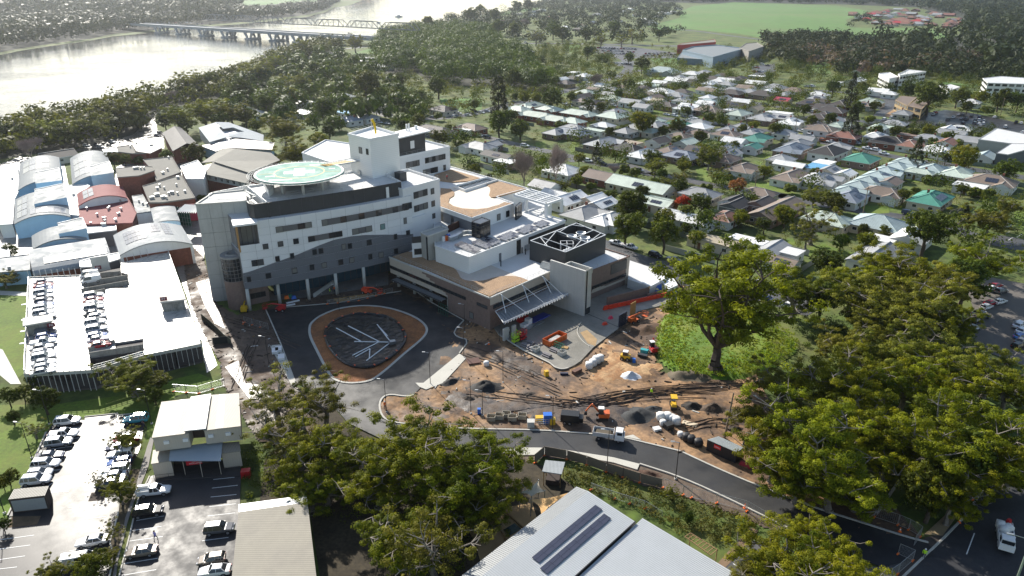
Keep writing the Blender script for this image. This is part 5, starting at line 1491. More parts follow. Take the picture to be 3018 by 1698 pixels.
# pink hoarding and green scaffold between old and new
q = at('F',2300,1040,0);tag(MB().box((q.x,q.y,4.0),(3.8,.2,5.5),R(10)).build('shade_mesh',mat('pink_mesh',(.55,.05,.12),.7)),'bright pink mesh hanging on the scaffold beside the concrete stair tower','mesh screen')
sc_ = root('scaffold',at('F',2180,1000),'green-netted scaffold with a sawtooth white cover beside the stair tower','scaffold')
a,b = at('F',2105,1060),at('F',2260,1080)
m = MB()
for i in range(6):
 q = a.lerp(b,i / 5);m.tube(q,(q.x,q.y,6.5),.06,4)
for z in (1.5,3,4.5,6): m.tube((a.x,a.y,z),(b.x,b.y,z),.05,4)
m.build('pole',STEEL,sc_)
MB().wall([a + Vector((0,.4,0)),b + Vector((0,.4,0))],.3,6.2,.05).build('netting',GREENM,sc_)
m = MB();a0,b0,a1,b1 = [at('F',x,y,7) for x,y in ((2075,910),(2330,920),(2180,825),(2330,825))]
for i in range(10):
 f0,f1 = i / 10,(i + 1) / 10
 for (x,y,dz0,dz1) in ((f0,(f0 + f1) / 2,0,.6),((f0 + f1) / 2,f1,.6,0)):
  m.face((a0.lerp(b0,x) + Vector((0,0,dz0)),a0.lerp(b0,y) + Vector((0,0,dz1)),a1.lerp(b1,y) + Vector((0,0,dz1)),a1.lerp(b1,x) + Vector((0,0,dz0))))
m.build('cover_roof',WHITE,sc_)
# ------------------------------------------------------------------ rooftop car park
ZD = 4.6
pk = root('car_park_building',at('H',1200,900),'open-deck concrete car park with slatted dark sides and wet glaring roof','car park')
def dk(s): return pts(s,ZD)
D1 = dk('H:352,482 968,455 1000,700 1050,1345 1060,1470 4:680,1338 190,1372 215,660')
D2 = dk('H:1000,690 1242,650 1360,1310 1047,1345')
D3 = dk('H:1420,300 1975,160 2140,600 2362,1250 1700,1385 1690,1190 1357,1240 1242,650 1250,600 1520,600 1510,430 1430,410')
D4 = dk('H:1060,1450 1700,1385 4:690,1345')
for D in (D1,D2,D3): MB().prism(D,ZD - .45,ZD).build('deck',DECKM,pk)
low = dk('H:340,470 1985,150 2375,1260 4:690,1350 185,1380')
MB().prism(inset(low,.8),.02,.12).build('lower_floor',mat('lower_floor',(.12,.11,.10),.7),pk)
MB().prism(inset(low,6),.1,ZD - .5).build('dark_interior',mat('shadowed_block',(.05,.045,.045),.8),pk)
def ramp(s,z0s):
 P = [at('H',x,y,ZD) for x,y in s]
 q = [Vector((p.x,p.y,ZD - d)) for p,d in zip(P,z0s)]
 m = MB().face(q);m.face([v - Vector((0,0,.3)) for v in q[::-1]]);return m.build('ramp',mat('stained_concrete',(.30,.29,.26),.8,.15,.5,.1,streak=((.06,.055,.05),.8),dirt=((.08,.075,.07),.8,.8)),pk)
ramp(((968,480),(1505,430),(1515,520),(968,600)),(.2,2.4,2.4,.2))
ramp(((968,600),(1515,520),(1520,600),(1000,690)),(2.4,.2,.2,2.4))
ramp(((1050,1350),(1357,1245),(1690,1192),(1700,1290)),(.2,1.4,2.4,2.2))
ramp(((1050,1350),(1700,1290),(1700,1385),(1060,1450)),(2.4,.6,.3,2.4))
STC = mat('stained_concrete',(0,0,0))
m = MB()
for s in ('H:965,560 1500,478','H:965,640 1520,540','H:1000,690 1240,640','H:1050,1345 1357,1245','H:1060,1400 1690,1300','H:970,480 1420,430'):
 P = dk(s);MB().wall(P,ZD - .6,ZD + .85,.18).build('ramp_wall',STC,pk)
def slats(P,z0,z1,step,nm='slat'):
 for a,c in zip(P[:-1],P[1:]):
  L_ = (c - a).length;k = int(L_ / step)
  for i in range(k + 1):
   q = a.lerp(c,i / max(1,k));hh = rv.uniform(0,.5)
   yield q,z0,z1
SLAT = bpy.data.meshes.new('slat')
_m = MB().box((0,0,.5),(.10,.10,1));SLAT = _m.mesh('slat',mat('white_slat',(.62,.62,.6),.5))
def put_slat(q,z0,z1):
 o = bpy.data.objects.new('slat',SLAT);COL.objects.link(o);o.parent = pk
 o.location = Vector((q.x,q.y,z0)) - ORG[pk.name];o.scale = (1,1,z1 - z0)
fr_r,fr_l,bl = dk('H:2370,1255')[0],dk('4:188,1375')[0],dk('H:345,478')[0]
br_ = dk('H:1978,156')[0]
fm_ = dk('H:1700,1390')[0];fm2 = dk('4:690,1345')[0]
for q,z0,z1 in slats([fr_r,fm_,fm2,fr_l],.1,ZD + .9,.95): put_slat(q,z0 + rv.choice((0,0,1.2)),z1 + rv.uniform(-.2,.2))
for q,z0,z1 in slats([fr_l,bl],.1,ZD + 1.0,1.2): put_slat(q,z0 + 3.5,z1)
for q,z0,z1 in slats([br_,fr_r],.1,ZD + 1.0,1.0): put_slat(q,z0 + 3.5,z1)
for q,z0,z1 in slats([bl,dk('H:970,450')[0]],.1,ZD + 2,1.3): put_slat(q,z0 + 4.0,z1)
for q,z0,z1 in slats([dk('H:1420,300')[0],br_],.1,ZD + 2,1.6): put_slat(q,z0 + 4.0,z1)
m = MB()
for P in ([fr_r,fm_,fm2,fr_l],[fr_l,bl],[br_,fr_r]):
 for z in (ZD + .95,ZD + .5): m.path([Vector((p.x,p.y,z)) for p in P],.04,4)
m.build('guard_rail',STEEL,pk)
m = MB().wall([fr_r,fm_,fm2,fr_l],ZD - .55,ZD + .12,.3).wall([fr_l,bl],ZD - .55,ZD + .25,.3).wall([br_,fr_r],ZD - .55,ZD + .25,.3).wall([bl,dk('H:970,452')[0]],ZD - .4,ZD + .3,.25);m.build('edge_beam',CONCL,pk)
def mesh_screen(a,c): return MB().wall([a,c],.4,ZD - .7,.06)
for a,c in ((fr_r,fm_),(fm_,fm2),(fm2,fr_l)):
 k = max(1,int((c - a).length / 4))
 for i in range(k):
  if rv.random() < .85: MB().wall([a.lerp(c,i / k),a.lerp(c,(i + .93) / k)],rv.uniform(.3,1.0),ZD - .7,.06).build('mesh_screen',mat('dark_mesh',(.045,.04,.045),.6,.2,1),pk)
def stairbox(s,txt,sgn,h):
 P = dk(s)
 MB().prism(P,ZD,ZD + h).build('stair_box',STC,pk)
 MB().prism(inset(P,-.5),ZD + h,ZD + h + .3).build('stair_roof',CONCL,pk)
 a,c = P[0],P[1]
 u,z = vface(a,c,*sgn)
 s_ = MB();fbox(s_,a,c,u - .75,u + .75,z - .5,z + .5,.08,.1);o = s_.build('sign',mat('maroon_sign',(.16,.02,.035),.5),pk)
 e = (c - a).normalized()
 textobj(txt,o,fpt(a,c,u,z,.16),e,(0,0,1),.8,LINE)
stairbox('H:335,1165 640,1110 625,1045 330,1085','P6',('H',603,1033),2.4)
stairbox('H:1930,880 2195,850 2170,770 1900,800','P7',('H',1928,722),2.4)
a,c = at('H',1125,410,ZD),at('H',1290,385,ZD)
m = MB();fbox(m,a,c,-.5,3.5,ZD,ZD + 4.0,-.3,.4);g_ = m.build('entry_wall',mat('putty_wall',(0,0,0)),pk)
u,z = vface(a,c,'H',1157,355);s_ = MB();fbox(s_,a,c,u - .7,u + .7,z - .5,z + .5,0,.1);o = s_.build('sign',mat('maroon_sign',(0,0,0)),pk)
textobj('P6',o,fpt(a,c,u,z,.08),c - a,(0,0,1),.8,LINE)
for i,(x,y) in enumerate(((300,788),(300,968),(290,1103),(285,1245))):
 q = at('H',x,y,3.4);MB().box((q.x,q.y,3.4),(1.6,.5,.15),R(25)).build('light_shelf',WHITE,pk)
AVOID_P.append([v.to_2d() for v in low])
sheet('apron',pts('4:1390,720 1490,900 1640,1310 1560,1370 1525,1130 1450,920'),0.09,DECKM)
# ------------------------------------------------------------------ vehicles
CARC = {'white': (.76,.76,.76),'silver': (.42,.43,.45),'grey': (.12,.125,.135),'black': (.016,.016,.019),'blue': (.03,.10,.33),'red': (.36,.015,.025),'bronze': (.22,.19,.16),'aqua': (.05,.38,.48),'navy': (.03,.04,.09),'orange': (.4,.12,.03)}
def paint(c): return mat('car_paint_' + c,CARC[c],0.22,0.03,.5,0,spec=0.6,metal=.2 if c in ('silver','grey','bronze') else 0)
# side profile stations: x, half width low, half width belt, z sill, z belt
BODY = {
 'sedan': ([(-2.3,.70,.74,.42,.74),(-2.2,.78,.84,.26,.92),(-1.5,.82,.90,.22,.96),(0,.83,.91,.20,.90),(1.1,.82,.90,.22,.88),(1.9,.78,.84,.24,.74),(2.3,.66,.70,.36,.62)],(-1.75,.85,-1.15,.30,.74,.60,1.42)),
 'hatch': ([(-2.0,.72,.76,.42,.80),(-1.95,.80,.86,.28,1.0),(-1.2,.82,.88,.22,1.0),(0,.82,.89,.20,.95),(1.0,.80,.88,.22,.93),(1.7,.76,.82,.24,.80),(2.05,.64,.68,.36,.66)],(-1.95,.95,-1.65,.25,.74,.62,1.50)),
 'suv': ([(-2.3,.78,.82,.50,.95),(-2.25,.86,.90,.36,1.10),(-1.3,.88,.94,.32,1.10),(0,.88,.94,.30,1.06),(1.1,.87,.93,.32,1.05),(1.95,.82,.88,.34,.95),(2.3,.72,.76,.46,.80)],(-2.25,.95,-2.0,.35,.80,.68,1.76)),
 'ute': ([(-2.6,.80,.84,.50,1.0),(-2.55,.86,.90,.42,1.06),(-.6,.86,.92,.36,1.06),(0,.87,.93,.34,1.06),(1.2,.87,.93,.34,1.06),(2.2,.82,.88,.36,.95),(2.6,.72,.76,.48,.80)],(-.75,1.15,-.55,.60,.80,.68,1.76)),
 'van': ([(-2.4,.84,.86,.40,1.15),(-2.38,.90,.92,.30,1.20),(-1.3,.90,.94,.26,1.20),(0,.90,.94,.26,1.18),(1.4,.88,.92,.26,1.12),(2.1,.84,.88,.28,.95),(2.4,.74,.78,.40,.75)],(-2.38,1.95,-2.3,1.35,.88,.80,2.05)),
}
WHX = {'sedan': (-1.35,1.35,.32),'hatch': (-1.25,1.3,.32),'suv': (-1.4,1.4,.38),'ute': (-1.55,1.6,.38),'van': (-1.5,1.5,.34)}
CARP = {}
def car_meshes(kind,c):
 st,(gx0,gx1,rx0,rx1,gw0,gw1,gz) = BODY[kind]
 b = MB();k = 6
 for x,wl,wb,zs,zb in st:
  for s in (-1,1):
   pass
  b.v += [(x,-wl * .9,zs),(x,-wl,zs + .12),(x,-wb,(zs + zb) / 2 + .08),(x,-wb * .93,zb),(x,wb * .93,zb),(x,wb,(zs + zb) / 2 + .08),(x,wl,zs + .12),(x,wl * .9,zs)]
 k = 8
 for i in range(len(st) - 1):
  for j in range(k - 1):
   b.f.append((i * k + j,i * k + j + 1,(i + 1) * k + j + 1,(i + 1) * k + j));b.m.append(0)
 b.f.append(tuple(range(k)));b.m.append(0)
 n = (len(st) - 1) * k;b.f.append(tuple(range(n + k - 1,n - 1,-1)));b.m.append(0)
 zb = st[3][4] - .02
 # greenhouse
 A = [(gx0,-gw0 - .1,zb),(gx1,-gw0 - .1,zb),(gx1,gw0 + .1,zb),(gx0,gw0 + .1,zb)]
 B = [(rx0,-gw1,gz - .1),(rx1,-gw1,gz - .1),(rx1,gw1,gz - .1),(rx0,gw1,gz - .1)]
 g = MB()
 for i in range(4): g.face((A[i],A[(i + 1) % 4],B[(i + 1) % 4],B[i]))
 T = [(rx0 + .12,-gw1 + .1,gz),(rx1 - .12,-gw1 + .1,gz),(rx1 - .12,gw1 - .1,gz),(rx0 + .12,gw1 - .1,gz)]
 b.face(T)
 for i in range(4): b.face((B[i],B[(i + 1) % 4],T[(i + 1) % 4],T[i]))
 for i in range(4): b.tube(A[i],B[i],.055,4)
 xm = (rx0 + rx1) / 2 + .05
 for s in (-1,1):
  b.tube((xm,s * (gw0 + .09),zb),(xm,s * gw1,gz - .1),.05,4)
  if kind in ('suv','van','hatch'): b.tube((rx0 + .55,s * (gw0 + .09),zb),(rx0 + .45,s * gw1,gz - .1),.05 if kind != 'van' else .25,4)
  b.box((gx1 - .25,s * (gw0 + .22),zb + .1),(.14,.2,.12))
 if kind == 'van':
  for s in (-1,1): b.face([(gx0 + .02,s * (gw0 + .11),zb),(-.1,s * (gw0 + .11),zb),(-.2,s * (gw1 + .01),gz - .1),(gx0 + .1,s * (gw1 + .01),gz - .1)])
 if kind == 'ute':
  b.box((-1.65,0,1.075),(1.75,1.5,.05))
 w_ = MB()
 r = WHX[kind][2]
 w_.tube((0,-.11,0),(0,.11,0),r,14,0);w_.tube((0,-.125,0),(0,.125,0),r * .62,10,1)
 x1,x0 = st[-1][0],st[0][0]
 hl = MB().box((0,0,0),(.18,.34,.14));tl = MB().box((0,0,0),(.10,.26,.2))
 return (b.mesh('body',paint(c),False),g.mesh('window_glass',GLASS),w_.mesh('wheel',[TYRE,RIM]),hl.mesh('headlight',LAMPW),tl.mesh('tail_light',LAMPR))
CAR_SC = 0.93
def car_proto(kind,c):
 key = (kind,c)
 if key in CARP: return CARP[key]
 bm_,gm,wm,hm,tm = car_meshes(kind,c)
 st = BODY[kind][0];x0,x1 = st[0][0],st[-1][0]
 xa,xb,r = WHX[kind]
 parts = [('body',bm_,(0,0,0)),('window_glass',gm,(0,0,0))] + [('wheel',wm,(x,s * (st[3][1] - .03),r)) for x in (xa,xb) for s in (-1,1)] + \
   [('headlight',hm,(x1 - .17,s * .55,st[-1][4] + .0)) for s in (-1,1)] + [('tail_light',tm,(x0 + .03,s * .64,st[0][4] + .04)) for s in (-1,1)]
 # far version: one mesh
 far = MB();mats = []
 for nm,me,off in parts:
  n = len(far.v);mb = len(mats);mats += list(me.materials)
  far.v += [(v.co.x + off[0],v.co.y + off[1],v.co.z + off[2]) for v in me.vertices]
  for p in me.polygons: far.f.append(tuple(n + i for i in p.vertices));far.m.append(mb + p.material_index)
 CARP[key] = (parts,far.mesh('car',mats))
 return CARP[key]
KN = {'sedan': 'sedan','hatch': 'hatchback','suv': 'four-wheel drive','ute': 'utility','van': 'van'}
def put_car(p,rz,kind,c,label,group,near=True,s=1.0):
 parts,fm = car_proto(kind,c)
 nm = 'parked_van' if kind == 'van' else 'parked_car'
 cat = 'van' if kind == 'van' else 'car'
 if near:
  o = root(nm,p,label,cat,group,rz)
  o.scale = (CAR_SC * s,) * 3
  for n_,me,off in parts:
   ch = bpy.data.objects.new(n_,me);COL.objects.link(ch);ch.parent = o;ch.location = off
 else:
  o = bpy.data.objects.new(nm,fm);COL.objects.link(o);o.location = p;o.rotation_euler = (0,0,rz);o.scale = (CAR_SC * s,) * 3
  tag(o,label,cat,group)
 AVOID_C.append((p[0],p[1],2.6))
 return o
ORD = ['first','second','third','fourth','fifth','sixth','seventh','eighth','ninth','tenth','eleventh','twelfth','thirteenth','fourteenth','fifteenth','sixteenth','seventeenth','eighteenth','nineteenth','twentieth'] + ['%d%s' % (i,{1: 'st',2: 'nd',3: 'rd'}.get(i % 10,'th')) for i in range(21,80)]
def car_row(items,group,where,rz,z,near=True,flip=False):
 """items: 't:x,y,kind,colour'"""
 for i,it in enumerate(items.split()):
  t,r_ = it.split(':');x,y,kd,c = r_.split(',')
  a = rz + (math.pi if (flip and i % 2) else 0) + rv.uniform(-.05,.05)
  put_car(at(t,float(x),float(y),z),a,kd,c,f'{c} {KN[kd]}, {ORD[i]} {where}',group,near)
rzd = R(26)
car_row('H:520,545,sedan,silver H:515,590,sedan,red H:530,625,hatch,blue H:520,675,suv,white H:520,722,sedan,silver H:525,772,hatch,grey H:520,820,sedan,blue H:520,865,suv,white H:520,918,suv,white H:540,955,sedan,silver '
  'H:545,1155,suv,grey H:550,1195,hatch,blue H:520,1262,ute,white H:500,1322,sedan,silver H:510,1385,hatch,white H:525,1432,sedan,silver 4:335,1265,suv,silver 4:335,1305,sedan,white 4:345,1340,hatch,white 4:330,1375,sedan,silver','cars on the left row of the car park roof','down the outer row of the roof car park',rzd,ZD + .01)
car_row('H:1110,712,suv,white H:1105,760,sedan,red H:1115,808,hatch,white H:1115,858,suv,silver H:1115,918,sedan,grey H:1155,960,hatch,silver H:1130,1030,suv,white H:1150,1110,suv,silver H:1155,1185,hatch,blue H:1165,1225,sedan,white H:1180,1292,sedan,red','cars on the middle row of the car park roof','down the inner row of the roof car park',rzd + math.pi * 0,ZD + .01)
put_car(at('H',1085,530,ZD),R(208),'van','white','white van parked beside the ramp at the car park entry sign','vans by the ramp')
put_car(at('H',1060,470,ZD),R(208),'van','white','white van behind the other van at the car park ramp','vans by the ramp')
rz1 = R(11)
car_row('7:515,300,suv,white 7:485,398,ute,white 7:450,462,suv,silver 7:385,560,sedan,navy 7:355,625,suv,white 7:305,692,hatch,white 7:280,748,suv,white','cars on the left side of the lower car park','along the grass bank of the lower car park',rz1,.11)
car_row('7:1030,285,suv,aqua 7:955,430,sedan,red 7:900,495,sedan,navy 7:915,552,suv,white 7:905,610,hatch,blue 7:880,670,suv,white 7:850,715,sedan,white 7:830,768,sedan,grey','cars under the small trees of the lower car park','under the small trees of the lower car park',rz1 + math.pi,.11)
put_car(at('7',700,1205,.11),R(14) + math.pi,'sedan','white','white sedan parked alone in the middle of the lower car park','cars in the lower car park')
put_car(at('7',600,1365,.11),R(14),'van','white','white van half hidden by small trees at the bottom edge','cars in the lower car park')
put_car(at('7',1125,985,.12),R(13),'suv','black','black hatchback beside the footpath behind the white tray ute','cars in the second lower car park')
put_car(at('7',1070,1285,.12),R(12) + math.pi,'sedan','bronze','bronze sedan beside the footpath nearest the camera','cars in the second lower car park')
put_car(at('7',1660,1115,.12),R(9),'suv','grey','dark grey four-wheel drive parked beside the beige shed roof','cars in the second lower car park')
put_car(at('7',1600,1345,.12),R(12) + math.pi,'hatch','bronze','bronze hatchback with black roof beside the beige shed','cars in the second lower car park')
put_car(at('7',1625,1430,.12),R(8) + math.pi,'sedan','white','white sedan at the bottom edge beside the beige shed','cars in the second lower car park')
# white tray-back ute
p = at('7',1170,830,.12)
tu = put_car(p,R(12),'ute','white','white tray-back ute with ladder rack beside the site office','cars in the second lower car park')
m = MB().box((-1.6,0,1.15),(2.2,1.8,.1)).box((-.55,0,1.6),(.08,1.7,.9)).box((-2.65,0,1.35),(.05,1.8,.35)).box((-1.6,.88,1.3),(2.2,.05,.3)).box((-1.6,-.88,1.3),(2.2,.05,.3)).box((-1.7,.5,1.5),(1.7,.5,.45))
m.build('tray',WHITE,tu,local=True)
# white utes on the street behind the hospital, dark cars under the trees
sa = R(-43)
car_row('5:2075,398,ute,white 5:2180,428,ute,white 5:2370,490,suv,black 5:2510,528,ute,grey 6:590,715,suv,white 6:640,820,sedan,navy 6:800,880,suv,white','cars along the street behind the podium','down the street behind the plant enclosure',sa,.08)
# far car parks and streets: one mesh each
def scatter(items,group,where,rz,z=.12):
 cs = ['white','silver','grey','black','white','red','navy','white']
 for i,it in enumerate(items.split()):
  f = it.split(':');q = f[1].split(',')
  c = q[2] if len(q) > 2 else cs[(i * 5 + len(where)) % 8]
  kd = ('suv','sedan','hatch','ute','suv','sedan')[(i * 3 + len(where)) % 6]
  put_car(at(f[0],float(q[0]),float(q[1]),z),rz + rv.uniform(-.08,.08),kd,c,f'{c} {KN[kd]}, {ORD[i]} {where}',group,False)
scatter('J:1505,395,white J:1530,380,red J:1805,402,silver J:1855,408,grey J:1740,432,white J:1680,460,grey J:1840,447,silver J:1895,455,grey J:1955,422,black J:2050,437,navy J:2000,467,grey J:2045,472,white J:2100,475,silver J:1995,505,grey J:2045,508,white J:2095,512,white J:2060,538,silver J:1855,508,black J:1560,522,black J:1015,440,white J:985,470,silver J:1030,480,grey J:1095,508,white J:1155,512,white J:1205,518,white J:930,460,white J:2230,430,white J:2480,495,black J:2540,500,white J:2355,548,white J:2560,610,white',
  'cars in the far asphalt car park','across the far asphalt car park',R(48))
scatter('J:555,805,silver J:725,805,white J:840,825,white J:920,865,white J:600,742,silver J:640,730,silver J:210,710,orange J:300,728,white J:50,650,white L:2060,430,white L:2080,460,silver L:2080,355,silver','cars on the street by the black-roofed house','along the street by the black-roofed house',R(-52))
scatter('L:500,160,white L:595,175,white L:700,185,grey L:800,195,silver L:770,225,white L:860,225,white L:820,210,white K:1850,500,grey K:650,430,white K:705,460,white K:730,440,grey K:1230,455,white K:1120,505,grey L:465,105,grey K:930,180,white K:1000,250,white','cars among the middle streets','among the houses of the middle street',R(-50))
scatter('K:935,1110,white K:1040,1095,white K:1100,1145,black K:1530,1225,grey L:430,735,grey L:170,825,silver K:2240,1150,black L:905,750,black J:420,0,white J:60,70,silver 6:1700,170,navy','cars on the lane behind the bare trees','along the lane behind the bare trees',R(-38))
scatter('2:40,790,white 2:100,805,white 2:150,815,white 2:240,840,white 2:290,850,silver 2:375,890,white 2:420,880,black 2:690,890,silver 2:855,885,white 2:885,860,white 2:880,888,navy 2:955,875,white 2:1005,868,grey 2:1000,840,black 2:1060,855,white 2:1100,845,silver 2:1260,785,white 2:1300,775,grey 2:1690,785,white 2:1740,795,grey 2:290,930,white 2:345,940,silver','cars on the street behind the lift tower','along the street behind the lift tower',R(-35))
scatter('2:1005,1018,white 2:1055,1030,white 2:1100,1042,black 2:1190,1068,silver 2:1385,1108,white','cars in the court behind the north wing','in the court behind the north wing',R(-25))
rows_ = [((1935,365),(2240,378),14),((1930,385),(2230,398),14),((1970,405),(2200,415),10),((2290,425),(2540,415),10),((2300,410),(2500,403),7),((2040,482),(2200,492),8)]
k = 0
for (x0,y0),(x1,y1),n in rows_:
 it = ' '.join('2:%d,%d' % (x0 + (x1 - x0) * i / n + rv.uniform(-3,3),y0 + (y1 - y0) * i / n + rv.uniform(-1,1)) for i in range(n) if rv.random() < .88)
 scatter(it,'cars in the big car park by the hall','in row %s of the car park by the blue hall' % ORD[k],R(60));k += 1
scatter(' '.join('3:%d,%d' % q for q in ((540,545),(580,548),(620,545),(545,575),(600,578),(650,560),(640,500),(600,490),(560,515),(1250,705),(1380,718),(980,655),(940,660),(330,740),(510,770),(985,850),(1060,860),(620,795),(900,1000),(880,1040),(440,960))),'cars round the middle shops','among the shops beyond the red-roofed cottage',R(-45))
scatter('6:2360,720 6:2400,760 6:2330,740 6:2290,880 6:2230,925 6:2260,955 6:2210,985 6:2190,1040 6:2320,850 6:2545,1010,white 6:2560,1060,white 6:2550,1105,blue 6:2555,1140,grey 6:2530,1175,black 6:2540,1020,white 6:2440,265,white 6:2390,840,white','cars in the brown car park at the right','in the brown asphalt car park',R(28))
scatter('1:655,1105,white 1:760,1115,silver 1:850,1078,white 1:1190,1030,navy 1:1210,1010,grey 1:1690,660,white 1:1720,645,grey 1:1760,628,white 1:1860,600,navy 1:1890,592,grey 1:720,1100,grey','cars in the wet yard by the river','around the wet yard by the river',R(-30))
scatter(' '.join('1:%d,%d' % (1000 + i * 45 + rv.randint(-15,15),160 + i * 2 + rv.randint(-5,5)) for i in range(14)),'cars on the bridge approach','in the queue on the bridge',R(-34),10.3)
scatter('2:430,275 2:60,255 2:1225,320 2:1390,322 2:1500,318 2:1640,332 2:1400,330 2:1340,335 2:1560,330','cars on the highway','along the highway beyond the woodland',R(10))
def wheel6(parent,pos,r,wd):
 b = MB();b.tube((pos[0],pos[1] - wd / 2,pos[2]),(pos[0],pos[1] + wd / 2,pos[2]),r,14,0);b.tube((pos[0],pos[1] - wd / 2 - .01,pos[2]),(pos[0],pos[1] + wd / 2 + .01,pos[2]),r * .5,10,1)
 return b.build('wheel',[TYRE,RIM],parent,local=True)
def truck(p,rz,label,load,group='trucks'):
 t = root('truck',p,label,'truck',group,rz)
 t.scale = (.95,) * 3
 b = MB()
 b.box((2.05,0,1.05),(1.7,2.0,1.0));b.box((1.95,0,1.95),(1.5,1.9,.85),taper=.86)
 b.build('cab',WHITE,t,local=True)
 g = MB().box((2.72,0,1.95),(.06,1.6,.62)).box((2.05,.93,1.95),(.9,.05,.55)).box((2.05,-.93,1.95),(.9,.05,.55));g.build('window_glass',GLASS,t,local=True)
 MB().box((-.2,0,.72),(5.6,.9,.25)).build('chassis',DARKM,t,local=True)
 tr = MB().box((-.95,0,1.0),(3.9,2.1,.15)).box((.95,0,1.55),(.08,2.1,1.1)).box((-2.85,0,1.4),(.08,2.1,.75)).box((-.95,1.02,1.4),(3.9,.08,.75)).box((-.95,-1.02,1.4),(3.9,.08,.75));tr.build('tray',WHITE if load == 'bags' else mat('tray_grey',(.5,.5,.5),.5),t,local=True)
 for x in (1.9,-1.7):
  for s in (-1,1): wheel6(t,(x,s * .85,.42),.42,.28)
 for s in (-1,1): MB().box((2.9,s * .75,.85),(.06,.3,.2)).build('headlight',LAMPW,t,local=True)
 if load == 'dirt': MB().box((-.95,0,1.25),(3.6,1.9,.5),taper=.7).build('load',mat('tipper_bed',(.10,.08,.055),.9,.2),t,local=True)
 return t
truck(at('8',2015,415,.22),R(-14),'white tipper truck driving on the new asphalt road','dirt')
tb = truck(at('9',2420,1190,.12),R(-118),'white tray truck with white sacks on the dark street at the right','bags')
BAGM = mat('white_sack',(.72,.71,.68),.8,.1,1.5,.1,bump=.6,bsc=3)
def bag(p,s,m=None,label=None,group=None,name='bulk_bag',top=None):
 b = MB()
 n = 10
 prof = [(.42,0),(.52,.15),(.55,.5),(.5,.82),(.36,.95),(.08,.98)]
 k = len(b.v)
 ph = rv.uniform(0,6)
 for r_,z in prof:
  for i in range(n):
   a = 2 * math.pi * i / n + ph
   f = 1 / max(abs(math.cos(a)),abs(math.sin(a))) ** .6 * (1 + .08 * math.sin(3 * a + z * 7 + ph))
   b.v.append((p[0] + s * r_ * f * math.cos(a),p[1] + s * r_ * f * math.sin(a),p[2] + s * z))
 for a in range(len(prof) - 1):
  for i in range(n):
   b.f.append((k + a * n + i,k + a * n + (i + 1) % n,k + (a + 1) * n + (i + 1) % n,k + (a + 1) * n + i));b.m.append(0)
 b.f.append(tuple(k + (len(prof) - 1) * n + i for i in range(n)));b.m.append(0)
 return b.build(name,m or BAGM,None,True,label=label,cat='sack' if label else None,group=group)
for i,(dx,dy,lb) in enumerate(((.9,1.0,'rear'),(.2,1.6,'middle'),(.0,.6,'front'))):
 q = ORG[tb.name];bag((q.x + dx,q.y + dy,1.25),1.15,None,f'{lb} white sack on the tray of the truck at the right','sacks on the tray truck')
q = ORG[tb.name];tag(MB().box((q.x + 1.5,q.y + 2.0,2.0),(.8,.6,1.0),.4,taper=.6).build('fuel_drum',RED),'red drum at the back of the tray truck at the right','drum')
# ------------------------------------------------------------------ site office, sheds, childcare centre
CREAM = mat('cream_panel',(.50,.44,.36),.6,.05,.5,.04,rib=('X',.35,.04))
BEIGER = mat('beige_roof',(.30,.265,.21),.6,.06,.3,.05,rib=('X',.45,.1))
of = root('site_office',at('7',1450,500),'two-storey cream site office of stacked cabins with a red banner','site office')
ZO = 6.6
def op(s,z): return [at('7',*map(float,q.split(',')),z) for q in s.split()]
UL = op('1152,405 1420,372 1500,110 1222,142',ZO);UR = op('1540,350 1812,318 1800,75 1592,90',ZO)
for P in (UL,UR):
 MB().prism(P,3.9,ZO).build('upper_cabin',CREAM,of)
 MB().prism(inset(P,-.2),ZO + .005,ZO + .12).build('cabin_roof',BEIGER,of)
 a,b,c,d = P
 f0,f1 = (.48,.66) if P is UL else (.32,.52)
 MB().prism([a.lerp(b,f0),a.lerp(b,f1),d.lerp(c,f1),d.lerp(c,f0)],ZO + .12,ZO + .16).build('roof_sheet',WHITE,of)
MP = op('1388,352 1552,335 1592,72 1440,96',ZO + .5)
MB().prism(MP,ZO + .32,ZO + .5).build('mid_roof',mat('corrugated_white',(.6,.6,.57),.5,.05,.3,.05,rib=('Y',.8,.2)),of)
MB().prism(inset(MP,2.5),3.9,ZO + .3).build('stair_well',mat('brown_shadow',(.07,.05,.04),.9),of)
for P,us in ((UL,(1.5,4.4)),(UR,(.5,3.2))):
 for u in us:
  m = MB();fbox(m,P[0],P[1],u,u + .8,5.2,5.75,.12,.3);m.build('air_conditioner',WHITE,of)
fr = (UL[1] - UL[0]).normalized();fo = Vector((fr.y,-fr.x,0))
LL = op('1145,602 1290,580 1282,480 1160,505',3.2);LR = op('1672,525 1812,508 1800,440 1660,450',3.2)
for P in (LL,LR):
 MB().prism(P,.3,3.2).build('lower_cabin',CREAM,of);MB().prism(inset(P,-.15),3.205,3.3).build('cabin_roof',BEIGER,of)
AW = op('1275,580 1665,580 1680,428 1285,482',3.5)
m = MB().face(AW);m.face([v - Vector((0,0,.1)) for v in AW[::-1]]);m.build('awning_roof',mat('blue_grey_sheet',(.40,.45,.48),.5,.06,.3,.05,rib=('X',.35,.18)),of)
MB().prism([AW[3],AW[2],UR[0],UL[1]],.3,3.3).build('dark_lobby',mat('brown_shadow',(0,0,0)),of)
MB().prism([LL[0].lerp(LL[1],.0) + fo * .4,at('7',1815,690,.3),at('7',1815,560,.3),LL[3]],.05,.3).build('verandah_deck',mat('dark_deck',(.05,.045,.045),.8),of)
for s in ('1300,600','1400,625','1530,640','1670,620'):
 x,y = map(float,s.split(','));q = at('7',x,y + 60,.3);MB().tube(q,(q.x,q.y,3.4),.06,6).build('post',CREAM,of)
bn0,bn1 = at('7',1408,615,1.9),at('7',1525,600,1.9)
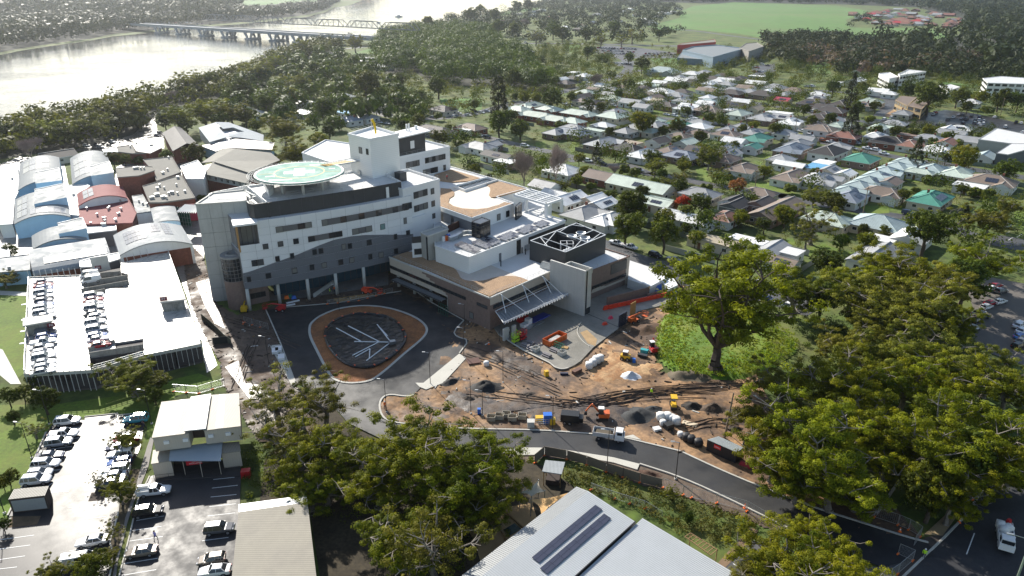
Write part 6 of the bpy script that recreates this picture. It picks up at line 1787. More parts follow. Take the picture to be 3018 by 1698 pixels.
bn = MB();fbox(bn,bn0,bn1,0,(bn1 - bn0).length,1.9,2.9,0,.05);bo = bn.build('banner',mat('banner_red',(.60,.012,.03),.6,.06),None,label='red banner with white lettering hanging under the site office awning',cat='banner')
L_ = (bn1 - bn0).length
textobj('JOHN',bo,fpt(bn0,bn1,L_ * .66,2.55,.04),bn1 - bn0,(0,0,1),.42,LINE);textobj('HOLLAND',bo,fpt(bn0,bn1,L_ * .60,2.18,.04),bn1 - bn0,(0,0,1),.42,LINE)
rail(of,[LL[0] + fo * .5 + Vector((0,0,-2.9)),at('7',1815,655,.3)],1.0,m=DARKM)
for x,y,mm,lb in ((1860,700,RED,'red skip bin on the grass beside the site office'),):
 q = at('7',x,y);tag(MB().box((q.x,q.y,.7),(1.4,1.1,1.3),R(10)).build('rubbish_bin',mm),lb,'bin')
# beige shed at the bottom edge
sh = root('shed',at('7',2050,1200),'long beige corrugated shed roof at the bottom edge beside the car park','shed')
A_,B_,C_,D_ = at('7',1800,965,4.5),at('7',2320,890,4.5),at('7',2400,1560,3.6),at('7',1738,1560,3.6)
E1,F1 = at('7',1800,908,4.2),at('7',2310,838,4.2)
m = MB().face([D_,C_,B_,A_]);m.face([v - Vector((0,0,.15)) for v in (A_,B_,C_,D_)]);m.build('front_roof',mat('stained_beige_roof',(.32,.29,.23),.6,.06,.3,.06,spec=.2,rib=('Y',.33,.2),dirt=((.22,.20,.17),.7,.18)),sh)
MB().face([A_,B_,F1,E1]).build('rear_roof',mat('pale_iron_roof',(.62,.64,.66),.35,.06,metal=.3),sh)
MB().prism([inset([A_,B_,C_,D_],.5)[i] for i in range(4)],.02,3.5).build('wall',mat('dark_wall',(0,0,0)),sh)
AVOID_P.append([v.to_2d() for v in (E1,F1,C_,D_)])
# childcare centre
cc_ = root('childcare_centre',at('8',1800,1200),'grey corrugated roof building with two long solar rows at the bottom edge','building')
CR = mat('pale_corrugated_roof',(.50,.52,.53),.45,.05,.3,.04,spec=.4)
def ribs(q,par,n,m_,w_=.035):
 """standing ribs between edge q0-q1 and edge q3-q2"""
 b = MB()
 for i in range(1,n):
  a,c = q[0].lerp(q[1],i / n),q[3].lerp(q[2],i / n)
  b.tube(a + Vector((0,0,.02)),c + Vector((0,0,.02)),w_,3,cap=False)
 o = b.build('roof_rib',m_,par);o['kind'] = 'stuff';return o
RIBM = mat('roof_rib_grey',(.36,.38,.39),.5,.05)
O_ = at('8',1862,808,5.0);ru = (at('8',1120,1400,5.0) - O_);rv_ = at('8',2272,960,4.3) - O_
rv_ = Vector((ru.y,-ru.x,0)).normalized() * (-1 if rv_.dot(Vector((ru.y,-ru.x,0))) < 0 else 1) * rv_.to_2d().length + Vector((0,0,-.8));ru = ru.normalized() * 30
def plane(nm,o,u,v,m_):
 q = [o,o + v,o + u + v,o + u]
 if (q[1] - q[0]).cross(q[2] - q[0]).z < 0: q = q[::-1]
 b = MB().face(q);d_ = Vector((0,0,.12));b.face([w - d_ for w in q[::-1]])
 for i in range(4): b.face((q[i] - d_,q[(i + 1) % 4] - d_,q[(i + 1) % 4],q[i]))
 b.build(nm,m_,cc_)
plane('main_roof',O_,ru,rv_,CR);ribs([O_,O_ + ru,O_ + ru + rv_,O_ + rv_],cc_,92,RIBM)
sv = -rv_.normalized() * 2.2;sv.z = -.35;plane('side_roof',O_,ru,sv,mat('dull_corrugated_roof',(.30,.31,.31),.5,.06));ribs([O_,O_ + ru,O_ + ru + sv,O_ + sv],cc_,92,RIBM)
O2 = at('8',2272,1012,3.9);lv = rv_.normalized() * 14;lv.z = -.7;plane('lower_roof',O2,ru,lv,CR);ribs([O2,O2 + ru,O2 + ru + lv,O2 + lv],cc_,92,RIBM)
W1 = [v.to_2d() for v in (O_ + sv * .8,O_ + rv_ * .97,O_ + rv_ * .97 + ru,O_ + ru + sv * .8)]
MB().prism(W1,.02,3.9).build('wall',DARKG,cc_)
W2 = [v.to_2d() for v in (O2 + ru * .01,O2 + lv * .97 + ru * .01,O2 + lv * .97 + ru,O2 + ru)]
MB().prism(W2,.02,3.1).build('lower_wall',WHITE,cc_)
AVOID_P.append(W1);AVOID_P.append(W2)
a,b = O_ + rv_,O_ + rv_ + ru
MB().wall([a,b],3.5,4.25,.12).build('fascia',DARKM,cc_)
for k,(s,lb) in enumerate((('1930,900 1980,930 1530,1295 1475,1270','upper long row of solar panels on the childcare roof'),('2015,930 2068,960 1575,1362 1520,1330','lower long row of solar panels on the childcare roof'))):
 f0 = .30 + k * .23;sl = lambda t_,g_: O_ + ru.normalized() * t_ + rv_ * g_ + Vector((0,0,.16))
 q = [sl(1.6 + k * .5,f0),sl(1.6 + k * .5,f0 + .15),sl(15.6 + k * .6,f0 + .15),sl(15.6 + k * .6,f0)]
 o = root('solar_array',q[0],lb,'solar array','solar rows on the childcare roof')
 for i in range(8):
  for j in range(2):
   pp = lambda u,v: q[0].lerp(q[1],u).lerp(q[3].lerp(q[2],u),v)
   f = [pp(j / 2 + .02,i / 8 + .001),pp(j / 2 + .495,i / 8 + .001),pp(j / 2 + .495,i / 8 + .1235),pp(j / 2 + .02,i / 8 + .1235)]
   b = MB().face(f);b.face([v - Vector((0,0,.06)) for v in f[::-1]])
   for z in range(4): b.face((f[z] - Vector((0,0,.06)),f[(z + 1) % 4] - Vector((0,0,.06)),f[(z + 1) % 4],f[z]))
   b.build('solar_panel',mat('blue_solar_cell',(.05,.055,.085),.3,.1,spec=.5),o)
pg = root('timber_pergola',at('9',130,1190),'open timber pergola frame behind the lower childcare roof','pergola')
a,b,c,d = [at('9',x,y,2.8) for x,y in ((15,1150),(210,1290),(260,1250),(60,1125))]
for i in range(9): MB().tube(a.lerp(b,i / 8),d.lerp(c,i / 8),.06,4).build('rafter',TIMBER,pg)
MB().tube(a,b,.08,4).tube(d,c,.08,4).tube(c,(c.x,c.y,0),.08,4).tube(d,(d.x,d.y,0),.08,4).build('frame',TIMBER,pg)
def sail(label,ps,m_,t='8'):
 q = [at(t,*p) for p in ps];c = sum(q,Vector()) / len(q)
 b = MB();n = 8
 edge = []
 for i in range(len(q)):
  for k in range(n):
   f = k / n;p = q[i].lerp(q[(i + 1) % len(q)],f);edge.append(p.lerp(c,.25 * math.sin(math.pi * f)))
 for i in range(len(edge)):
  mid = [e.lerp(c,.5) - Vector((0,0,.12)) for e in (edge[i],edge[(i + 1) % len(edge)])]
  b.face((edge[i],edge[(i + 1) % len(edge)],mid[1],mid[0]));b.face((mid[0],mid[1],c - Vector((0,0,.18))))
 o = root('shade_sail',(c.x,c.y,0),label,'shade sail','shade sails over the playground')
 b.build('sail',m_,o,True)
 for p in q: MB().tube((p.x,p.y,0),(p.x,p.y,p.z + .2),.07,6).build('post',STEEL,o)
sail('tan shade sail stretched beside the grey childcare roof',((1752,808,4.5),(1430,872,3.2),(1512,1000,3.4),(1560,930,3.6)),mat('tan_cloth',(.60,.36,.14),.8,.05))
sail('cream shade sail half hidden by the gum crown',((1488,728,3.8),(1345,822,3.0),(1435,850,2.8),(1535,810,3.2)),mat('cream_cloth',(.58,.50,.36),.8,.05))
sheet('play_sand',pts('8:920,1050 1120,940 1250,930 1440,900 1480,1030 1250,1190 1050,1340 1000,1180'),.06,mat('play_sand',(.42,.28,.14),.9,.15,.4,.15))
q = at('8',1290,1100);tag(MB().box((q.x,q.y,.3),(2.2,1.6,.4),.7,taper=.5).build('folded_tarpaulin',mat('dark_green_tarp',(.02,.05,.05),.5,.2,1,.2,bump=.6,bsc=2)),'dark green tarpaulin crumpled on the play sand','tarpaulin')
for i,s in enumerate(('1120,940 1245,1185','1190,925 1390,1110','1250,1190 1390,1110')):
 a,b = pts('8:' + s);tag(MB().wall([a,b],.05,.35,.2).build('timber_edging',TIMBER),('left','rear','front')[i] + ' timber edging round the play sand','edging')
gz = root('gazebo',at('8',1600,680),'small white-roofed play shelter behind the shade sails','shelter')
q = [at('8',x,y,2.9) for x,y in ((1540,575),(1688,590),(1662,682),(1515,660))]
MB().prism(q,2.8,2.95).build('roof',ROOFS,gz)
for p in inset(q,.3): MB().tube((p.x,p.y,0),(p.x,p.y,2.8),.07,6).build('post',TIMBER,gz)
MB().prism(inset(q,.7),.1,1.0).build('under_roof_shade',mat('shade_brown',(.05,.035,.03),.9),gz)  # solid dark block painted as the shade under the shelter roof
# steel container bottom left
def container(label,P,h,wm,rm,rootname='shipping_container'):
 c = sum(P,Vector()) / 4
 o = root(rootname,(c.x,c.y,0),label,'container')
 MB().prism(P,.1,h).build('body',wm,o)
 q = [Vector((p[0],p[1],h)) for p in P]
 m = MB()
 for i in range(24):
  a,b = q[0].lerp(q[1],(i + .2) / 24),q[3].lerp(q[2],(i + .2) / 24);a2,b2 = q[0].lerp(q[1],(i + .8) / 24),q[3].lerp(q[2],(i + .8) / 24)
  m.prism([a,a2,b2,b],h,h + .05)
 m.build('roof',rm,o)
 return o
P = [at('7',x,y,2.6) for x,y in ((62,872),(340,842),(370,770),(105,795))]
co = container('brown steel storage container with a grey front in the lower car park',[Vector((p.x,p.y,0)) for p in P],2.6,mat('brown_steel',(.075,.055,.045),.7,.1,rib=('X',.3,.3)),mat('beige_steel',(.36,.34,.29),.6,.08))
m = MB();fbox(m,P[0],P[1],.3,4.9,.3,2.3,.04,.06);m.build('front_door',mat('grey_door',(.30,.31,.31),.6,.05),co)
P = [at('N',x,y,2.35) for x,y in ((818,785),(1165,935),(1250,880),(950,745))]
co = container('black steel container with a red sign beside the new road',[Vector((p.x,p.y,0)) for p in P],2.35,mat('black_steel',(.012,.014,.02),.5,.1,rib=('X',.3,.3)),mat('grey_steel_roof',(.40,.44,.45),.45,.06))
a,b = P[0],P[1]
u0,z0 = vface(a,b,'N',900,850);u1,z1 = vface(a,b,'N',980,875)
m = MB();fbox(m,a,b,u0,u1,z0 - .42,z0 + .3,.04,.05);s_ = m.build('sign',mat('sign_red',(.75,.015,.02),.5),co)
textobj('coates',s_,fpt(a,b,(u0 + u1) / 2,z0 - .08,.08),b - a,(0,0,1),.42,LINE)
# ------------------------------------------------------------------ fences, poles and lamps
def fence(label,P,h,m_,step=2.4,name='fence',th=.05,z=.05,panel='panel',pm=None,feet=False):
 o = root(name,P[0],label,'fence')
 for a,b in zip(P[:-1],P[1:]):
  k = max(1,int((b - a).length / step))
  for i in range(k):
   p,q = a.lerp(b,(i + .03) / k),a.lerp(b,(i + .97) / k)
   MB().wall([p,q],z + .1,z + h - .05,th).build(panel,m_,o)
   MB().tube((a.lerp(b,i / k).x,a.lerp(b,i / k).y,z),(a.lerp(b,i / k).x,a.lerp(b,i / k).y,z + h),.05,5).build('post',pm or DARKM,o)
   if feet: MB().box((p.x,p.y,z + .1),(.7,.25,.18),.5).build('foot',HIVISO,o)
 return o
def mesh_fence(label,P,h=1.9,z=.15,step=2.4,mid=None):
 """see-through temporary fence: wire bars in a tube frame"""
 o = root('mesh_fence',P[0],label,'fence')
 for a,b in zip(P[:-1],P[1:]):
  k = max(1,int((b - a).length / step))
  for i in range(k):
   p,q = a.lerp(b,(i + .02) / k),a.lerp(b,(i + .98) / k)
   p = Vector((p.x,p.y,z));q = Vector((q.x,q.y,z));U = Vector((0,0,h))
   m = MB().tube(p,p + U,.035,4).tube(q,q + U,.035,4).tube(p + U,q + U,.03,4).tube(p + U * .06,q + U * .06,.03,4)
   for j in range(1,12): w_ = p.lerp(q,j / 12);m.tube(w_ + U * .06,w_ + U,.008,3,cap=False)
   for j in range(1,8): m.tube(p + U * j / 8,q + U * j / 8,.007,3,cap=False)
   m.build('mesh_panel',STEEL,o)
   MB().box((p.x,p.y,z + .08),(.6,.22,.16),.7).build('foot',HIVISO,o)
 return o
CLOTH = mat('beige_shade_cloth',(.21,.165,.12),.9,.12,.6,.08)
fence('beige shade-cloth fence curving along the new road',pts('8:1460,600 1530,540 1700,570 1850,612 2000,665 2250,745 2420,790'),1.9,CLOTH,2.6,feet=True)
mesh_fence('open wire fence continuing beside the garden and the new road',pts('8:2420,790 2575,845 9:60,865 250,905 480,965 640,1060'))
fence('grey board fence between the gum trees and the dark street',pts('9:1860,435 1790,490 1720,590 1600,800 1500,950 1460,1000'),1.8,mat('grey_boards',(.26,.24,.22),.85,.12,1,.1,rib=('Z',.2,.2)),2.2)
mesh_fence('wire site gates standing open by the dark street',pts('9:1440,1010 1620,1070 1700,1105 1790,1160 1740,1230'))
mesh_fence('wire fence panels beside the worker on the footpath',pts('9:1620,1290 1735,1340 1620,1440 1560,1480'))
mesh_fence('wire fence on the muddy strip left of the forecourt',pts('E:400,690 690,775',0),1.6)
mesh_fence('wire fence along the edge of the forecourt by the columns',pts('E:1380,480 1750,440 2150,330',0),1.1,.3)
fence('dark shade-cloth fence between the grass strip and the mud',pts('4:1525,970 1600,1030 1700,1130 1750,1165'),1.8,mat('grey_green_cloth',(.10,.11,.08),.9,.1),2.4)
fence('black mesh fence across the grass strip corner',pts('4:1605,1155 1750,1140'),1.8,mat('black_cloth',(.03,.035,.035),.9,.1),2.4)
mesh_fence('wire fence on the concrete ledge behind the site office',pts('7:1310,60 1500,75 1700,15'),1.7,.05)
mesh_fence('dark garden fence between the childcare centre and the planting',pts('8:1880,800 2060,870 2290,940 2420,1020'),1.4,.05)
PG = 'black lamp posts on the site'
LAMPS = (('5',925,1250,'at the end of the pale footpath'),('5',932,1060,'by the brick corner of the podium'),('5',672,1449,'in front of the roundabout'),('5',1220,1440,'beside the black soil heap'),('8',342,215,'in the kerb bulge of the new road'),
         ('8',1593,350,'beside the blue cabinet at the kerb'),('8',2005,618,'at the reddish soil ridge'),('8',2522,715,'beside the wire fence on the road'),('8',978,225,'behind the gum crown on the site'),('8',1066,240,'beside the small blue bin'),('4',2032,1320,'on the pale path left of the roundabout'),
         ('E',1522,560,'on the far kerb of the roundabout'),('7',242,560,'on the grass bank beside the lower car park'),('7',375,302,'behind the far white car of the lower car park'),('7',1146,300,'beside the footpath at the site office corner'),('7',985,745,'among the small trees of the lower car park'),('7',35,975,'at the brown container'),('5',1192,1125,'short one at the corner of the service deck'),('N',443,1250,'beside the small golden tree'))
for i,(t,x,y,lb) in enumerate(LAMPS):
 p = at(t,x,y,.1);h = 7.2 if i not in (17,9) else (2.6 if i == 17 else 5.5)
 o = root('street_lamp',p,'slim black lamp post ' + lb,'lamp post',PG)
 MB().tube(p,(p.x,p.y,h),.075,6,0,.05).build('pole',DARKM,o)
 if h > 3:
  MB().box((p.x,p.y,.2),(.35,.35,.25)).build('base',CONCL,o)
  MB().tube((p.x,p.y,h - .05),(p.x - .9,p.y + .15,h + .08),.035,5).box((p.x - 1.05,p.y + .17,h + .08),(.6,.22,.09),-.1).build('lamp_head',mat('lamp_grey',(.45,.46,.47),.4),o)
def upole(t,x,y,h,lb,arms=1,grp='timber power poles',lean=(0,0)):
 p = at(t,x,y)
 o = root('power_pole',p,lb,'power pole',grp)
 MB().tube(p,(p.x + lean[0],p.y + lean[1],h),.17,7,0,.12).build('pole',mat('weathered_pole',(.20,.16,.11),.9,.15,1),o)
 for k in range(arms):
  z = h - .35 - k * 1.0;MB().box((p.x + lean[0],p.y + lean[1],z),(2.2,.12,.14),R(40)).build('crossarm',TIMBER,o)
 return Vector((p.x,p.y,h - .25))
upole('9',315,412,9.4,'bare grey timber pole standing behind the black container',0,lean=(.5,0))
PP = [upole(*a) for a in (('J',1550,955,10,'timber power pole in front of the white verandah house'),('L',1207,280,10,'timber power pole beside the pale green house'),('L',2003,418,10.5,'timber power pole at the street by the white gabled house'),('L',1528,1105,9.5,'timber power pole on the lawn by the bare red tree'),
      ('K',2455,345,10,'timber power pole beside the white gabled brick houses'),('6',1358,178,10,'timber power pole beside the brown-roofed white house'),('1',1093,832,11,'nearer timber power pole at the river bend'),('1',1200,790,11,'farther timber power pole at the river bend'),('1',525,1100,13,'tall timber power pole with lamp beside the river trees'),
      ('2',430,870,10,'timber power pole on the street behind the lift tower'),('J',2290,425,11,'steel pole at the back of the far car park'),('J',2540,480,11,'pole at the right end of the far car park'))]
m = MB()
def wire(a,b,sag=.9):
 n = 8;P = [a.lerp(b,i / n) - Vector((0,0,sag * 4 * (i / n) * (1 - i / n))) for i in range(n + 1)]
 for off in (-.7,.7): m.path([p + Vector((off * .76,off * .64,0)) for p in P],.03,3)
for i,j in ((2,0),(1,2),(7,6),(6,8)): wire(PP[i],PP[j])
tag(m.build('power_lines',DARKM),'thin black power lines strung between the timber poles','power lines')
rp = [at('9',x,y,z) for x,y,z in ((2480,1260,9),(2430,1449,9))]
o = root('power_pole',at('9',2490,1500),'grey steel street pole with lamp arm at the bottom right corner','power pole')
b_ = at('9',2490,1560);MB().tube(b_,(b_.x,b_.y,9.5),.16,8,0,.1).build('pole',mat('pole_green',(.22,.28,.22),.6),o)
MB().tube((b_.x,b_.y,8.6),(b_.x - 2.0,b_.y + .6,9.0),.05,5).box((b_.x - 2.3,b_.y + .7,9.0),(.8,.3,.12),-.3).build('lamp_arm',STEEL,o)
ORD_ = ORD
# ------------------------------------------------------------------ people, machines and materials on the site
def person_mesh(pose):
 P = {'pel': (0,0,.95),'ch': (0,.0,1.32),'nk': (0,0,1.5),'hd': (0,.02,1.66),'top': (0,.01,1.76)}
 st = pose;r = {'pel': .15,'ch': .17,'nk': .07,'hd': .10,'top': .07}
 for s,n in ((-1,'l'),(1,'r')):
  f = st * s * .18
  P['hp' + n] = (s * .10,0,.88);P['kn' + n] = (s * .11,f,.48);P['an' + n] = (s * .11,f * 1.3 - .03,.08);P['to' + n] = (s * .12,f * 1.3 + .13,.04)
  P['sh' + n] = (s * .20,0,1.42);P['el' + n] = (s * .27,-f * .8,1.15);P['wr' + n] = (s * .26,-f + .12,.93);P['ha' + n] = (s * .25,-f + .16,.84)
  r.update({'hp' + n: .10,'kn' + n: .065,'an' + n: .05,'to' + n: .045,'sh' + n: .075,'el' + n: .05,'wr' + n: .036,'ha' + n: .04})
 E_ = [('pel','ch'),('ch','nk'),('nk','hd'),('hd','top')]
 for n in 'lr': E_ += [('pel','hp' + n),('hp' + n,'kn' + n),('kn' + n,'an' + n),('an' + n,'to' + n),('ch','sh' + n),('sh' + n,'el' + n),('el' + n,'wr' + n),('wr' + n,'ha' + n)]
 K = list(P);me = bpy.data.meshes.new('t');me.from_pydata([P[k] for k in K],[(K.index(a),K.index(b)) for a,b in E_],[])
 o = bpy.data.objects.new('t',me);COL.objects.link(o)
 o.modifiers.new('s','SKIN');
 for i,k in enumerate(K):
  me.skin_vertices[0].data[i].radius = (r[k],r[k]);me.skin_vertices[0].data[i].use_root = k == 'pel'
 o.modifiers.new('u','SUBSURF').levels = 1
 dg = bpy.context.evaluated_depsgraph_get();out = bpy.data.meshes.new_from_object(o.evaluated_get(dg));bpy.data.objects.remove(o)
 out.name = 'body'
 return out
PM = [person_mesh(0),person_mesh(1)]
def person(t,x,y,rz,top,label,pose=0,hat=True,z=.1,s=.98):
 p = at(t,x,y,z);o = root('person',p,label,'person',None,rz);o.scale = (s,) * 3
 me = PM[pose].copy();me.materials.clear()
 for m in (DENIM,top,SKIN): me.materials.append(m)
 for f in me.polygons:
  c = f.center;f.material_index = 2 if c.z > 1.5 or (abs(c.x) > .2 and c.z < .97) else (1 if c.z > .93 else 0)
  f.use_smooth = True
 b = bpy.data.objects.new('body',me);COL.objects.link(b);b.parent = o
 MB().lathe((0,.01,1.68),[(.14,0),(.13,.05),(.09,.12),(.02,.15)],10).build('helmet' if hat else 'hair',WHITE if hat else BARKD,o,local=True)
person('8',2338,90,2.6,HIVIS,'worker in a lime jacket walking on the dirt beside the black gravel',1);person('E',1412,350,2.0,HIVIS,'worker in a lime vest standing under the hospital front');person('E',1465,325,1.0,HIVISO,'worker in dark orange beside the hospital column',1)
person('G',240,905,2.8,HIVIS,'worker in a lime vest behind the lime scissor lift',z=.42);person('G',160,905,1.5,WHITE,'worker in white and lime at the canopy pier',1,z=.42);person('9',1815,1315,2.5,HIVIS,'traffic worker in a lime jacket on the footpath by the wire gates')
person('7',1178,1178,2.9,SHIRTB,'man in a lilac shirt walking across the lower car park',1,False);person('7',1095,345,2.5,DENIM,'man in dark clothes on the footpath beside the site office',1,False);person('8',330,190,.5,HIVISO,'worker in orange in the kerb bulge beside the silver sheet',0)
person('B',1270,760,1,mat('red_shirt',(.5,.03,.03),.8),'worker in red on the roof terrace behind the mid wing',0,True,Z3 + .2)
BLK = mat('machine_black',(.02,.02,.022),.5)
def tracks(o,L=2.2,w=1.6):
 for s in (-1,1): MB().prism([(-L / 2,s * w / 2 - .2),(L / 2,s * w / 2 - .2),(L / 2,s * w / 2 + .2),(-L / 2,s * w / 2 + .2)],.02,.55).build('track',BLK,o,local=True)
def excavator(t,x,y,rz,m,label,reach=1.0,s=1.0):
 o = root('excavator',at(t,x,y,.15),label,'excavator',None,rz);o.scale = (s,) * 3
 tracks(o);b = MB().box((-.35,0,.95),(1.9,1.6,.7)).box((-1.05,0,1.25),(.7,1.6,.6),taper=.9);b.build('body',m,o,local=True)
 MB().box((.2,.3,1.85),(1.0,.9,1.2),taper=.85).build('cab',GLASS,o,local=True);MB().box((.2,.3,2.5),(1.05,.95,.1)).build('cab_roof',WHITE,o,local=True)
 MB().tube((.5,-.2,1.2),(1.9 * reach,-.2,2.9),.17,6).build('boom',m,o,local=True);MB().tube((1.9 * reach,-.2,2.9),(3.0 * reach,-.2,1.3),.13,6).build('dipper',m,o,local=True)
 MB().box((3.0 * reach,-.2,.95),(.6,.7,.6),taper=.7).build('bucket',BLK,o,local=True)
excavator('G',1860,1110,R(100),RED,'red mini excavator with raised boom beside the grassy mound',.5);excavator('8',1965,260,R(175),ORANGE,'orange and black excavator reaching beside the black trailer')
def boomlift(t,x,y,rz,m,label,stow=True):
 o = root('boom_lift',at(t,x,y,.2),label,'boom lift',None,rz)
 MB().box((0,0,.6),(2.2,1.5,.5)).box((-.5,0,1.15),(1.6,1.3,.7)).build('base',m,o,local=True)
 for i in (-1,1):
  for s in (-1,1): wheel6(o,(i * .8,s * .85,.4),.4,.3)
 MB().tube((-1.1,0,1.6),(2.0,0,1.9 if stow else 3.0),.18,6).build('boom',m,o,local=True);MB().tube((2.0,0,1.9 if stow else 3.0),(3.4,0,1.5),.12,6).build('jib',m,o,local=True)
 b = MB()
 for z in (.7,1.2,1.7): b.path([(3.3,-.7,z),(4.2,-.7,z),(4.2,.7,z),(3.3,.7,z),(3.3,-.7,z)],.04,4)
 b.box((3.75,0,.65),(.9,1.4,.06));b.build('basket',m,o,local=True)
boomlift('G',1625,760,R(35),ORANGE,'orange boom lift on the earth bank at the formwork panel');boomlift('E',830,545,R(178),RED,'red boom lift at the corner of the forecourt');boomlift('E',1850,340,R(-20),mat('red_orange',(.7,.08,.03),.5),'red-orange boom lift parked under the hospital front');boomlift('E',405,550,R(100),YELLOW,'yellow boom lift at the foot of the glazed drum')
def scissor(t,x,y,rz,m,label):
 o = root('scissor_lift',at(t,x,y,.43),label,'scissor lift','scissor lifts',rz)
 MB().box((0,0,.5),(2.0,1.0,.5)).build('base',m,o,local=True)
 for i in (-1,1):
  for s in (-1,1): wheel6(o,(i * .7,s * .45,.25),.25,.18)
 b = MB()
 for s in (-1,1): b.tube((-.8,s * .4,.75),(.8,s * .4,1.15),.05,4).tube((.8,s * .4,.75),(-.8,s * .4,1.15),.05,4)
 b.build('scissor_arm',BLK,o,local=True);b = MB().box((0,0,1.2),(2.1,1.1,.08))
 for z in (1.7,2.25): b.path([(-1,-.55,z),(1,-.55,z),(1,.55,z),(-1,.55,z),(-1,-.55,z)],.05,4)
 for x_ in (-1,0,1):
  for s in (-1,1): b.tube((x_,s * .55,1.2),(x_,s * .55,2.25),.05,4)
 b.build('platform',m,o,local=True)
scissor('G',245,990,R(48),LIME,'lime green scissor lift on the service deck');scissor('G',315,965,R(48),RED,'red scissor lift beside the lime green one')
def openbox(name,t,x,y,rz,L,W,H,m,label,cat,z=.1,fillm=None,group=None):
 p = at(t,x,y,z);o = root(name,p,label,cat,group,rz)
 b = MB().box((0,0,.06),(L,W,.12))
 for s in (-1,1): b.box((0,s * W / 2,H / 2),(L,.08,H)).box((s * L / 2,0,H / 2),(.08,W,H))
 for i in range(int(L / .8)):
  for s in (-1,1): b.box((-L / 2 + .4 + i * .8,s * (W / 2 + .07),H / 2),(.08,.06,H))
 b.build('shell',m,o,local=True)
 if fillm: MB().box((0,0,H * .45),(L * .9,W * .85,H * .5),.1,taper=.6).build('rubble',fillm,o,local=True)
 return o
openbox('skip_bin','G',700,985,R(46),5.6,2.3,1.3,ORANGE,'orange steel skip full of rubbish on the service deck','skip bin',.43,mat('mixed_rubbish',(.4,.39,.37),.8,.4,2,.3,bump=1,bsc=3));openbox('skip_bin','N',1340,870,R(-40),2.6,1.7,1.0,BLK,'small black steel skip behind the black container','skip bin',.15)
for i,(x,y,rz,lb) in enumerate(((350,1045,2.45,'front-left'),(410,1015,2.45,'rear-left'),(605,1160,2.4,'nearest'),(690,1100,2.4,'middle'),(420,1085,2.3,'short dark'))):
 o = root('pipe_bundle',at('G',x,y,.43),f'{lb} bundle of grey pipes at the edge of the service deck','pipe bundle','pipe bundles on the service deck',rz)
 for k in range(7): MB().tube((-1.0,(k % 4 - 1.5) * .3,.18 + k // 4 * .28),(1.0,(k % 4 - 1.5) * .3,.18 + k // 4 * .28),.14,7).build('pipe',mat('grey_pipe',(.2,.18,.19),.5),o,local=True)
for x,y,lb in ((475,1095,'square concrete pit ring with a round hole on the deck'),(785,1140,'concrete block with a hollow at the deck edge')): openbox('pit_ring','G',x,y,R(45),1.5,1.3,.9,CONCL,lb,'concrete ring',.43)
def lat(t,x,y,rz,L,H,m,label,name='frame',cat='frame',z=.43):
 b = MB()
 for i in range(5): b.tube((-L / 2 + L * i / 4,0,0),(-L / 2 + L * i / 4,.15,H),.05,4)
 for i in range(4): b.tube((-L / 2,.15 * i / 3,H * i / 3),(L / 2,.15 * i / 3,H * i / 3),.05,4)
 o = root(name,at(t,x,y,z),label,cat,None,rz);b.build('grid',m,o,local=True)
lat('G',745,1090,R(-40),2.6,1.8,mat('green_steel',(.01,.22,.10),.5),'green steel grid frame standing beside the orange skip');
lat('5',768,925,R(-44),3.4,2.6,GREENM,'green netted screen standing at the podium entry',z=.25)
fw = root('formwork_panel',at('G',1495,800,.3),'blue-black steel formwork panel standing at the deck edge','formwork',None,R(48));MB().box((0,0,1.6),(3.2,.12,3.2)).build('sheet',mat('panel_blue',(.03,.04,.09),.5),fw,local=True)
for i in range(7): MB().box((0,-.12,.3 + i * .45),(3.2,.14,.1)).build('rib',BLK,fw,local=True)
tag(MB().box((*at('G',1615,690).to_2d(),1.9),(2.3,.12,3.6),R(48)).build('plywood_board',PLYW),'tall plywood formwork board standing behind the boom lift','board')
a,b_ = at('G',1275,615,.43),at('G',2090,435,.43)
for i in range(16):
 p = a.lerp(b_,(i + .5) / 16);o = MB().prism([(-.75,-.28),(.75,-.28),(.75,.28),(-.75,.28)],0,.3).box((0,0,.65),(1.45,.3,.75),taper=.75)
 o = tag(o.build('water_barrier',mat('barrier_red',(.72,.05,.02),.5),None,local=True),f'red plastic barrier, {ORD_[i]} from the near end of the red line along the ramp','barrier','red barriers along the ramp')
 o.location = p;o.rotation_euler = (0,0,math.atan2(b_.y - a.y,b_.x - a.x))
def crate(t,x,y,d,m,label,rz=0,z=.12,name='crate',cat='crate',taper=1,grp=None):
 p = at(t,x,y,z);b = MB().box((p.x,p.y,z + d[2] / 2),d,rz,taper=taper).box((p.x,p.y,z + d[2] + .03),(d[0] * taper * 1.04,d[1] * taper * 1.04,.06),rz);return tag(b.build(name,m),label,cat,grp)
crate('G',600,1395,(.9,.9,1.2),YELLOW,'bright yellow bin on a pallet below the service deck',.4,taper=.85);crate('8',1555,290,(1.5,1.2,1.8),BLUE,'blue cabinet beside the yellow boxes at the kerb',.05);crate('8',1505,275,(1.9,1.0,.8),YELLOW,'long yellow box behind the wire cage at the kerb',.05);crate('8',1592,300,(1.0,.9,1.1),YELLOW,'small yellow box right beside the blue cabinet',.05)
crate('8',1430,320,(1.3,1.2,1.2),CONCL,'white square concrete box at the kerb');crate('8',1040,225,(.6,.6,1.1),BLUE,'small blue wheelie bin beside the lamp post');crate('G',340,810,(1.6,1.3,.7),WHITE,'white pallet stack under the canopy',.8,.43);crate('G',390,775,(1.3,1.2,1.3),WHITE,'taller white stack under the canopy',.8,.43);crate('G',320,745,(2.4,1.6,1.2),RED,'red stack under the canopy',.8,.43)
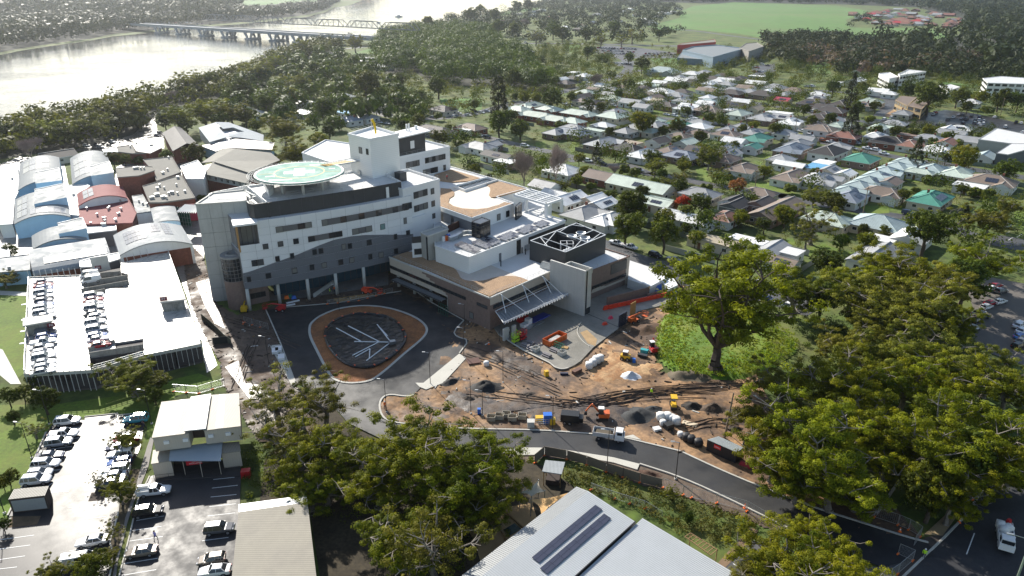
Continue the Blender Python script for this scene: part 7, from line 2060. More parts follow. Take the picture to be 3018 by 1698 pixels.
tag(MB().box((*at('G',510,730).to_2d(),.5),(6.5,2.4,.22),R(48),taper=.92).build('tarpaulin',mat('blue_tarp',(.03,.05,.30),.5,.3,1,.3,bump=.8,bsc=2)),'long blue tarpaulin spread under the canopy','tarpaulin');tag(MB().box((*at('G',460,810).to_2d(),.5),(5.5,1.5,.1),R(48)).build('sheet_stack',STEEL),'flat stack of pale sheets in front of the blue tarpaulin','sheets')
for i,x in enumerate((1130,1195,1245,1290,1365)): openbox('stone_cage','8',x,270 - (i % 3) * 12,R(-5),1.5,1.2,.9,mat('cage_concrete',(.36,.32,.25),.8,.2),f'concrete ring {("at the left end", "second from the left", "in the middle", "second from the right", "at the right end")[i]} of the row at the kerb','concrete ring',.12,None,'concrete rings at the kerb')
lat('8',1515,310,R(-3),2.4,1.1,STEEL,'silver wire cage in front of the blue cabinet',z=.15)
tl = root('box_trailer',at('8',1725,290,.15),'black enclosed tandem trailer beside the orange excavator','trailer',None,R(-10));MB().box((0,0,1.3),(3.4,1.9,1.5),taper=.97).box((2.0,0,1.1),(.8,1.5,.9)).build('body',mat('trailer_black',(.012,.013,.014),.4),tl,local=True)
for x in (-.9,0):
 for s in (-1,1): wheel6(tl,(x,s * .95,.38),.38,.22)
MB().tube((2.3,0,.5),(3.6,0,.45),.06,5).build('drawbar',BLK,tl,local=True)
rl = root('roller',at('8',2503,175,.15),'yellow ride-on roller with a canopy on the dirt','roller',None,R(-95));MB().box((.5,0,.95),(1.5,1.0,.7),taper=.85).box((0,0,2.35),(1.6,1.2,.08)).build('body',YELLOW,rl,local=True);b = MB()
for x in (-.6,.6):
 for s in (-.5,.5): b.tube((x,s,1),(x,s,2.35),.04,4)
b.build('canopy_post',BLK,rl,local=True);MB().tube((.9,-.6,.45),(.9,.6,.45),.45,14).build('front_drum',BLK,rl,local=True);MB().tube((-.8,-.6,.45),(-.8,.6,.45),.45,14).build('rear_drum',BLK,rl,local=True);MB().box((-.3,0,1.1),(.7,.6,.6)).build('seat',BLK,rl,local=True)
ld = root('skid_loader',at('G',1530,1200,.15),'yellow and white skid loader on the orange sand','loader',None,R(-20));MB().box((0,0,.8),(2.0,1.2,.8)).build('body',YELLOW,ld,local=True);MB().box((0,0,1.55),(1.1,1.1,.9),taper=.9).build('cab',GLASS,ld,local=True);MB().box((0,0,2.03),(1.1,1.1,.1)).build('cab_roof',WHITE,ld,local=True);MB().box((1.4,0,.4),(.7,1.5,.5),taper=.8).build('bucket',BLK,ld,local=True)
for x in (-.6,.6):
 for s in (-1,1): wheel6(ld,(x,s * .7,.4),.4,.28)
WB = 'white sacks on the site'
for t,x,y,s,lb in (('G',1105,1300,1.5,'nearest of the white sacks on the orange sand'),('G',1150,1268,1.5,'second white sack on the orange sand'),('G',1190,1235,1.6,'third white sack on the orange sand'),('G',1235,1215,1.5,'farthest white sack on the orange sand'),('N',265,545,1.5,'tall white sack at the left of the rubbish heap'),('N',350,545,1.5,'white sack in the middle of the rubbish heap'),('N',400,565,1.4,'pinkish white sack in the rubbish heap'),('N',450,595,1.5,'white sack at the right of the rubbish heap'),('N',295,610,1.1,'low white sack at the front of the rubbish heap'),('N',500,745,1.0,'white sack beside the black bags'),('5',1095,1310,1.1,'small white sack standing on the mud near the footpath')):
 p = at(t,x,y,.12);bag(p,s,None,lb,WB)
for x,y,lb in ((570,790,'left'),(625,815,'middle'),(710,855,'right')): p = at('N',x,y,.12);bag(p,1.45,mat('black_sack',(.015,.015,.018),.6,.2,1,.1,bump=.6,bsc=3),f'{lb} black bulk bag beside the black container','black bulk bags')
crate('N',360,650,(1.6,1.2,1.0),BLK,'black box with a yellow lid at the rubbish heap',.5);crate('N',222,670,(1.3,1.0,.4),WHITE,'white slab on the ground in front of the rubbish heap',.3);crate('N',610,600,(2.6,1.2,.08),mat('cream_board',(.6,.5,.36),.7),'cream board lying on the dirt',-.5);crate('N',1435,1080,(.9,.6,1.6),mat('grey_cabinet',(.45,.46,.5),.5),'pale grey cabinet beside the orange pipes',.2)
for i in range(8):
 p,q = at('N',1370 + i * 28,990 + i * 7,.3),at('N',1450 + i * 25,905 + i * 6,.3)
 tag(MB().tube(p,q,.17,8).build('pipe',PVC if i < 4 else HIVISO),f'{"white" if i < 4 else "orange"} pipe, {("first", "second", "third", "fourth")[i % 4]} from the left of its colour, beside the grey cabinet','pipe','white and orange pipes by the container')
tag(MB().box((*at('N',1258,1105).to_2d(),.5),(2.0,.5,.8),R(-38),taper=.7).build('water_barrier',mat('barrier_dark_red',(.40,.03,.05),.5)),'lone dark red barrier on the verge beside the container','barrier');heap('covered_heap','G',1590,1400,6.5,4.5,1.3,mat('silver_sheet',(.62,.63,.66),.35,.1,.6,.1,bump=.8,bsc=1.5),'heap covered by a silver-white sheet on the orange sand',seed=31)
crate('G',1755,1120,(1.6,.9,.8),TEAL,'teal generator box near the red excavator',-.5);crate('G',1735,1170,(2.0,.9,.6),BLK,'black toolbox in front of the teal generator',-.5);crate('G',1632,1235,(.6,.6,.9),BLUE,'blue drum beside the skid loader');crate('G',960,1355,(2.2,.9,.7),mat('rust_stack',(.14,.07,.05),.8,.2),'brown stack of bars below the service deck',.75);crate('G',810,1378,(1.6,.5,.4),mat('navy_bundle',(.02,.025,.06),.6),'dark bundle lying below the deck kerb');crate('5',998,1285,(2.6,2.2,.35),mat('rust_mesh',(.09,.035,.025),.8,.2),'square stack of rusty mesh beside the footpath',.3);crate('G',820,1060,(1.4,1.0,.12),PLYW,'plywood offcut behind the green grid frame',-.4,.43)
crate('G',1290,785,(1.3,.8,.5),mat('barrier_red',(0,0,0)),'low red machine on the deck near the drain',.6,.43,taper=.6);crate('G',1358,715,(1.2,.8,.6),mat('pinkred',(.7,.04,.10),.5),'pinkish red machine near the ramp on the deck',.6,.43,taper=.5)
for i,(t,x,y,lb) in enumerate((('E',388,700,'at the wire fence left of the forecourt'),('9',468,935,'standing on the kerb of the new road'),('9',2085,1045,'at the sandy path beside the dark street'),('9',2185,875,'alone on the dark street'),('9',1638,1115,'at the wire site gates'),('5',1113,1150,'on a block in the mud'))):
 p = at(t,x,y,.15);o = root('traffic_cone',p,'orange traffic cone ' + lb,'traffic cone','traffic cones');MB().lathe((p.x,p.y,p.z),[(.28,0),(.28,.05),(.17,.06),(.12,.4)],8).build('cone',HIVISO,o);MB().lathe((p.x,p.y,p.z),[(.12,.4),(.09,.55)],8).build('band',WHITE,o);MB().lathe((p.x,p.y,p.z),[(.09,.55),(.03,.8)],8).build('tip',HIVISO,o)
for x,y,mm,lb in ((900,400,HIVISO,'orange bundle'),(945,385,mat('green_steel',(0,0,0)),'green bundle'),(985,400,BLUE,'blue sheet')): crate('E',x,y,(1.2,.8,.7),mm,lb + ' among the rubbish under the hospital front',.5,.3,taper=.7)
for s,lb in (('910,470 1040,440','near'),('900,500 990,485','far')): a,c = pts('E:' + s);tag(MB().wall([a,c],.3,.55,.5).build('panel_stack',WHITE),f'{lb} stack of long white panels at the forecourt edge','panels')
for x,y,lb in ((765,1030,'front'),(805,1010,'rear'),(838,1105,'last')): crate('E',x,y,(1.3,2.0,.5),WHITE,f'{lb} white box on the pale path beside the forecourt',.3,.3)
# ------------------------------------------------------------------ houses of the suburb
LMK = [(n,at(t,x,y)) for n,t,x,y in (('the red-leaved tree','L',700,1200),('the black-roofed house','J',270,900),('the teal-roofed house','L',1560,470),('the red-roofed cottage','3',760,780),('the tan flats','J',1270,330),('the far car park','J',1800,500),
 ('the bare poplars','K',350,1200),('the dark cypress','2',1185,820),('the grey-green terrace','J',800,1130),('the red brick house','J',470,680),('the green-roofed brick units','K',500,620),('the big round fig','K',1590,720),('the dark conifer','J',1330,930),
 ('the lift tower','2',300,1250),('the blue hall','3',250,430),('the river bend','1',1150,830),('the highway','2',1500,330),('the green paddock','3',700,150),('the bridge end','2',330,300),('the white warehouse','J',2400,700),('the pine pair','3',1370,920),
 ('the roof garden','B',1700,1000),('the old gum mound','6',330,1160),('the orange-leaved tree','L',1330,1080),('the brown car park','6',2450,950),('the white verandah house','J',1560,860),('the blue-grey hip house','L',680,660),('the long green lawn','K',850,900),('the weatherboard cottage','C',2330,300),
 ('the plant enclosure','C',2200,700),('the long brown roof','L',1800,1270),('the white office block','3',1720,620),('the dark woodland','2',800,560),('the vaulted link','H',600,300),('the site office','7',1450,500),('the new road','8',1900,480),('the childcare roof','8',1800,1100),('the dark street','9',2300,900),('the lower car park','7',700,700),('the black container','N',1030,900),('the roof car park','H',1100,900),('the red terrace estate','3',1700,150),('the wet yard','1',1050,1020),('the beige shed','7',2050,1200),('the shade sails','8',1500,880))]
TAKEN = set()
def rel(p,q):
 dx,dy = p[0] - q[0],p[1] - q[1]
 if abs(dy) < abs(dx) * .6: return 'beside'
 return 'behind' if dy > 0 else 'in front of'
def autolabel(desc,p):
 near = sorted(LMK,key=lambda l: (l[1].x - p[0]) ** 2 + (l[1].y - p[1]) ** 2)[:9]
 for adj in ('','just ','a little way ','well '):
  for n,q in near[:3]:
   s = f'{desc} {adj}{rel(p, q)} {n}'
   if s not in TAKEN: TAKEN.add(s);return s
 for i in range(9):
  for j in range(i + 1,9):
   s = f'{desc} between {near[i][0]} and {near[j][0]}'
   if s not in TAKEN and len(s.split()) <= 16: TAKEN.add(s);return s
 for i in range(9):
  for j in range(9):
   s = f'{desc} {rel(p, near[i][1])} {near[i][0]} and {rel(p, near[j][1])} {near[j][0]}'
   if i != j and s not in TAKEN and len(s.split()) <= 16: TAKEN.add(s);return s
 return s
def rf(n,c,rough=.5,tile=False): return mat('house_roof_' + n,c,rough + .12,.14,.3,.1,5,obj=.12,rib=('Y',.4,.12) if tile else ('X',.7,.07),dirt=(tuple(x * .6 for x in c),.5,.4))
ROOFS_ = {'g': ('grey',rf('grey',(.34,.345,.35))),'d': ('dark brown',rf('dark',(.062,.05,.048),.6,True)),'b': ('brown',rf('brown',(.22,.165,.13),.6,True)),'w': ('white',rf('white',(.74,.74,.72),.45)),'p': ('pale green',rf('palegreen',(.48,.55,.47))),
          't': ('teal green',rf('teal',(.06,.25,.19))),'r': ('bright red',rf('red',(.45,.03,.05))),'k': ('black',rf('black',(.025,.023,.025),.6,True)),'n': ('tan',rf('tan',(.36,.30,.21))),'u': ('blue-grey',rf('bluegrey',(.21,.245,.30))),'o': ('terracotta',rf('terracotta',(.26,.12,.085),.6,True)),'v': ('grey-green',rf('greygreen',(.38,.46,.46))),'l': ('blue',rf('blue',(.12,.34,.55)))}
HW = {'w': ('white',mat('weatherboard_white',(.70,.69,.66),.6,.05,.5,.04,obj=.1)),'c': ('cream',mat('render_cream',(.52,.46,.36),.7,.05,.5,.05,obj=.1)),'R': ('red brick',BRICKR),'B': ('brown brick',BRICKB),'d': ('dark',mat('dark_house_wall',(.10,.11,.12),.7)),'y': ('yellow brick',mat('yellow_brick',(.34,.25,.13),.8,.1,1.5,.15)),'e': ('grey',mat('render_grey',(.35,.36,.36),.7,.05,obj=.1))}
CAPM = mat('ridge_capping',(.42,.40,.38),.6,.1)
_w = MB().box((0,0,0),(1.5,.06,1.15),0,0).box((0,-.02,0),(1.3,.07,.95),0,1);WINM = _w.mesh('window',[FRAMEW,GLASS])
_d = MB().box((0,0,0),(.95,.08,2.0));DOORM = _d.mesh('door',mat('timber_door',(.14,.06,.03),.6))
def gable_roof(b,L,W,z,h,ev=.45,x0=0,y0=0,hip=True,ax=0):
 l,w_ = L / 2 + ev,W / 2 + ev
 r = max(.0,(L - W) / 2) if hip else L / 2 + ev * .6
 def V(x,y,z): return (x0 + x,y0 + y,z) if ax == 0 else (x0 - y,y0 + x,z)
 A,B_,C,D = V(-l,-w_,z),V(l,-w_,z),V(l,w_,z),V(-l,w_,z)
 if not hip: l2 = L / 2 + ev * .6;A,B_,C,D = V(-l2,-w_,z),V(l2,-w_,z),V(l2,w_,z),V(-l2,w_,z)
 E,F = V(-r,0,z + h),V(r,0,z + h)
 b.face((A,B_,F,E));b.face((C,D,E,F))
 if hip: b.face((B_,C,F));b.face((D,A,E))
 dn = lambda p: (p[0],p[1],p[2] - .18)
 for p,q in ((A,B_),(B_,C),(C,D),(D,A)): b.face((dn(p),dn(q),q,p),1)
 b.face((dn(D),dn(C),dn(B_),dn(A)),1)
 return A,B_,C,D,E,F
GUT = mat('gutter_white',(.6,.6,.58),.5)
HOUSES = []
hr = random.Random(21)
def house(t,x,y,kind,rc,wc,L,W,ax,label=None,hgt=2.9,name='house',group='houses of the suburb'):
 c = at(t,x,y,hgt + .9);p = Vector((c.x,c.y,0))
 L *= 1.14;W *= 1.14
 rz = R(47 if ax == 1 else -43) + hr.uniform(-.04,.04)
 rn,rm = ROOFS_[rc];wn,wm = HW[wc]
 kn = {'h': 'hip','g': 'gable','f': 'flat','x': 'hip-and-gable'}[kind]
 if name == 'garage' : lb = autolabel(f'small {wn} garage with {rn} {kn} roof',p)
 else: lb = label or autolabel(f'{wn} house with {rn} {kn} roof',p)
 TAKEN.add(lb)
 o = root(name,p,lb,'house' if name == 'house' else name.replace('_',' '),group,rz)
 HOUSES.append((p,max(L,W),lb));AVOID_C.append((p.x,p.y,math.hypot(L,W) / 2 * .86))
 far = depth_of(p) > 470
 b = MB().box((0,0,hgt / 2),(L,W,hgt))
 rb = MB();cap = MB();h = W / 2 * .46
 if kind == 'f':
  rb.box((0,0,hgt + .12),(L + .5,W + .5,.24),0,0)
 else:
  A,B_,C,D,E,F = gable_roof(rb,L,W,hgt,h,hip=(kind != 'g'))
  for p_,q_ in ((E,F),(A,E),(D,E),(B_,F),(C,F)):
   if kind == 'g' and p_ is not E: continue
   cap.tube(Vector(p_) + Vector((0,0,.04)),Vector(q_) + Vector((0,0,.04)),.1,4)
  if kind == 'g':
   for s in (-1,1): b.face([(s * L / 2,-W / 2,hgt),(s * L / 2,W / 2,hgt),(s * L / 2,0,hgt + h)])
  if kind == 'x':
   s = hr.choice((-1,1));w2 = W * .5;L2 = W * .5 + 2.2
   xx = s * (L / 2 - w2 / 2 - .6)
   b.box((xx,-W / 2 - 1.1,hgt / 2),(w2,2.2,hgt));b.face([(xx - w2 / 2,-W / 2 - 2.2,hgt),(xx + w2 / 2,-W / 2 - 2.2,hgt),(xx,-W / 2 - 2.2,hgt + w2 / 2 * .5)])
   A,B_,C,D,E,F = gable_roof(rb,L2,w2,hgt + .02,w2 / 2 * .5,x0=xx,y0=-W / 2 - 2.2 + L2 / 2,hip=False,ax=1)
   cap.tube(E,F,.1,4)
 b.build('wall',wm,o,local=True);rb.build('roof',[rm,GUT],o,local=True)
 if kind != 'f' and not far: cap.build('ridge_cap',CAPM if rc in 'dbko' else rm,o,local=True)
 n = 2 if far else max(2,int(L / 4.2))
 def wadd(x_,y_,a,me=WINM,z=None):
  w_ = bpy.data.objects.new(me.name.split('.')[0],me);COL.objects.link(w_);w_.parent = o
  w_.location = (x_,y_,z or hgt * .56);w_.rotation_euler = (0,0,a)
 for i in range(n):
  xx = -L / 2 + L * (i + .5) / n
  wadd(xx,-W / 2 - (.02),0)
  if not far: wadd(xx,W / 2 + .02,math.pi)
 for s in (-1,1):
  for yy in ((0,) if W < 8 or far else (-W * .25,W * .25)): wadd(s * (L / 2 + .02),yy,s * math.pi / 2)
 if not far:
  wadd(-L / 2 + L * .5 / n + 1.7,-W / 2 - .03,0,DOORM,1.0)
  if kind in 'hx' and hr.random() < .4: MB().box((L * .2,W * .12,hgt + h * .95),(.7,.7,1.5)).build('chimney',BRICKR,o,local=True)
  if hr.random() < .22 and kind != 'f':
   m = MB();k = W / 2 * .46 / (W / 2 + .45)
   for j in range(4): m.face([(-1.6 + j * 1.05,-W * .42,hgt + .12 + k * (W * .08 + .45)),(-.62 + j * 1.05,-W * .42,hgt + .12 + k * (W * .08 + .45)),(-.62 + j * 1.05,-W * .2,hgt + .12 + k * (W * .3 + .45)),(-1.6 + j * 1.05,-W * .2,hgt + .12 + k * (W * .3 + .45))])
   m.build('solar_panel',SOLAR,o,local=True)
 return o
def hs(s,**kw):
 for it in s.split():
  t,r_ = it.split(':');q = r_.split(',')
  house(t,float(q[0]),float(q[1]),q[2],q[3],q[4],float(q[5]),float(q[6]),int(q[7]),**kw)
house('J',270,800,'h','k','w',14,10,1,'big white house with a black hip roof at the corner',3.6)
house('L',1560,410,'x','t','c',14,9,1,'long cream house with a teal green roof and white caravan behind')
house('3',760,745,'g','r','c',8,7,2,'cream cottage with a bright red gable roof')
house('J',465,620,'x','o','R',12,9,2,'red brick house with a terracotta hip roof and three white windows')
hs('J:660,890,h,t,B,12,10,1 L:1515,510,g,t,w,7,6,1 L:680,610,x,u,B,13,9,2 L:2360,300,h,b,w,10,8,2 L:1210,360,h,b,w,11,9,2 L:1980,530,x,u,B,16,9,1 L:2060,470,h,g,B,11,8,1 L:1410,760,x,b,w,12,8,1 L:1980,850,x,b,w,16,8,1 L:2280,890,x,g,w,13,10,1 L:1200,650,h,b,B,11,8,1 '
   'L:2270,740,f,l,w,9,6,1 L:1960,715,g,w,w,11,5,2 L:2360,690,f,w,w,7,6,1 L:2420,780,g,g,c,8,6,1 J:480,1060,g,w,w,7,5,1 J:180,1130,x,g,w,14,9,1 J:1000,1160,g,b,w,8,6,1 J:920,1280,x,b,w,12,8,2 J:1350,1040,h,p,w,9,5,2 J:1500,1010,x,v,c,11,8,1 J:1780,1050,x,p,c,13,8,1 J:2200,1150,x,b,w,14,10,2 '
   'J:1950,1200,f,w,w,9,6,2 J:1500,1340,h,t,c,12,9,1 J:1000,690,h,k,R,14,10,2 J:1240,720,x,o,w,11,8,1 J:1220,610,f,b,R,8,5,2 J:1670,700,g,o,w,10,7,1 J:1570,790,x,w,w,12,9,2 J:2120,860,g,v,w,9,7,1 J:2190,720,f,w,d,7,4,2 '
   'J:170,540,h,b,w,11,9,2 J:150,400,h,d,B,9,7,2 J:60,240,x,d,B,12,9,2 J:300,325,h,d,R,14,9,2 J:190,215,g,d,R,8,6,2 J:430,245,h,d,R,16,9,1 J:150,140,h,w,w,11,8,2 J:750,215,h,p,w,10,9,1 J:860,100,g,w,w,12,8,2 J:1000,130,h,w,w,8,7,2 '
   'L:890,270,h,w,w,10,8,2 L:640,240,h,t,w,10,8,2 L:1350,120,h,p,w,12,9,1 L:1640,170,x,g,B,14,10,1 L:1960,220,x,w,w,13,9,1 L:990,80,x,b,B,14,10,2 L:730,60,h,w,w,11,9,2 L:470,20,h,d,B,14,8,2 L:1310,20,g,k,w,12,7,2 L:1550,60,g,n,c,9,6,1 L:1830,110,f,w,w,12,6,2 L:1250,75,f,w,w,7,5,1 '
   'L:400,440,g,d,w,9,7,1 L:220,590,x,w,w,14,8,1 L:50,530,h,k,R,12,9,2 L:80,460,f,n,c,8,6,2 L:1300,1140,g,k,w,9,6,1 L:1620,1160,g,d,B,9,6,1 L:1800,1240,g,b,B,22,8,1 L:900,1050,x,g,c,11,8,2 L:440,1150,g,p,c,8,6,2 L:200,960,g,p,c,22,9,2 L:700,1320,g,w,w,13,6,2')
hs('K:1120,860,x,g,B,16,9,1 K:640,1180,h,w,w,12,10,2 K:1170,1270,g,b,R,16,8,2 K:430,1360,g,g,w,9,7,2 K:720,740,h,u,B,16,8,2 K:560,740,h,g,B,10,8,1 K:1000,710,f,p,w,11,4,2 K:1220,550,h,p,c,13,10,2 K:1220,350,x,p,w,13,9,2 K:900,280,h,p,c,11,9,2 K:1120,200,g,w,w,11,7,2 K:1480,280,h,k,R,15,9,2 K:1640,290,g,n,c,7,5,1 '
   'K:1830,270,h,w,w,12,9,2 K:1980,310,h,g,w,11,9,2 K:1760,370,g,n,c,7,6,2 K:1650,355,h,w,w,6,6,2 K:1450,390,g,g,w,12,8,2 K:2350,390,h,v,w,12,9,2 K:2350,250,g,b,w,13,7,2 K:2450,250,g,w,w,6,5,2 K:2180,60,h,w,w,10,9,1 K:1840,30,x,v,d,18,9,2 K:2150,150,h,d,w,13,8,2 K:1900,190,h,k,B,10,8,2 K:1790,160,g,w,w,10,6,2 K:890,80,h,w,w,10,8,1 K:760,110,h,k,d,10,8,2 K:670,165,h,d,y,10,8,2 K:620,120,g,w,w,9,6,1 K:760,40,f,w,w,9,6,1 K:1010,235,g,b,w,9,5,2 K:2480,140,h,w,w,9,8,2')
GU = 'green-roofed brick units'
for x,y,L,a in ((250,430,16,1),(110,470,12,2),(480,470,13,2),(330,540,20,2),(560,590,16,2),(830,520,19,2),(750,610,11,2)): house('K',x,y,'x','p','R',L,8,a,group=GU)
GT = 'grey-green terrace units'
for x,y in ((1190,930),(1080,980),(960,1035),(850,1090),(740,1150),(630,1205),(500,1270)): house('J',x,y,'x','v','w',8.5,8,1,autolabel('pale terrace unit with grey-green hip roof',at('J',x,y)),group=GT)
hs('2:980,950,x,b,R,13,8,2 2:700,970,h,d,d,20,9,2 2:770,815,h,d,c,12,9,2 2:195,870,h,g,w,9,8,2 2:70,890,h,u,w,9,8,2 2:25,835,f,l,w,9,6,2 2:25,715,h,w,w,10,8,2 2:210,750,h,p,w,9,8,2 2:275,775,g,p,c,9,7,2 2:1040,1090,x,g,w,13,8,2 2:1120,1080,g,g,B,9,6,1 2:1185,1160,g,k,w,14,6,2 2:1250,1200,f,w,B,8,6,2 2:940,960,f,w,w,8,4,2 '
   'C:2330,240,x,g,w,12,9,1 C:2130,80,g,w,w,12,8,1 C:2440,75,g,w,c,8,6,1 C:2540,130,g,w,e,9,6,1 C:2560,320,h,w,w,9,7,1 5:2040,180,h,w,w,10,8,1 5:2390,60,g,p,c,10,6,2 5:1640,10,g,w,w,11,7,2 6:400,75,g,k,d,9,6,1 6:40,180,g,w,w,14,6,2 6:330,165,h,o,w,9,6,1 6:1100,185,h,p,c,12,9,2 6:1480,215,h,v,c,13,11,2 6:1500,330,f,w,w,7,5,2 6:1730,320,g,w,w,11,8,1 6:1480,470,g,g,w,14,10,1 6:790,420,f,w,w,7,5,2 6:690,400,g,g,w,9,5,1 6:760,500,g,b,w,7,5,2 6:240,340,f,n,c,13,5,2 6:500,340,f,w,w,9,4,2 6:1860,40,h,t,c,11,9,1 6:1260,20,h,u,w,11,8,1')
hs('3:60,800,g,w,w,11,9,2 3:330,600,g,w,w,12,8,2 3:70,550,h,w,w,12,9,2 3:60,610,h,k,w,12,8,2 3:230,585,h,d,w,11,8,2 3:560,620,g,w,c,13,8,2 3:700,650,h,g,w,13,10,2 3:840,675,h,b,c,12,9,2 3:600,700,h,d,B,14,10,2 3:370,690,h,d,R,13,9,2 3:180,770,g,w,w,9,7,2 3:1160,610,f,w,w,8,6,2 3:1440,760,h,p,w,10,8,2 3:2170,760,h,w,w,10,8,2 3:560,565,f,w,e,10,6,2 '
   '1:2000,650,g,d,R,17,9,2 1:1930,845,h,g,w,12,9,2 1:1830,800,g,w,w,9,5,2 1:2320,770,g,g,w,11,8,2 1:2310,840,g,w,c,10,6,2 1:1990,720,g,b,R,10,7,2 1:430,1160,g,k,n,12,8,1'.replace(',n,12',',c,12'))
fr_ = random.Random(5)
far = []
for x,y,w_,cc in ((1340,100,12,'g'),(1460,85,12,'w'),(1510,75,18,'w'),(1570,130,16,'o'),(1700,75,14,'b'),(1770,105,12,'g'),(1820,185,12,'b'),(1930,105,16,'g'),(2040,140,16,'w'),(1900,165,14,'u'),(2090,150,12,'d'),(2130,85,18,'g'),(2290,150,24,'w'),(2340,170,18,'g'),(2230,110,14,'g'),(2430,95,22,'w'),(2500,90,20,'w'),(2540,60,16,'g'),(2380,120,18,'w'),
     (1690,200,12,'w'),(1790,215,14,'d'),(1640,40,14,'g'),(1800,50,14,'w'),(1890,40,14,'d'),(2000,70,14,'g'),(1000,225,14,'b'),(1270,160,12,'g'),(1210,155,10,'o'),(2080,30,16,'g'),(2200,40,16,'d'),(1440,110,14,'w'),(1990,120,14,'d'),(2180,65,14,'w'),(700,210,10,'w'),(880,205,9,'w')):
 house('2',x,y,fr_.choice('hhg'),cc,fr_.choice('wwcB'),w_,w_ * .65,fr_.choice((1,2)),group='distant houses')
hs('2:2430,530,x,v,e,24,14,2 2:2540,600,g,w,w,16,9,2 2:2420,680,h,w,w,14,10,2 2:290,490,f,w,w,20,12,2 2:110,450,f,w,e,22,9,2 2:200,430,f,w,e,16,8,2 3:1590,350,f,w,e,20,9,2 3:1200,355,f,w,w,18,8,2 3:1320,370,f,b,c,22,8,2 3:1330,530,g,o,w,14,7,1 3:1310,600,g,w,w,16,8,1')
# larger buildings
def big(name,label,t,s,z,wm,rm,par=.5,floors=0,fh=3.2):
 P = [at(t,*map(float,q.split(',')),z) for q in s.split()]
 c = sum(P,Vector()) / len(P)
 o = root(name,(c.x,c.y,0),label,'building','larger buildings of the suburb')
 MB().prism(P,.02,z).build('wall',wm,o)
 MB().prism(inset(P,-.3),z + .01,z + .2).build('roof',rm,o)
 if par: MB().wall(P,z + .2,z + .2 + par,.3,closed=True).build('parapet',wm,o)
 for k in range(floors):
  for a,b in zip(P,P[1:] + P[:1]):
   L_ = (b - a).length
   if L_ < 6 or (a.x * b.y - a.y * b.x) < 0 and False: continue
   n = int(L_ / 4)
   for i in range(n): win(o,a,b,L_ * (i + .15) / n,L_ * (i + .85) / n,k * fh + 1.0,k * fh + 2.5,.08,1)
 AVOID_P.append([v.to_2d() for v in inset(P,-3)])
 return o
big('office_block','white three-storey office block with strip windows beyond the fig trees','3','1625,565 1640,575 1835,545 1700,530',9.5,HW['w'][1],ROOFW,.5,3)
big('office_block','lower white office wing beside the white office block','3','1480,560 1560,600 1625,585 1560,550',8,HW['w'][1],ROOFW,.4,2)
big('apartment_block','white apartment block with dark end wall at the far right','3','2265,595 2300,630 2620,640 2620,595 2400,580',9,HW['w'][1],ROOFW,.3,3)
big('hall','large pale blue performance hall with slab-like walls','3','0,385 230,440 470,372 250,345 80,358',8.5,mat('slate_blue_wall',(.22,.30,.37),.6,.08),ROOFG,1.0)
big('hall','grey stone wing at the right end of the blue hall','3','430,365 500,392 610,355 560,325 480,330',9.5,mat('stone_wing',(.30,.28,.25),.8,.15),FLATR,.5)
big('hall','low glassy blue front of the performance hall','3','-40,440 210,455 240,440 0,390',5,mat('blue_slate',(.16,.21,.25),.5),ROOFG,.3)
big('library','long low brown building with a red stripe behind the blue hall','3','-40,345 250,320 240,300 0,330',9,RED,FLATR,.3)
big('shop','low white commercial roof behind the fig trees','3','1935,650 2000,690 2090,660 2020,640',4,HW['w'][1],ROOFW,.2)
wh = big('warehouse','big white warehouse roof at the right edge','J','2040,690 2250,560 2640,640 2640,760 2420,740',5,HW['e'][1],ROOFW,.2)
big('warehouse','white gabled workshop with a dark open front at the right edge','J','2250,850 2420,740 2640,740 2640,800 2390,870',5.5,HW['d'][1],ROOFW,.1)
fl = big('block_of_flats','tan two-storey flats with brown skillion roofs beside the far car park','J','1060,225 1200,290 1310,190 1130,175',6,HW['y'][1],ROOFS_['b'][1],.1,2)
big('block_of_flats','right-hand wing of the tan flats with white balconies','J','1200,290 1370,330 1460,235 1320,215',6,HW['y'][1],ROOFS_['b'][1],.1,2)
sheet('paving',pts('J:930,400 1040,330 1190,380 1330,400 1270,450 960,420'),.12,mat('orange_paving',(.30,.19,.10),.8,.1))
for s in ('L:690,140 950,180 940,205 690,165','J:200,640 480,720 470,735 205,665'): pass
# houses filling the remaining lots
IN_ = pts('K:700,350 2300,60 J:2200,640 1400,1330 200,1400 L:1100,1300 300,900 K:700,800')
fh = random.Random(17);nf = 0
for _ in range(1600):
 p = Vector((fh.uniform(min(q.x for q in IN_),max(q.x for q in IN_)),fh.uniform(min(q.y for q in IN_),max(q.y for q in IN_)),0))
 if nf >= 75 or not inside(p,IN_) or blocked(p,4.2): continue
 dp = depth_of(p);sx = CXP + FPX * p.x / dp;sy = CYP - FPX * (p.y * SPI - CAMH * CPI) / dp - 3.8 * CPI * FPX / dp
 house('S',sx,sy,fh.choice('hhgx'),fh.choice('gwgwbpdg'),fh.choice('wwce'),fh.uniform(8.5,11),fh.uniform(6.5,8),fh.choice((1,2)));nf += 1
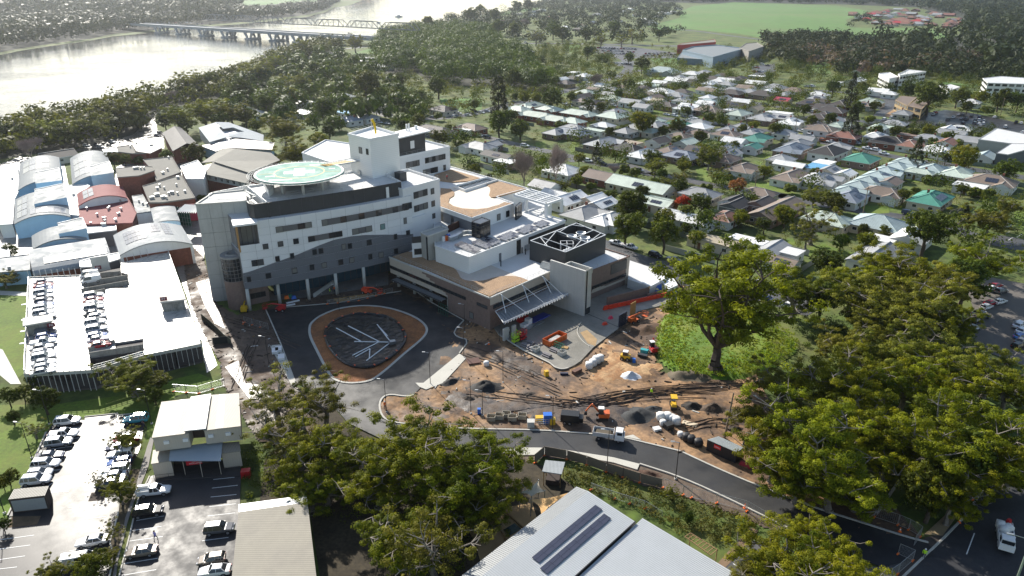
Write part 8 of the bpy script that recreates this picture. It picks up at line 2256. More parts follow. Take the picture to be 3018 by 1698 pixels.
# garden fences between the lots
FNM = [mat('grey_paling',(.17,.155,.135),.9,.15,1,.1),mat('green_steel_fence',(.16,.20,.16),.6,.08),mat('pale_steel_fence',(.42,.41,.36),.6,.08)]
n = 0
for p,sz,lb in list(HOUSES):
 if depth_of(p) > 420: continue
 for k in range(2):
  if fr_.random() < .28: continue
  a = R(47 if fr_.random() < .5 else -43);u = Vector((math.cos(a),math.sin(a),0));v = Vector((-u.y,u.x,0)) * fr_.choice((-1,1))
  c = p + v * (sz * .5 + 3.2);q0,q1 = c - u * fr_.uniform(6,11),c + u * fr_.uniform(6,11)
  if any(blocked(q0.lerp(q1,i / 5),-1.2) for i in range(6)): continue
  m = fr_.choice(FNM)
  MB().wall([q0,q1],.02,1.75,.08).build('garden_fence',m,label=autolabel({0: 'grey paling',1: 'green steel',2: 'pale steel'}[FNM.index(m)] + ' garden fence',c),cat='fence',group='garden fences between the houses')
# ------------------------------------------------------------------ trees
def quadmesh(name,C,N,S,T,m,asp=.55,NV=None):
 """leaf quads: centres, normals, sizes, tint per quad"""
 n = len(C)
 rng = np.random.default_rng(n)
 r = rng.normal(size=(n,3))
 U = np.cross(N,r);U /= np.linalg.norm(U,axis=1)[:,None] + 1e-9
 V = np.cross(N,U)
 U = U * S[:,None] * .5;V = V * S[:,None] * .5 * asp
 vs = np.stack([C - U,C - V * 1.0,C + U,C + V],1).reshape(-1,3)
 me = bpy.data.meshes.new(name)
 me.vertices.add(4 * n);me.vertices.foreach_set('co',vs.astype(np.float32).ravel())
 me.loops.add(4 * n);me.loops.foreach_set('vertex_index',np.arange(4 * n,dtype=np.int32))
 me.polygons.add(n);me.polygons.foreach_set('loop_start',np.arange(0,4 * n,4,dtype=np.int32));me.polygons.foreach_set('loop_total',np.full(n,4,dtype=np.int32))
 a = me.attributes.new('tint','FLOAT','FACE');a.data.foreach_set('value',T.astype(np.float32))
 me.materials.append(m);me.update(calc_edges=True)
 if NV is not None:   # leaves take the shading of the clump they belong to
  a = me.attributes.new('custom_normal','FLOAT_VECTOR','POINT');a.data.foreach_set('vector',np.repeat(NV,4,0).astype(np.float32).ravel())
 return me
def clumps(rng,cen,rad,per,size,up=.5,flat=.6):
 k = len(cen)
 C = np.repeat(cen,per,0);Rr = np.repeat(rad,per)
 d = rng.normal(size=(k * per,3));d /= np.linalg.norm(d,axis=1)[:,None]
 rr = rng.random(k * per) ** .45
 off = d * (Rr * rr)[:,None];off[:,2] *= flat
 C = C + off
 N = d * .85 + rng.normal(size=d.shape) * .42;N[:,2] += up * .8
 N /= np.linalg.norm(N,axis=1)[:,None]
 S = size * rng.uniform(.6,1.35,k * per)
 T = np.clip(np.repeat(rng.random(k),per) * .75 + rng.random(k * per) * .35,0,1)
 NV = d * .75 + N * .45 + np.array([0,0,.35]);NV /= np.linalg.norm(NV,axis=1)[:,None]
 return C,N,S,T,NV
GUM = leafmat('gum_leaf',(.040,.066,.007),(.235,.25,.012),.32,.18)
GUMB = leafmat('olive_leaf',(.052,.068,.013),(.215,.218,.03),.30,.18)
DKL = leafmat('dark_leaf',(.024,.044,.010),(.10,.13,.014),.26,.3)
LIMEL = leafmat('lime_leaf',(.06,.095,.010),(.17,.17,.015),.38,.15)
FARL = leafmat('far_leaf',(.016,.027,.011),(.048,.060,.018),.12,.2)
CONL = leafmat('conifer_leaf',(.014,.024,.012),(.045,.052,.014),.15,.15)
REDL = leafmat('red_leaf',(.30,.035,.02),(.45,.10,.03),.35,.08)
ORL = leafmat('rust_leaf',(.22,.08,.04),(.30,.16,.06),.3,.1)
SHL = leafmat('shrub_leaf',(.038,.062,.013),(.13,.15,.022),.32,.3)
PROTO = {}
def limb(b,a,c,r0,r1,n=3,w=.5,rng=random):
 P = [a]
 for i in range(1,n + 1):
  q = a.lerp(c,i / n)
  if i < n: q = q + Vector((rng.uniform(-w,w),rng.uniform(-w,w),rng.uniform(-w,w) * .5))
  P.append(q)
 for i in range(n):
  f0,f1 = r0 + (r1 - r0) * i / n,r0 + (r1 - r0) * (i + 1) / n
  b.tube(P[i],P[i + 1],f0,6 if r0 > .12 else 4,0,f1,cap=False)
 return P
def proto(kind,v):
 key = (kind,v)
 if key in PROTO: return PROTO[key]
 rg = random.Random(hash(kind) % 1 + v * 17 + len(kind) * 101);rng = np.random.default_rng(v * 31 + len(kind) * 7)
 b = MB();cen = [];rad = [];bark = BARK
 if kind in ('gum','sparse','olive','spread'):   # height 20, crown about 17 wide
  top = 20.0;fk = 4.6 if kind != 'spread' else 2.6
  fp = Vector((rg.uniform(-.5,.5),rg.uniform(-.5,.5),fk))
  bark = BARKD if kind == 'spread' else BARK;b.tube((0,0,-.3),(0,0,.6),1.0,9,0,.7,cap=False);limb(b,Vector((0,0,.5)),fp,.6,.45,3,.25,rg)
  nl = 11 if kind != 'sparse' else 8
  for i in range(nl):
   a = 2 * math.pi * (i + rg.uniform(-.3,.3)) / nl;rr = rg.uniform(3.6,7.6) if i % 4 else rg.uniform(.5,2.5)
   zt = top * (.93 - .035 * rr) - rg.uniform(0,2.5)
   e = Vector((math.cos(a) * rr,math.sin(a) * rr,zt * (.88 if i % 2 else rg.uniform(.42,.68))))
   P = limb(b,fp,e,.26,.07,4,.55,rg)
   for q in P[2:]:
    for _ in range(4 if kind != 'sparse' else 3):
     a2 = rg.uniform(0,6.28);l2 = rg.uniform(1.2,3.4)
     e2 = q + Vector((math.cos(a2) * l2,math.sin(a2) * l2,rg.uniform(-.6,2.0)))
     limb(b,q,e2,.09,.03,2,.3,rg)
     if kind == 'sparse' and rg.random() < .08: continue
     for _k in range(2 if kind != 'sparse' else 1):
      cen.append(tuple(e2 + Vector((rg.uniform(-1,1),rg.uniform(-1,1),rg.uniform(-.5,.8)))));rad.append(rg.uniform(.6,1.25))
  per,size,m = (145,.33,GUM) if kind != 'sparse' else (150,.33,GUMB)
  if kind == 'olive': m = GUMB
  L_ = clumps(rng,np.array(cen),np.array(rad),per,size,.5,.62)
  asp = .5
 elif kind in ('round','lime','rust'):    # height 10, width 10
  limb(b,Vector((0,0,-.2)),Vector((0,0,4)),.35,.25,2,.2,rg);bark = BARKD
  for i in range(5): limb(b,Vector((0,0,3)),Vector((rg.uniform(-3,3),rg.uniform(-3,3),rg.uniform(5,8))),.15,.05,3,.3,rg)
  lob = [(rg.uniform(-1.8,1.8),rg.uniform(-1.8,1.8),rg.uniform(5,7.2),rg.uniform(2.2,3.2)) for _ in range(6)] + [(0,0,5.4,3.6)]
  for x,y,z,r in lob:
   for _ in range(22):
    d = Vector((rg.gauss(0,1),rg.gauss(0,1),rg.gauss(.25,1))).normalized() * r * rg.uniform(.75,1.08)
    if z + d.z * .85 > 1.6: cen.append((x + d.x,y + d.y,z + d.z * .85));rad.append(rg.uniform(.5,1.05))
  m = {'round': DKL,'lime': LIMEL,'rust': ORL}[kind]
  L_ = clumps(rng,np.array(cen),np.array(rad),42,.44,.4,.7);asp = .6
 elif kind in ('conifer','cypress'):
  H_,W_ = (12,3.2) if kind == 'conifer' else (12,1.9);bark = BARKD
  b.tube((0,0,-.2),(0,0,H_ * .9),.3,6,0,.05)
  for i in range(190):
   z = rg.uniform(.06,1) ** 1.0;r = W_ * ((1 - z) ** .75 if kind == 'conifer' else math.sin(math.pi * min(1,.15 + .85 * (1 - z) ** .8 * .62)) ) * rg.uniform(.7,1.05)
   a = rg.uniform(0,6.28);cen.append((r * math.cos(a),r * math.sin(a),z * H_));rad.append(rg.uniform(.35,.8))
  m = CONL;L_ = clumps(rng,np.array(cen),np.array(rad),26,.36,.3,1.0);asp = .5
 elif kind in ('bare','red'):              # height 16, width 9; fine upright twigs
  H_ = 16 if kind == 'bare' else 9;bark = TWIG if kind == 'bare' else BARKD
  def grow(p,d,l,r,n):
   e = p + d * l;b.tube(p,e,r,5 if r > .06 else 3,0,r * .65,cap=False)
   if n == 0:
    if kind == 'red': cen.append(tuple(e));rad.append(rg.uniform(.5,.9))
    return
   for _ in range(rg.choice((3,3,4))):
    d2 = (d + Vector((rg.uniform(-.6,.6),rg.uniform(-.6,.6),rg.uniform(-.05,.5)))).normalized()
    grow(e.lerp(p,rg.uniform(0,.35)),d2,l * rg.uniform(.6,.85),r * .58,n - 1)
  grow(Vector((0,0,0)),Vector((0,0,1)),H_ * .24,H_ * .017,5 if kind == 'bare' else 4)
  m = REDL;asp = .6
  if kind == 'red': L_ = clumps(rng,np.array(cen),np.array(rad),18,.4,.3,.9)
  else: L_ = None
 elif kind == 'palm':
  b.tube((0,0,-.2),(0,0,4.2),.22,6);bark = BARKD;C,N = [],[]
  for i in range(16):
   a = i * .4 + rg.uniform(-.2,.2)
   for k in range(12):
    f = (k + 1) / 12;x = f * 2.6;C.append((x * math.cos(a),x * math.sin(a),4.3 + .9 * f - 1.9 * f * f));N.append((rg.gauss(0,.3),rg.gauss(0,.3),1))
  C = np.array(C);N = np.array(N);L_ = (C,N / np.linalg.norm(N,axis=1)[:,None],np.full(len(C),.8),rng.random(len(C)));m = LIMEL;asp = .5
 if kind == 'bare':
  cen = [v for v in b.v if v[2] > 4.5][::3];C = np.array(cen)[rng.integers(0,len(cen),7000)] + rng.normal(size=(7000,3)) * .55
  N = rng.normal(size=(7000,3));N[:,2] *= .3;N /= np.linalg.norm(N,axis=1)[:,None];L_ = (C,N,rng.uniform(.5,1.2,7000),rng.random(7000));m = TWIG;asp = .07
 PROTO[key] = (quadmesh('crown',*L_[:4],m,asp,L_[4] if len(L_) > 4 else None),b.mesh('trunk',bark))
 return PROTO[key]
PDIM = {'gum': (16,13.6),'sparse': (17,13),'olive': (16,13.6),'spread': (16,13.2),'round': (9.4,10),'lime': (9.4,10),'rust': (9.4,10),'conifer': (12,6.4),'cypress': (12,3.6),'bare': (16,9),'red': (9,6),'palm': (5,5)}
NV = {'gum': 4,'sparse': 2,'olive': 2,'spread': 1,'round': 4,'lime': 2,'rust': 1,'conifer': 2,'cypress': 1,'bare': 2,'red': 1,'palm': 1}
TDESC = {'gum': 'olive green gum tree','sparse': 'thin airy gum tree','olive': 'greyish olive gum tree','spread': 'great spreading old gum','round': 'dense dark green tree','lime': 'bright yellow-green tree','rust': 'rusty brown-leaved tree','conifer': 'dark cone-shaped conifer','cypress': 'narrow dark cypress','bare': 'bare leafless tree','red': 'red-leaved tree','palm': 'small tree fern'}
tr_ = random.Random(99)
NTREE = [0]
def tree(p,kind,W,Hf=1.0,label=None,group='trees',z=0.0):
 ph,pw = PDIM[kind];s = W / pw;v = NTREE[0] % NV[kind];NTREE[0] += 1
 cm,tm = proto(kind,v)
 sz = ('huge ' if W > 19 else 'tall ' if W > 13 else '' if W > 7.5 else 'small ')
 o = bpy.data.objects.new('tree',None);COL.objects.link(o);o.empty_display_size = .5
 o.location = (p[0],p[1],z);o.rotation_euler = (0,0,tr_.uniform(0,6.28));o.scale = (s,s * tr_.uniform(.92,1.08),s * Hf * (.8 if kind in ('gum','sparse','olive','spread') else 1))
 tag(o,label or autolabel(sz + TDESC[kind],p),'tree',group)
 for nm,me in (('trunk',tm),('crown',cm)):
  if me is None: continue
  c = bpy.data.objects.new(nm if cm else 'branches',me);COL.objects.link(c);c.parent = o
 return o
TODO = []
def tpx(t,x,y,wpx,kind,Hf=1.0,**kw):
 """tree whose crown centre shows at x, y with crown width wpx"""
 z = 8.0
 for _ in range(6):
  p = at(t,x,y,z);sc = FPX / depth_of(p);W = wpx / TILES[t][2] / sc
  z = .64 * PDIM[kind][0] * W / PDIM[kind][1] * Hf
 AVOID_C.append((p.x,p.y,W * .3))
 if 'label' in kw: return tree(p,kind,W,Hf,**kw)
 TODO.append((wpx / TILES[t][2],p,kind,W,Hf,kw))
def trees(s,**kw):
 for it in s.split():
  t,r_ = it.split(':');q = r_.split(',')
  tpx(t,float(q[0]),float(q[1]),float(q[2]),{'g': 'gum','s': 'sparse','o': 'olive','r': 'round','l': 'lime','u': 'rust','c': 'conifer','y': 'cypress','b': 'bare','p': 'palm'}[q[3]],float(q[4]) if len(q) > 4 else 1.0,**kw)
tpx('6',340,600,980,'spread',1.15,label='great spreading old gum tree on the grassy mound',z=1.0)
tpx('L',700,1130,250,'red',1.0,label='brilliant red-leaved tree standing between the dark round trees')
tpx('L',1330,980,240,'rust',1.0,label='rust-orange half bare tree in the yard by the lane')
tpx('K',180,1060,330,'bare',1.15,label='wide grey bare poplar, nearer the roof garden');tpx('K',560,980,330,'bare',1.25,label='tall grey bare poplar with dark trunk behind the white house')
tpx('2',1185,730,120,'cypress',1.0,label='tall dark cypress standing alone at the woodland edge')
trees('8:560,330,720,g 8:930,560,640,g 8:1120,470,520,g 8:800,700,560,g 8:250,600,560,g 8:680,1020,700,s,1.1 8:380,1080,560,g,.9 8:1130,760,480,g,.85 8:80,420,500,g 8:1000,900,420,o,.8 7:2320,420,560,g 7:2120,230,520,s 7:2450,700,420,g,.85 7:2330,760,400,g,.8 4:2060,1400,520,s 4:2420,1420,500,s 7:2250,60,420,s 4:960,1310,360,o 4:1180,1385,180,o 4:270,1410,190,r 7:330,110,240,r 7:60,90,170,r 7:170,60,150,r 7:240,290,170,s 7:90,240,140,r 7:1160,70,170,r 7:940,370,190,o,1.2 7:885,740,215,o,1.3 '
      '7:740,690,140,s 7:975,790,110,o 7:380,1370,210,o,1.2 7:680,1350,330,r 7:840,1070,180,s 7:810,1270,150,o 7:60,700,150,r 7:20,750,120,l 7:20,1060,130,r 8:2490,800,110,o,1.1 8:2060,1390,60,l 9:40,1000,110,r',
      group='gum trees and street trees near the camera')
trees('9:850,1270,720,g 9:1230,1290,560,g 9:960,1060,430,g,.9 9:1080,1420,620,g,.9 9:620,1350,420,o,.8 9:1000,250,820,g 9:720,420,560,g,.95 9:1400,130,640,g 9:1180,560,700,g,.95 9:880,680,460,g,.8 9:1900,300,760,g 9:2250,250,700,g 9:1900,800,520,r 9:2430,420,620,g 9:1560,480,520,g,.9 9:2130,560,520,r,1.1 9:560,180,360,o 9:1330,780,380,g,.8 9:2480,620,360,g,.8 9:2300,520,480,g,1.15 9:2080,420,420,g,1.1 9:2080,740,420,g,1.3',
      group='gum trees along the dark street')
trees('6:880,640,460,g 6:1330,600,460,g 6:1650,480,540,g 6:1850,260,420,r 6:1650,720,620,o 6:1900,600,560,o 6:2280,430,460,g 6:2150,620,460,r 6:1350,900,340,l 6:1700,920,360,l 6:1500,1150,540,o 6:1850,1120,560,o 6:1200,1330,620,g 6:780,1370,430,o,.8 6:1700,1330,560,g 6:2100,1330,560,g 6:2350,1250,460,o 6:1060,780,360,r 6:1100,540,280,r 6:1480,960,380,o 6:1250,1080,380,o 6:2050,900,420,g 6:1950,1330,420,l 6:2480,1400,420,g 6:1430,760,360,r',
      group='gum trees behind the grassy mound')
trees('6:780,160,210,l 6:1010,110,330,s,1.1 6:1170,80,170,r 6:950,280,190,s 6:1370,270,120,r 6:1390,350,190,l 6:1200,360,160,r 6:1540,290,120,r 6:2340,150,300,o 6:2130,190,130,c 6:1970,150,280,s 6:100,330,160,l 6:160,200,170,r 6:30,150,170,r 6:430,190,150,l 6:330,210,110,l 6:620,240,140,r 6:40,270,110,r 6:560,70,110,r 5:2180,90,320,r 5:2150,250,300,r 5:2440,300,300,r 5:2030,20,120,r 5:2460,180,180,l '
      'L:200,1060,260,r L:60,1110,240,r L:290,1140,150,r L:920,1190,330,r L:660,980,230,r L:580,1220,150,u L:370,690,230,o,1.2 L:1010,570,260,o,1.25 L:1130,800,220,s L:700,750,190,l L:660,850,150,o L:450,850,170,r L:890,400,180,r L:640,260,230,r L:450,340,160,r L:520,480,130,c L:620,470,120,p L:220,210,340,l L:740,100,110,r L:1000,170,140,r L:1140,200,130,r L:1400,310,160,r L:1520,270,170,l L:1660,800,200,l L:1280,510,160,r L:1870,390,40,y L:1790,320,190,r L:1900,330,140,r '
      'L:1960,1010,120,r L:2250,1060,260,o L:2460,1140,260,r L:1560,1050,80,l L:1180,520,110,u L:1090,880,160,r L:1240,830,80,c L:980,1000,110,r L:2130,80,170,r L:2430,190,190,r L:520,910,170,o L:370,940,110,l L:1650,1340,190,l L:1900,1300,260,l L:1380,1330,210,l L:1180,1360,180,l L:980,1350,170,r L:450,1390,250,l L:120,1380,250,r L:170,1250,220,r',
      group='garden trees of the suburb')
trees('J:1330,800,210,c J:560,430,270,c,.85 J:640,300,200,r J:830,280,150,r J:1900,870,390,l J:2380,1040,330,r J:1660,890,160,r J:1450,570,180,l J:850,560,130,r J:1080,1090,130,r J:1160,1330,200,r J:1310,1290,150,r J:1440,1140,110,r J:1850,1260,180,r J:2010,1300,120,u J:2140,1310,130,r J:120,1290,230,o J:340,1360,250,o J:370,1060,70,c J:1480,150,420,r J:1200,90,230,r J:1800,160,260,r J:2080,170,200,l J:2300,180,300,r J:2520,210,260,r J:1920,280,170,r J:2160,330,110,r J:760,430,110,r J:290,420,150,r J:560,60,190,c,1.2 J:330,60,220,r J:700,60,170,r J:1330,960,70,r J:1810,720,120,l J:1500,700,110,r J:2040,650,140,r J:1700,640,140,r J:1280,600,150,r J:1050,580,170,r J:2300,620,120,r J:2430,1400,300,o J:80,460,200,r J:130,1060,110,r',
      group='street and garden trees by the far car park')
trees('K:1590,600,330,l K:340,350,170,l K:190,340,180,l K:500,350,290,r K:730,340,150,r K:830,310,110,r K:930,430,190,r K:1090,450,160,r K:1290,300,170,r K:1270,200,140,r K:1640,190,140,r K:1410,190,170,r K:1020,100,180,b,.7 K:1380,90,200,s K:1480,430,110,b,.5 K:30,560,170,r K:130,710,260,r K:620,660,120,u K:1020,650,80,c K:1180,740,150,r K:1360,720,140,r K:1810,730,150,r K:1940,700,140,r K:2280,800,160,r K:1880,900,110,c K:1980,830,110,l K:1040,960,160,c,.8 K:1260,1020,150,r K:830,1060,170,l K:900,1210,190,l K:400,1080,170,r K:1700,1060,270,r K:2060,1110,180,l K:2060,1230,190,s K:2370,950,230,o,1.2 K:2450,1190,190,s K:1480,1220,140,r K:1240,1170,170,b,.6 K:1360,1180,120,b,.6 K:620,1340,180,o K:800,1320,180,l K:970,1390,120,r K:2100,480,90,r K:2490,600,110,r K:2370,590,110,r K:240,70,180,b,.7 K:60,90,260,r K:680,40,80,c K:430,90,80,r K:530,140,130,r K:300,180,140,r K:400,230,170,b,.7 K:2290,110,150,r K:2060,200,130,r K:1790,320,110,r K:2430,480,90,u K:2250,900,130,o',
      group='trees among the middle streets')
trees('2:1190,900,230,r 2:1350,960,170,r 2:730,640,180,r 2:450,600,130,r 2:180,610,280,r 2:400,720,150,r 2:590,720,130,r 2:540,770,130,r 2:130,770,100,r 2:590,900,150,r 2:740,870,70,r 2:810,920,60,c 2:450,930,100,r 2:740,1040,170,r 2:930,1030,110,r 2:890,1080,80,l 2:1000,1280,140,l 2:1110,1330,60,l 2:850,770,110,s 2:930,760,90,s 2:990,780,90,r 2:1310,720,70,l 2:100,280,120,o,1.3 2:370,210,120,b,.5 2:530,165,60,r 2:650,160,130,r 2:800,110,80,b,.6 2:960,100,120,r 2:1050,70,100,r 2:1150,100,110,r 2:1230,60,90,r 2:1330,40,100,r 2:1410,30,100,r 2:480,200,120,s 2:560,190,100,s 2:730,180,90,r 2:1190,190,130,r 2:1150,200,80,l 2:1310,210,120,r 2:1470,230,130,s 2:1600,220,130,r 2:1670,240,130,r 2:1480,160,80,r 2:1390,150,100,b,.6 2:1570,160,90,r 2:1850,250,110,r 2:1960,250,130,s 2:2060,200,110,r 2:2120,260,110,s 2:2200,220,130,s 2:2240,260,90,s 2:2400,250,100,r 2:1960,430,90,r 2:2170,430,100,r 2:2270,480,130,r 2:2040,560,80,r 2:1700,530,50,c 2:1860,380,120,r 2:1510,440,80,l',
      group='trees along the highway and river')
trees('1:1420,570,220,g,1.0 1:1550,600,160,r 1:1280,710,130,b,.6 1:900,750,300,g 1:650,880,270,o,1.1 1:760,800,200,g 1:100,900,260,g 1:330,930,230,g 1:200,1060,220,b,.7 1:1340,820,260,g 1:1530,780,260,g 1:1240,900,160,r 1:1400,930,160,r 1:1720,550,110,r 1:1950,480,220,g 1:2080,430,150,g 1:2240,570,190,o,1.1 1:1820,660,220,r 1:1740,800,220,g 1:2000,770,180,r 1:2170,680,180,g 1:2380,520,190,r 1:2430,800,200,r 1:2130,900,300,o,1.0 1:1930,940,120,l 1:2480,980,140,r 1:2240,1070,330,o 1:2420,1050,180,l 1:2270,310,120,g,1.2 1:2400,370,90,r 1:2480,350,90,r 1:1440,1150,200,r 1:1250,1170,130,r 1:850,1190,130,r 1:940,1200,110,r 1:1040,1200,70,l 1:540,940,220,g 1:450,1010,200,r 1:20,1000,200,r 1:1000,830,200,r 1:1650,900,160,r 1:1850,880,150,r 4:70,440,130,r 4:20,620,170,o,.9 4:1520,40,50,p 1:1440,1370,60,p 1:1630,1250,60,p',
      group='trees between the old hospital and the river')
TODO.sort(key=lambda q: -q[0])
for q in TODO[:288]: tree(*q[1:5],**q[5])
SMALL = TODO[288:]
# ---- shrubbery and far woods: too many to count, one object each
def mass(name,label,cat,cents,Ws,Hs,nq,size,m,seed,z0=.0,lobes=5):
 rng = np.random.default_rng(seed);n = len(cents)
 cents = np.array(cents)[:,:2];Ws = np.array(Ws);Hs = np.array(Hs)
 C = np.repeat(cents,lobes,0);W2 = np.repeat(Ws,lobes);H2 = np.repeat(Hs,lobes)
 lo = np.zeros((n * lobes,3));lo[:,:2] = C + rng.normal(size=(n * lobes,2)) * (W2 * .2)[:,None];lo[:,2] = z0 + H2 * rng.uniform(.4,.72,n * lobes)
 q = max(4,nq // lobes)
 P = np.repeat(lo,q,0);r = np.repeat(W2 * rng.uniform(.24,.36,n * lobes),q);hz = np.repeat(H2 * .30,q)
 d = rng.normal(size=(len(P),3));d /= np.linalg.norm(d,axis=1)[:,None];rr = rng.uniform(.75,1.1,len(P))
 P = P + np.stack([d[:,0] * r * rr,d[:,1] * r * rr,d[:,2] * hz * rr],1);P[:,2] = np.maximum(P[:,2],.1)
 N = d + rng.normal(size=d.shape) * .26;N[:,2] += .25;N /= np.linalg.norm(N,axis=1)[:,None]
 S = np.repeat(np.repeat(size(Ws) if callable(size) else np.full(n,size),lobes),q) * rng.uniform(.6,1.3,len(P))
 T = np.clip(np.repeat(np.repeat(rng.random(n),lobes) * .6 + rng.random(n * lobes) * .3,q) + rng.random(len(P)) * .08,0,1)
 NV = d + np.array([0,0,.35]);NV /= np.linalg.norm(NV,axis=1)[:,None];me = quadmesh(name,P,N,S,T,m,.65,NV)
 o = bpy.data.objects.new(name,me);COL.objects.link(o)
 return tag(o,label,cat,None,'stuff')
def fill(poly,sp,n,seed,pad=0.0,jit=True,avoid=True):
 g = random.Random(seed);xs = [p[0] for p in poly];ys = [p[1] for p in poly];out = [];cell = {}
 for _ in range(n * 6):
  if len(out) >= n: break
  p = (g.uniform(min(xs),max(xs)),g.uniform(min(ys),max(ys)))
  if not inside(p,poly): continue
  c = (int(p[0] / sp),int(p[1] / sp))
  if any((p[0] - q[0]) ** 2 + (p[1] - q[1]) ** 2 < sp * sp for i in (-1,0,1) for j in (-1,0,1) for q in cell.get((c[0] + i,c[1] + j),())): continue
  if avoid and blocked(p,pad): continue
  cell.setdefault(c,[]).append(p);out.append(p)
 return out
g_ = random.Random(8)
mass('distant_trees','small distant trees scattered along the far streets and highway','trees',[q[1] for q in SMALL],[q[3] for q in SMALL],[q[3] * .95 for q in SMALL],380,1.25,DKL,44,lobes=8)
WOOD = pts('2:290,310 480,262 700,235 1130,255 1180,400 1330,440 1440,560 1600,640 1450,690 1250,640 1100,650 850,650 640,615 560,540 340,600 300,450')
c = fill(WOOD,8.5,330,45,-4)
mass('woodland','dense dark woodland between the lift tower and the highway','woodland',c,[g_.uniform(14,23) for _ in c],[g_.uniform(12,21) for _ in c],620,1.6,DKL,46,lobes=9)
AVOID_P.append(WOOD)
SUB = pts('S:1330,590 1210,420 1000,330 700,300 480,400 430,380 620,260 900,190 1500,150 1700,130 2000,150 2300,150 3100,190 3200,1000 2700,700 2500,760 2100,760 1900,700 1800,660 1640,600')
c = fill(SUB,3.6,2300,1,.2)
near = [p for p in c if depth_of((p[0],p[1],0)) < 420];rest = [p for p in c if depth_of((p[0],p[1],0)) >= 420]
bgt = g_.sample(c,230)
mass('yard_trees','leafy yard trees crowding between the houses of the suburb','trees',bgt,[g_.uniform(6,14) for _ in bgt],[g_.uniform(6,13) for _ in bgt],380,.85,DKL,47,lobes=8)
mass('garden_shrubs','low garden shrubs and hedges filling the yards between the nearer houses','shrubbery',near,[g_.uniform(2.2,6.5) for _ in near],[g_.uniform(1.4,5.2) for _ in near],100,.42,SHL,2)
mass('garden_shrubs','shrubs and small trees filling the yards of the farther houses','shrubbery',rest,[g_.uniform(4,9) for _ in rest],[g_.uniform(3,8) for _ in rest],70,.9,SHL,3)
c = fill(pts('8:1700,640 2000,700 2250,790 2500,850 9:60,900 350,960 560,1080 420,1200 260,1200 0,1100 8:2570,1150 2280,960 1900,820 1700,760'),1.1,330,4,-.3,avoid=False)
mass('garden_plants','low green and yellowish planting between the childcare roof and the fence','planting',c,[g_.uniform(1.2,2.6) for _ in c],[g_.uniform(.7,1.7) for _ in c],90,.26,leafmat('bed_leaf',(.05,.07,.015),(.16,.15,.04),.3,.2),5)
c = fill(pts('7:2560,1050 2900,900 8:350,1449 900,1449 1000,1250 700,850 0,800 -100,1000'),1.6,160,6,0,avoid=False) + fill(pts('7:1850,560 1900,500 2250,300 2300,800 1960,860 1850,880'),1.5,60,7,avoid=False)
mass('undergrowth','undergrowth beneath the gum trees at the bottom of the picture','undergrowth',c,[g_.uniform(1.5,4) for _ in c],[g_.uniform(.6,2) for _ in c],100,.3,SHL,8)
c = fill(pts('6:850,1000 1000,950 1500,1000 2130,1100 2300,1250 9:2450,500 2080,1000 1950,1000 1650,900 1800,500 1500,400 1200,500 700,560 600,300 560,100 6:1000,1300'),2.4,330,9,0)
mass('undergrowth','dark undergrowth beneath the gum trees along the dark street','undergrowth',c,[g_.uniform(2,5) for _ in c],[g_.uniform(1,4) for _ in c],110,.36,DKL,10)
FW = lambda W: W * .16
def woods(label,s,sp,n,wr,seed,m=None,avoid=True,nq=90):
 P = pts(s);c = fill(P,sp,n,seed,-4,avoid=avoid)
 mass('far_woods',label,'woods',c,[g_.uniform(*wr) for _ in c],[g_.uniform(wr[0] * .75,wr[1] * .8) for _ in c],nq,FW,m or FARL,seed)
woods('hazy wooded far bank of the river, left of the bridge','S:-260,180 0,152 60,141 156,126 273,111 330,98 395,93 470,84 560,74 700,64 800,54 860,48 700,40 600,62 300,64 0,64 -260,64',15,2300,(20,34),11,nq=60)
woods('wooded country behind the far bank of the river','S:-300,66 0,66 300,66 600,64 690,40 700,20 600,14 540,4 300,2 0,0 -300,0',32,1300,(38,66),31,nq=60)
woods('tall trees between the river road and the hospital','1:1680,720 1900,620 2150,480 2500,420 2:100,450 320,640 560,760 600,900 480,980 150,930 1:2480,1060 2060,1040 1880,960 1660,880',12,95,(10,19),34,DKL,nq=260)
woods('trees on the point beyond the truss bridge','S:780,52 905,44 960,30 985,16 1010,4 900,4 860,20 800,44',17,200,(18,30),32)
woods('low wooded rise on the skyline behind the river','S:-300,2 300,2 560,2 1060,-2 1500,-4 1800,-4 3400,4 3400,-26 1500,-30 -300,-26',60,1300,(75,130),21,nq=40)
woods('dark wooded hillside at the upper right','S:2570,130 2820,110 2860,60 2700,22 2450,12 2250,14 1900,6 1700,2 1650,-2 3400,-2 3400,240 3050,230 2900,215 2800,190 2650,160',14,1600,(18,38),12,nq=80)
woods('scattered trees among the distant houses beyond the highway','S:1330,55 1500,35 1620,0 1720,-15 1900,5 2030,30 2000,60 2010,95 1900,140 1700,130 1500,125 1300,120 1250,100',9,800,(12,21),13)
woods('trees around the blue hall and between the paddock and the office block','S:2250,110 2320,95 2480,120 2560,135 2660,125 2760,150 2900,215 3050,240 3050,255 2700,230 2600,215 2480,225 2450,190 2330,200 2260,160',9,420,(12,22),14)
woods('brown leafless trees around the green park','S:2260,150 2350,165 2430,150 2470,165 2620,150 2640,190 2560,200 2620,215 2740,190 2860,180 2900,215 2700,220 2560,225 2400,200',14,70,(12,20),15,leafmat('brown_twig_mass',(.13,.095,.075),(.19,.14,.11),.2,.1),nq=110)
woods('scrub along the near river bank','S:-300,440 0,385 120,355 240,345 330,318 430,302 500,290 560,268 640,240 760,200 850,158 950,128 1000,124 1010,140 860,185 780,225 700,262 620,300 480,320 430,370 400,400 300,420 200,440 0,470',6.5,800,(10,17),16,DKL)
woods('trees round the green fields at the top left','S:560,30 700,5 800,-5 860,5 800,12 850,22 900,18 980,8 960,30 840,40 720,32 640,42',14,120,(14,24),17)
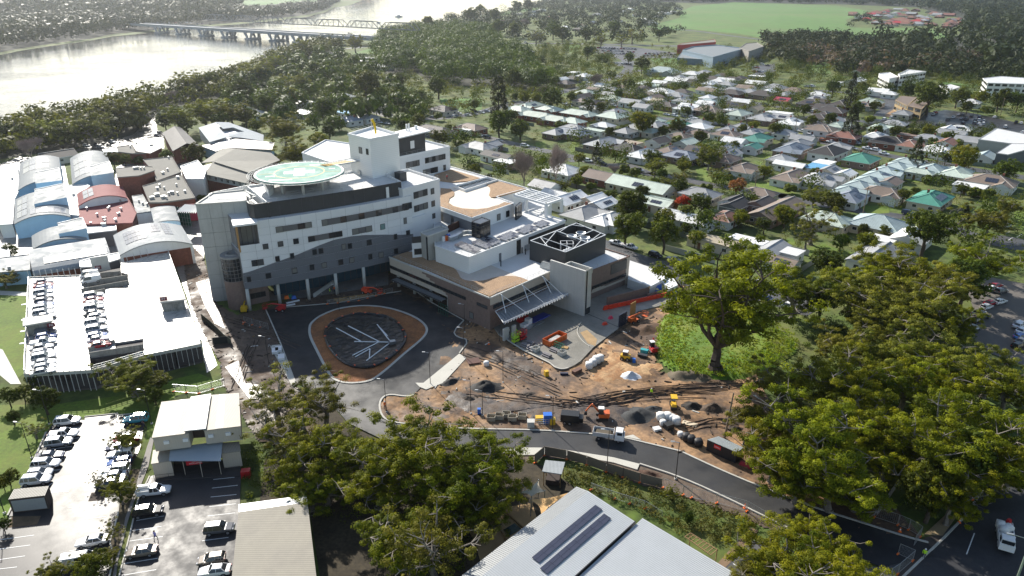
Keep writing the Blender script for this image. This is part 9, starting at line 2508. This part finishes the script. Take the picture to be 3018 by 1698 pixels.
woods('trees on the paddock rise beside the red-roofed estate','S:2480,60 2560,50 2600,72 2520,80 2420,100 2330,90 2300,80 2400,75',16,34,(10,18),18)
c = fill(MOUND,.75,900,40,avoid=False)
mass('long_grass','long yellow-green grass tufts on the mound','grass',c,[g_.uniform(.8,1.6) for _ in c],[g_.uniform(.5,.9) for _ in c],36,.3,leafmat('grass_blade',(.12,.21,.010),(.24,.25,.03),.4,0),41,z0=1.0)
c = fill(pts('J:690,560 900,560 1300,560 1750,600 1990,640 2230,580 2250,600 2000,690 1700,640 1300,610 900,610'),3,130,19,-3,avoid=False)
mass('hedge','long dark hedge of mixed trees along the near side of the far car park','hedge',c,[g_.uniform(4,7) for _ in c],[g_.uniform(3.5,6) for _ in c],160,.5,DKL,20)
# ------------------------------------------------------------------ the bridge, boats, far estate, air
BC = mat('bridge_concrete',(.36,.37,.37),.8,.06,.05,.03)
br = root('road_bridge',at('1',1800,225,10).to_2d().to_3d(),'long concrete road bridge on V-shaped piers across the river','bridge')
BP = [at('1',900,172,8),at('1',1050,180,10),at('1',1800,225,10),at('1',2575,272,10),at('2',250,290,8),at('2',640,318,2)]
l,r = strip(BP,20)
m = MB()
for i in range(len(BP) - 1):
 z0,z1 = BP[i].z,BP[i + 1].z;q = [(*r[i][:2],z0),(*r[i + 1][:2],z1),(*l[i + 1][:2],z1),(*l[i][:2],z0)]
 m.face(q);lo = [(x,y,z - 2.2) for x,y,z in q];m.face(lo[::-1])
 for k in (0,2): m.face((lo[k],lo[(k + 1) % 4],q[(k + 1) % 4],q[k]))
 m.face((q[0],q[1],(*q[1][:2],q[1][2] + 1.3),(*q[0][:2],q[0][2] + 1.3)),0);m.face((q[3],q[2],(*q[2][:2],q[2][2] + 1.3),(*q[3][:2],q[3][2] + 1.3)),0)
m.build('deck',BC,br)
for x in (1215,1375,1550,1722,1902,2085,2262,2450):
 p = at('1',x,190 + (x - 1050) * .06,9);d = (BP[3] - BP[1]).normalized();m = MB()
 for s in (-1,1):
  for o_ in (-6,6):
   n_ = Vector((-d.y,d.x,0)) * o_
   a = p + n_ + d * (7 * s);c = Vector((p.x,p.y,0)) + n_ + d * (2.2 * s);m.tube(c,(a.x,a.y,8.2),1.2,4,0,2.2)
 m.box((p.x,p.y,.8),(12,17,1.8),math.atan2(d.y,d.x));m.build('pier',BC,br)
tb_ = root('truss_bridge',at('1',2000,190,9).to_2d().to_3d(),'old iron truss bridge running behind the concrete bridge','bridge')
d = (BP[3] - BP[1]).normalized();n_ = Vector((-d.y,d.x,0));n_ = n_ if n_.y > 0 else -n_
a = BP[1] + n_ * 30 + d * 120;b = BP[3] + n_ * 30 + d * 95;TL = (b - a).length;IRON = mat('truss_iron',(.22,.22,.22),.7)
MB().box(((a.x + b.x) / 2,(a.y + b.y) / 2,8.6),(TL,8,1.2),math.atan2(d.y,d.x)).build('deck',IRON,tb_)
for k in range(7):
 m = MB();u0,u1 = TL * k / 7 + 1,TL * (k + 1) / 7 - 1
 for s in (-4,4):
  P = lambda u,z: a + d * u + n_ * s + Vector((0,0,z - 1))
  N_ = 6;T_ = [P(u0 + (u1 - u0) * i / N_,9 if i in (0,N_) else 16.5) for i in range(N_ + 1)];Bt = [P(u0 + (u1 - u0) * i / N_,9) for i in range(N_ + 1)]
  for i in range(N_):
   m.tube(T_[i],T_[i + 1],.45,4).tube(Bt[i],Bt[i + 1],.4,4)
   if i: m.tube(T_[i],Bt[i],.25,4)
   m.tube(T_[i + (0 if i >= N_ / 2 else 1)],Bt[i + (1 if i >= N_ / 2 else 0)],.18,4)
 m.build('truss_span',IRON,tb_)
 c = a + d * u0 + Vector((0,0,0));MB().tube((c.x,c.y,0),(c.x,c.y,8),2.2,8).build('pier',BC,tb_)
for t,x,y,L,lb in (('2',435,128,16,'white cabin cruiser moored on the bright river'),('2',280,172,8,'small grey boat moored near the truss bridge'),('2',95,84,4,'tiny dinghy far out on the bright river')):
 p = at(t,x,y,.1);o = root('boat',p,lb,'boat','boats on the river',R(20));m = MB();w_ = L * .15
 m.v += [(-L / 2,-w_ * .8,0),(L * .3,-w_ * .6,0),(L * .44,0,0),(L * .3,w_ * .6,0),(-L / 2,w_ * .8,0),(-L / 2,-w_,L * .1),(L * .3,-w_,L * .12),(L / 2,0,L * .14),(L * .3,w_,L * .12),(-L / 2,w_,L * .1)]
 for i in range(5): j = (i + 1) % 5;m.f.append((i,j,j + 5,i + 5));m.m.append(0)
 m.f.append((5,6,7,8,9));m.m.append(0);m.build('hull',WHITE,o,local=True);MB().box((-L * .05,0,L * .17),(L * .4,w_ * 1.3,L * .13),taper=.85).build('cabin',PANELW,o,local=True)
EST = pts('3:1225,105 1480,85 1700,68 1880,92 2050,120 2240,150 2240,190 1900,202 1600,196 1420,165 1300,120');er = random.Random(3)
for i,p in enumerate(fill(EST,16,60,33,avoid=False)):
 sx = CXP + FPX * p[0] / depth_of((p[0],p[1],0));b_ = (p[1] * SPI - CAMH * CPI) / depth_of((p[0],p[1],0));house('S',sx,CYP - FPX * b_ - 2.5,er.choice('hhg'),er.choice('rooog'),er.choice('Rcw'),er.uniform(15,20),er.uniform(10,13),er.choice((1,2)),group='houses of the red-roofed estate')
hz = MB().box((0,5350,54),(14200,11500,110)).build('haze',mat('haze',(.8,.8,.8)),kind='stuff',label='thin pale haze over the valley',cat='haze')
hm = hz.data.materials[0];hm.node_tree.nodes.clear()
o_ = hm.node_tree.nodes.new('ShaderNodeOutputMaterial');v_ = hm.node_tree.nodes.new('ShaderNodeVolumePrincipled')
v_.inputs['Color'].default_value = (.86,.92,1,1);v_.inputs['Density'].default_value = .00008;v_.inputs['Anisotropy'].default_value = .78
hm.node_tree.links.new(v_.outputs[0],o_.inputs['Volume'])
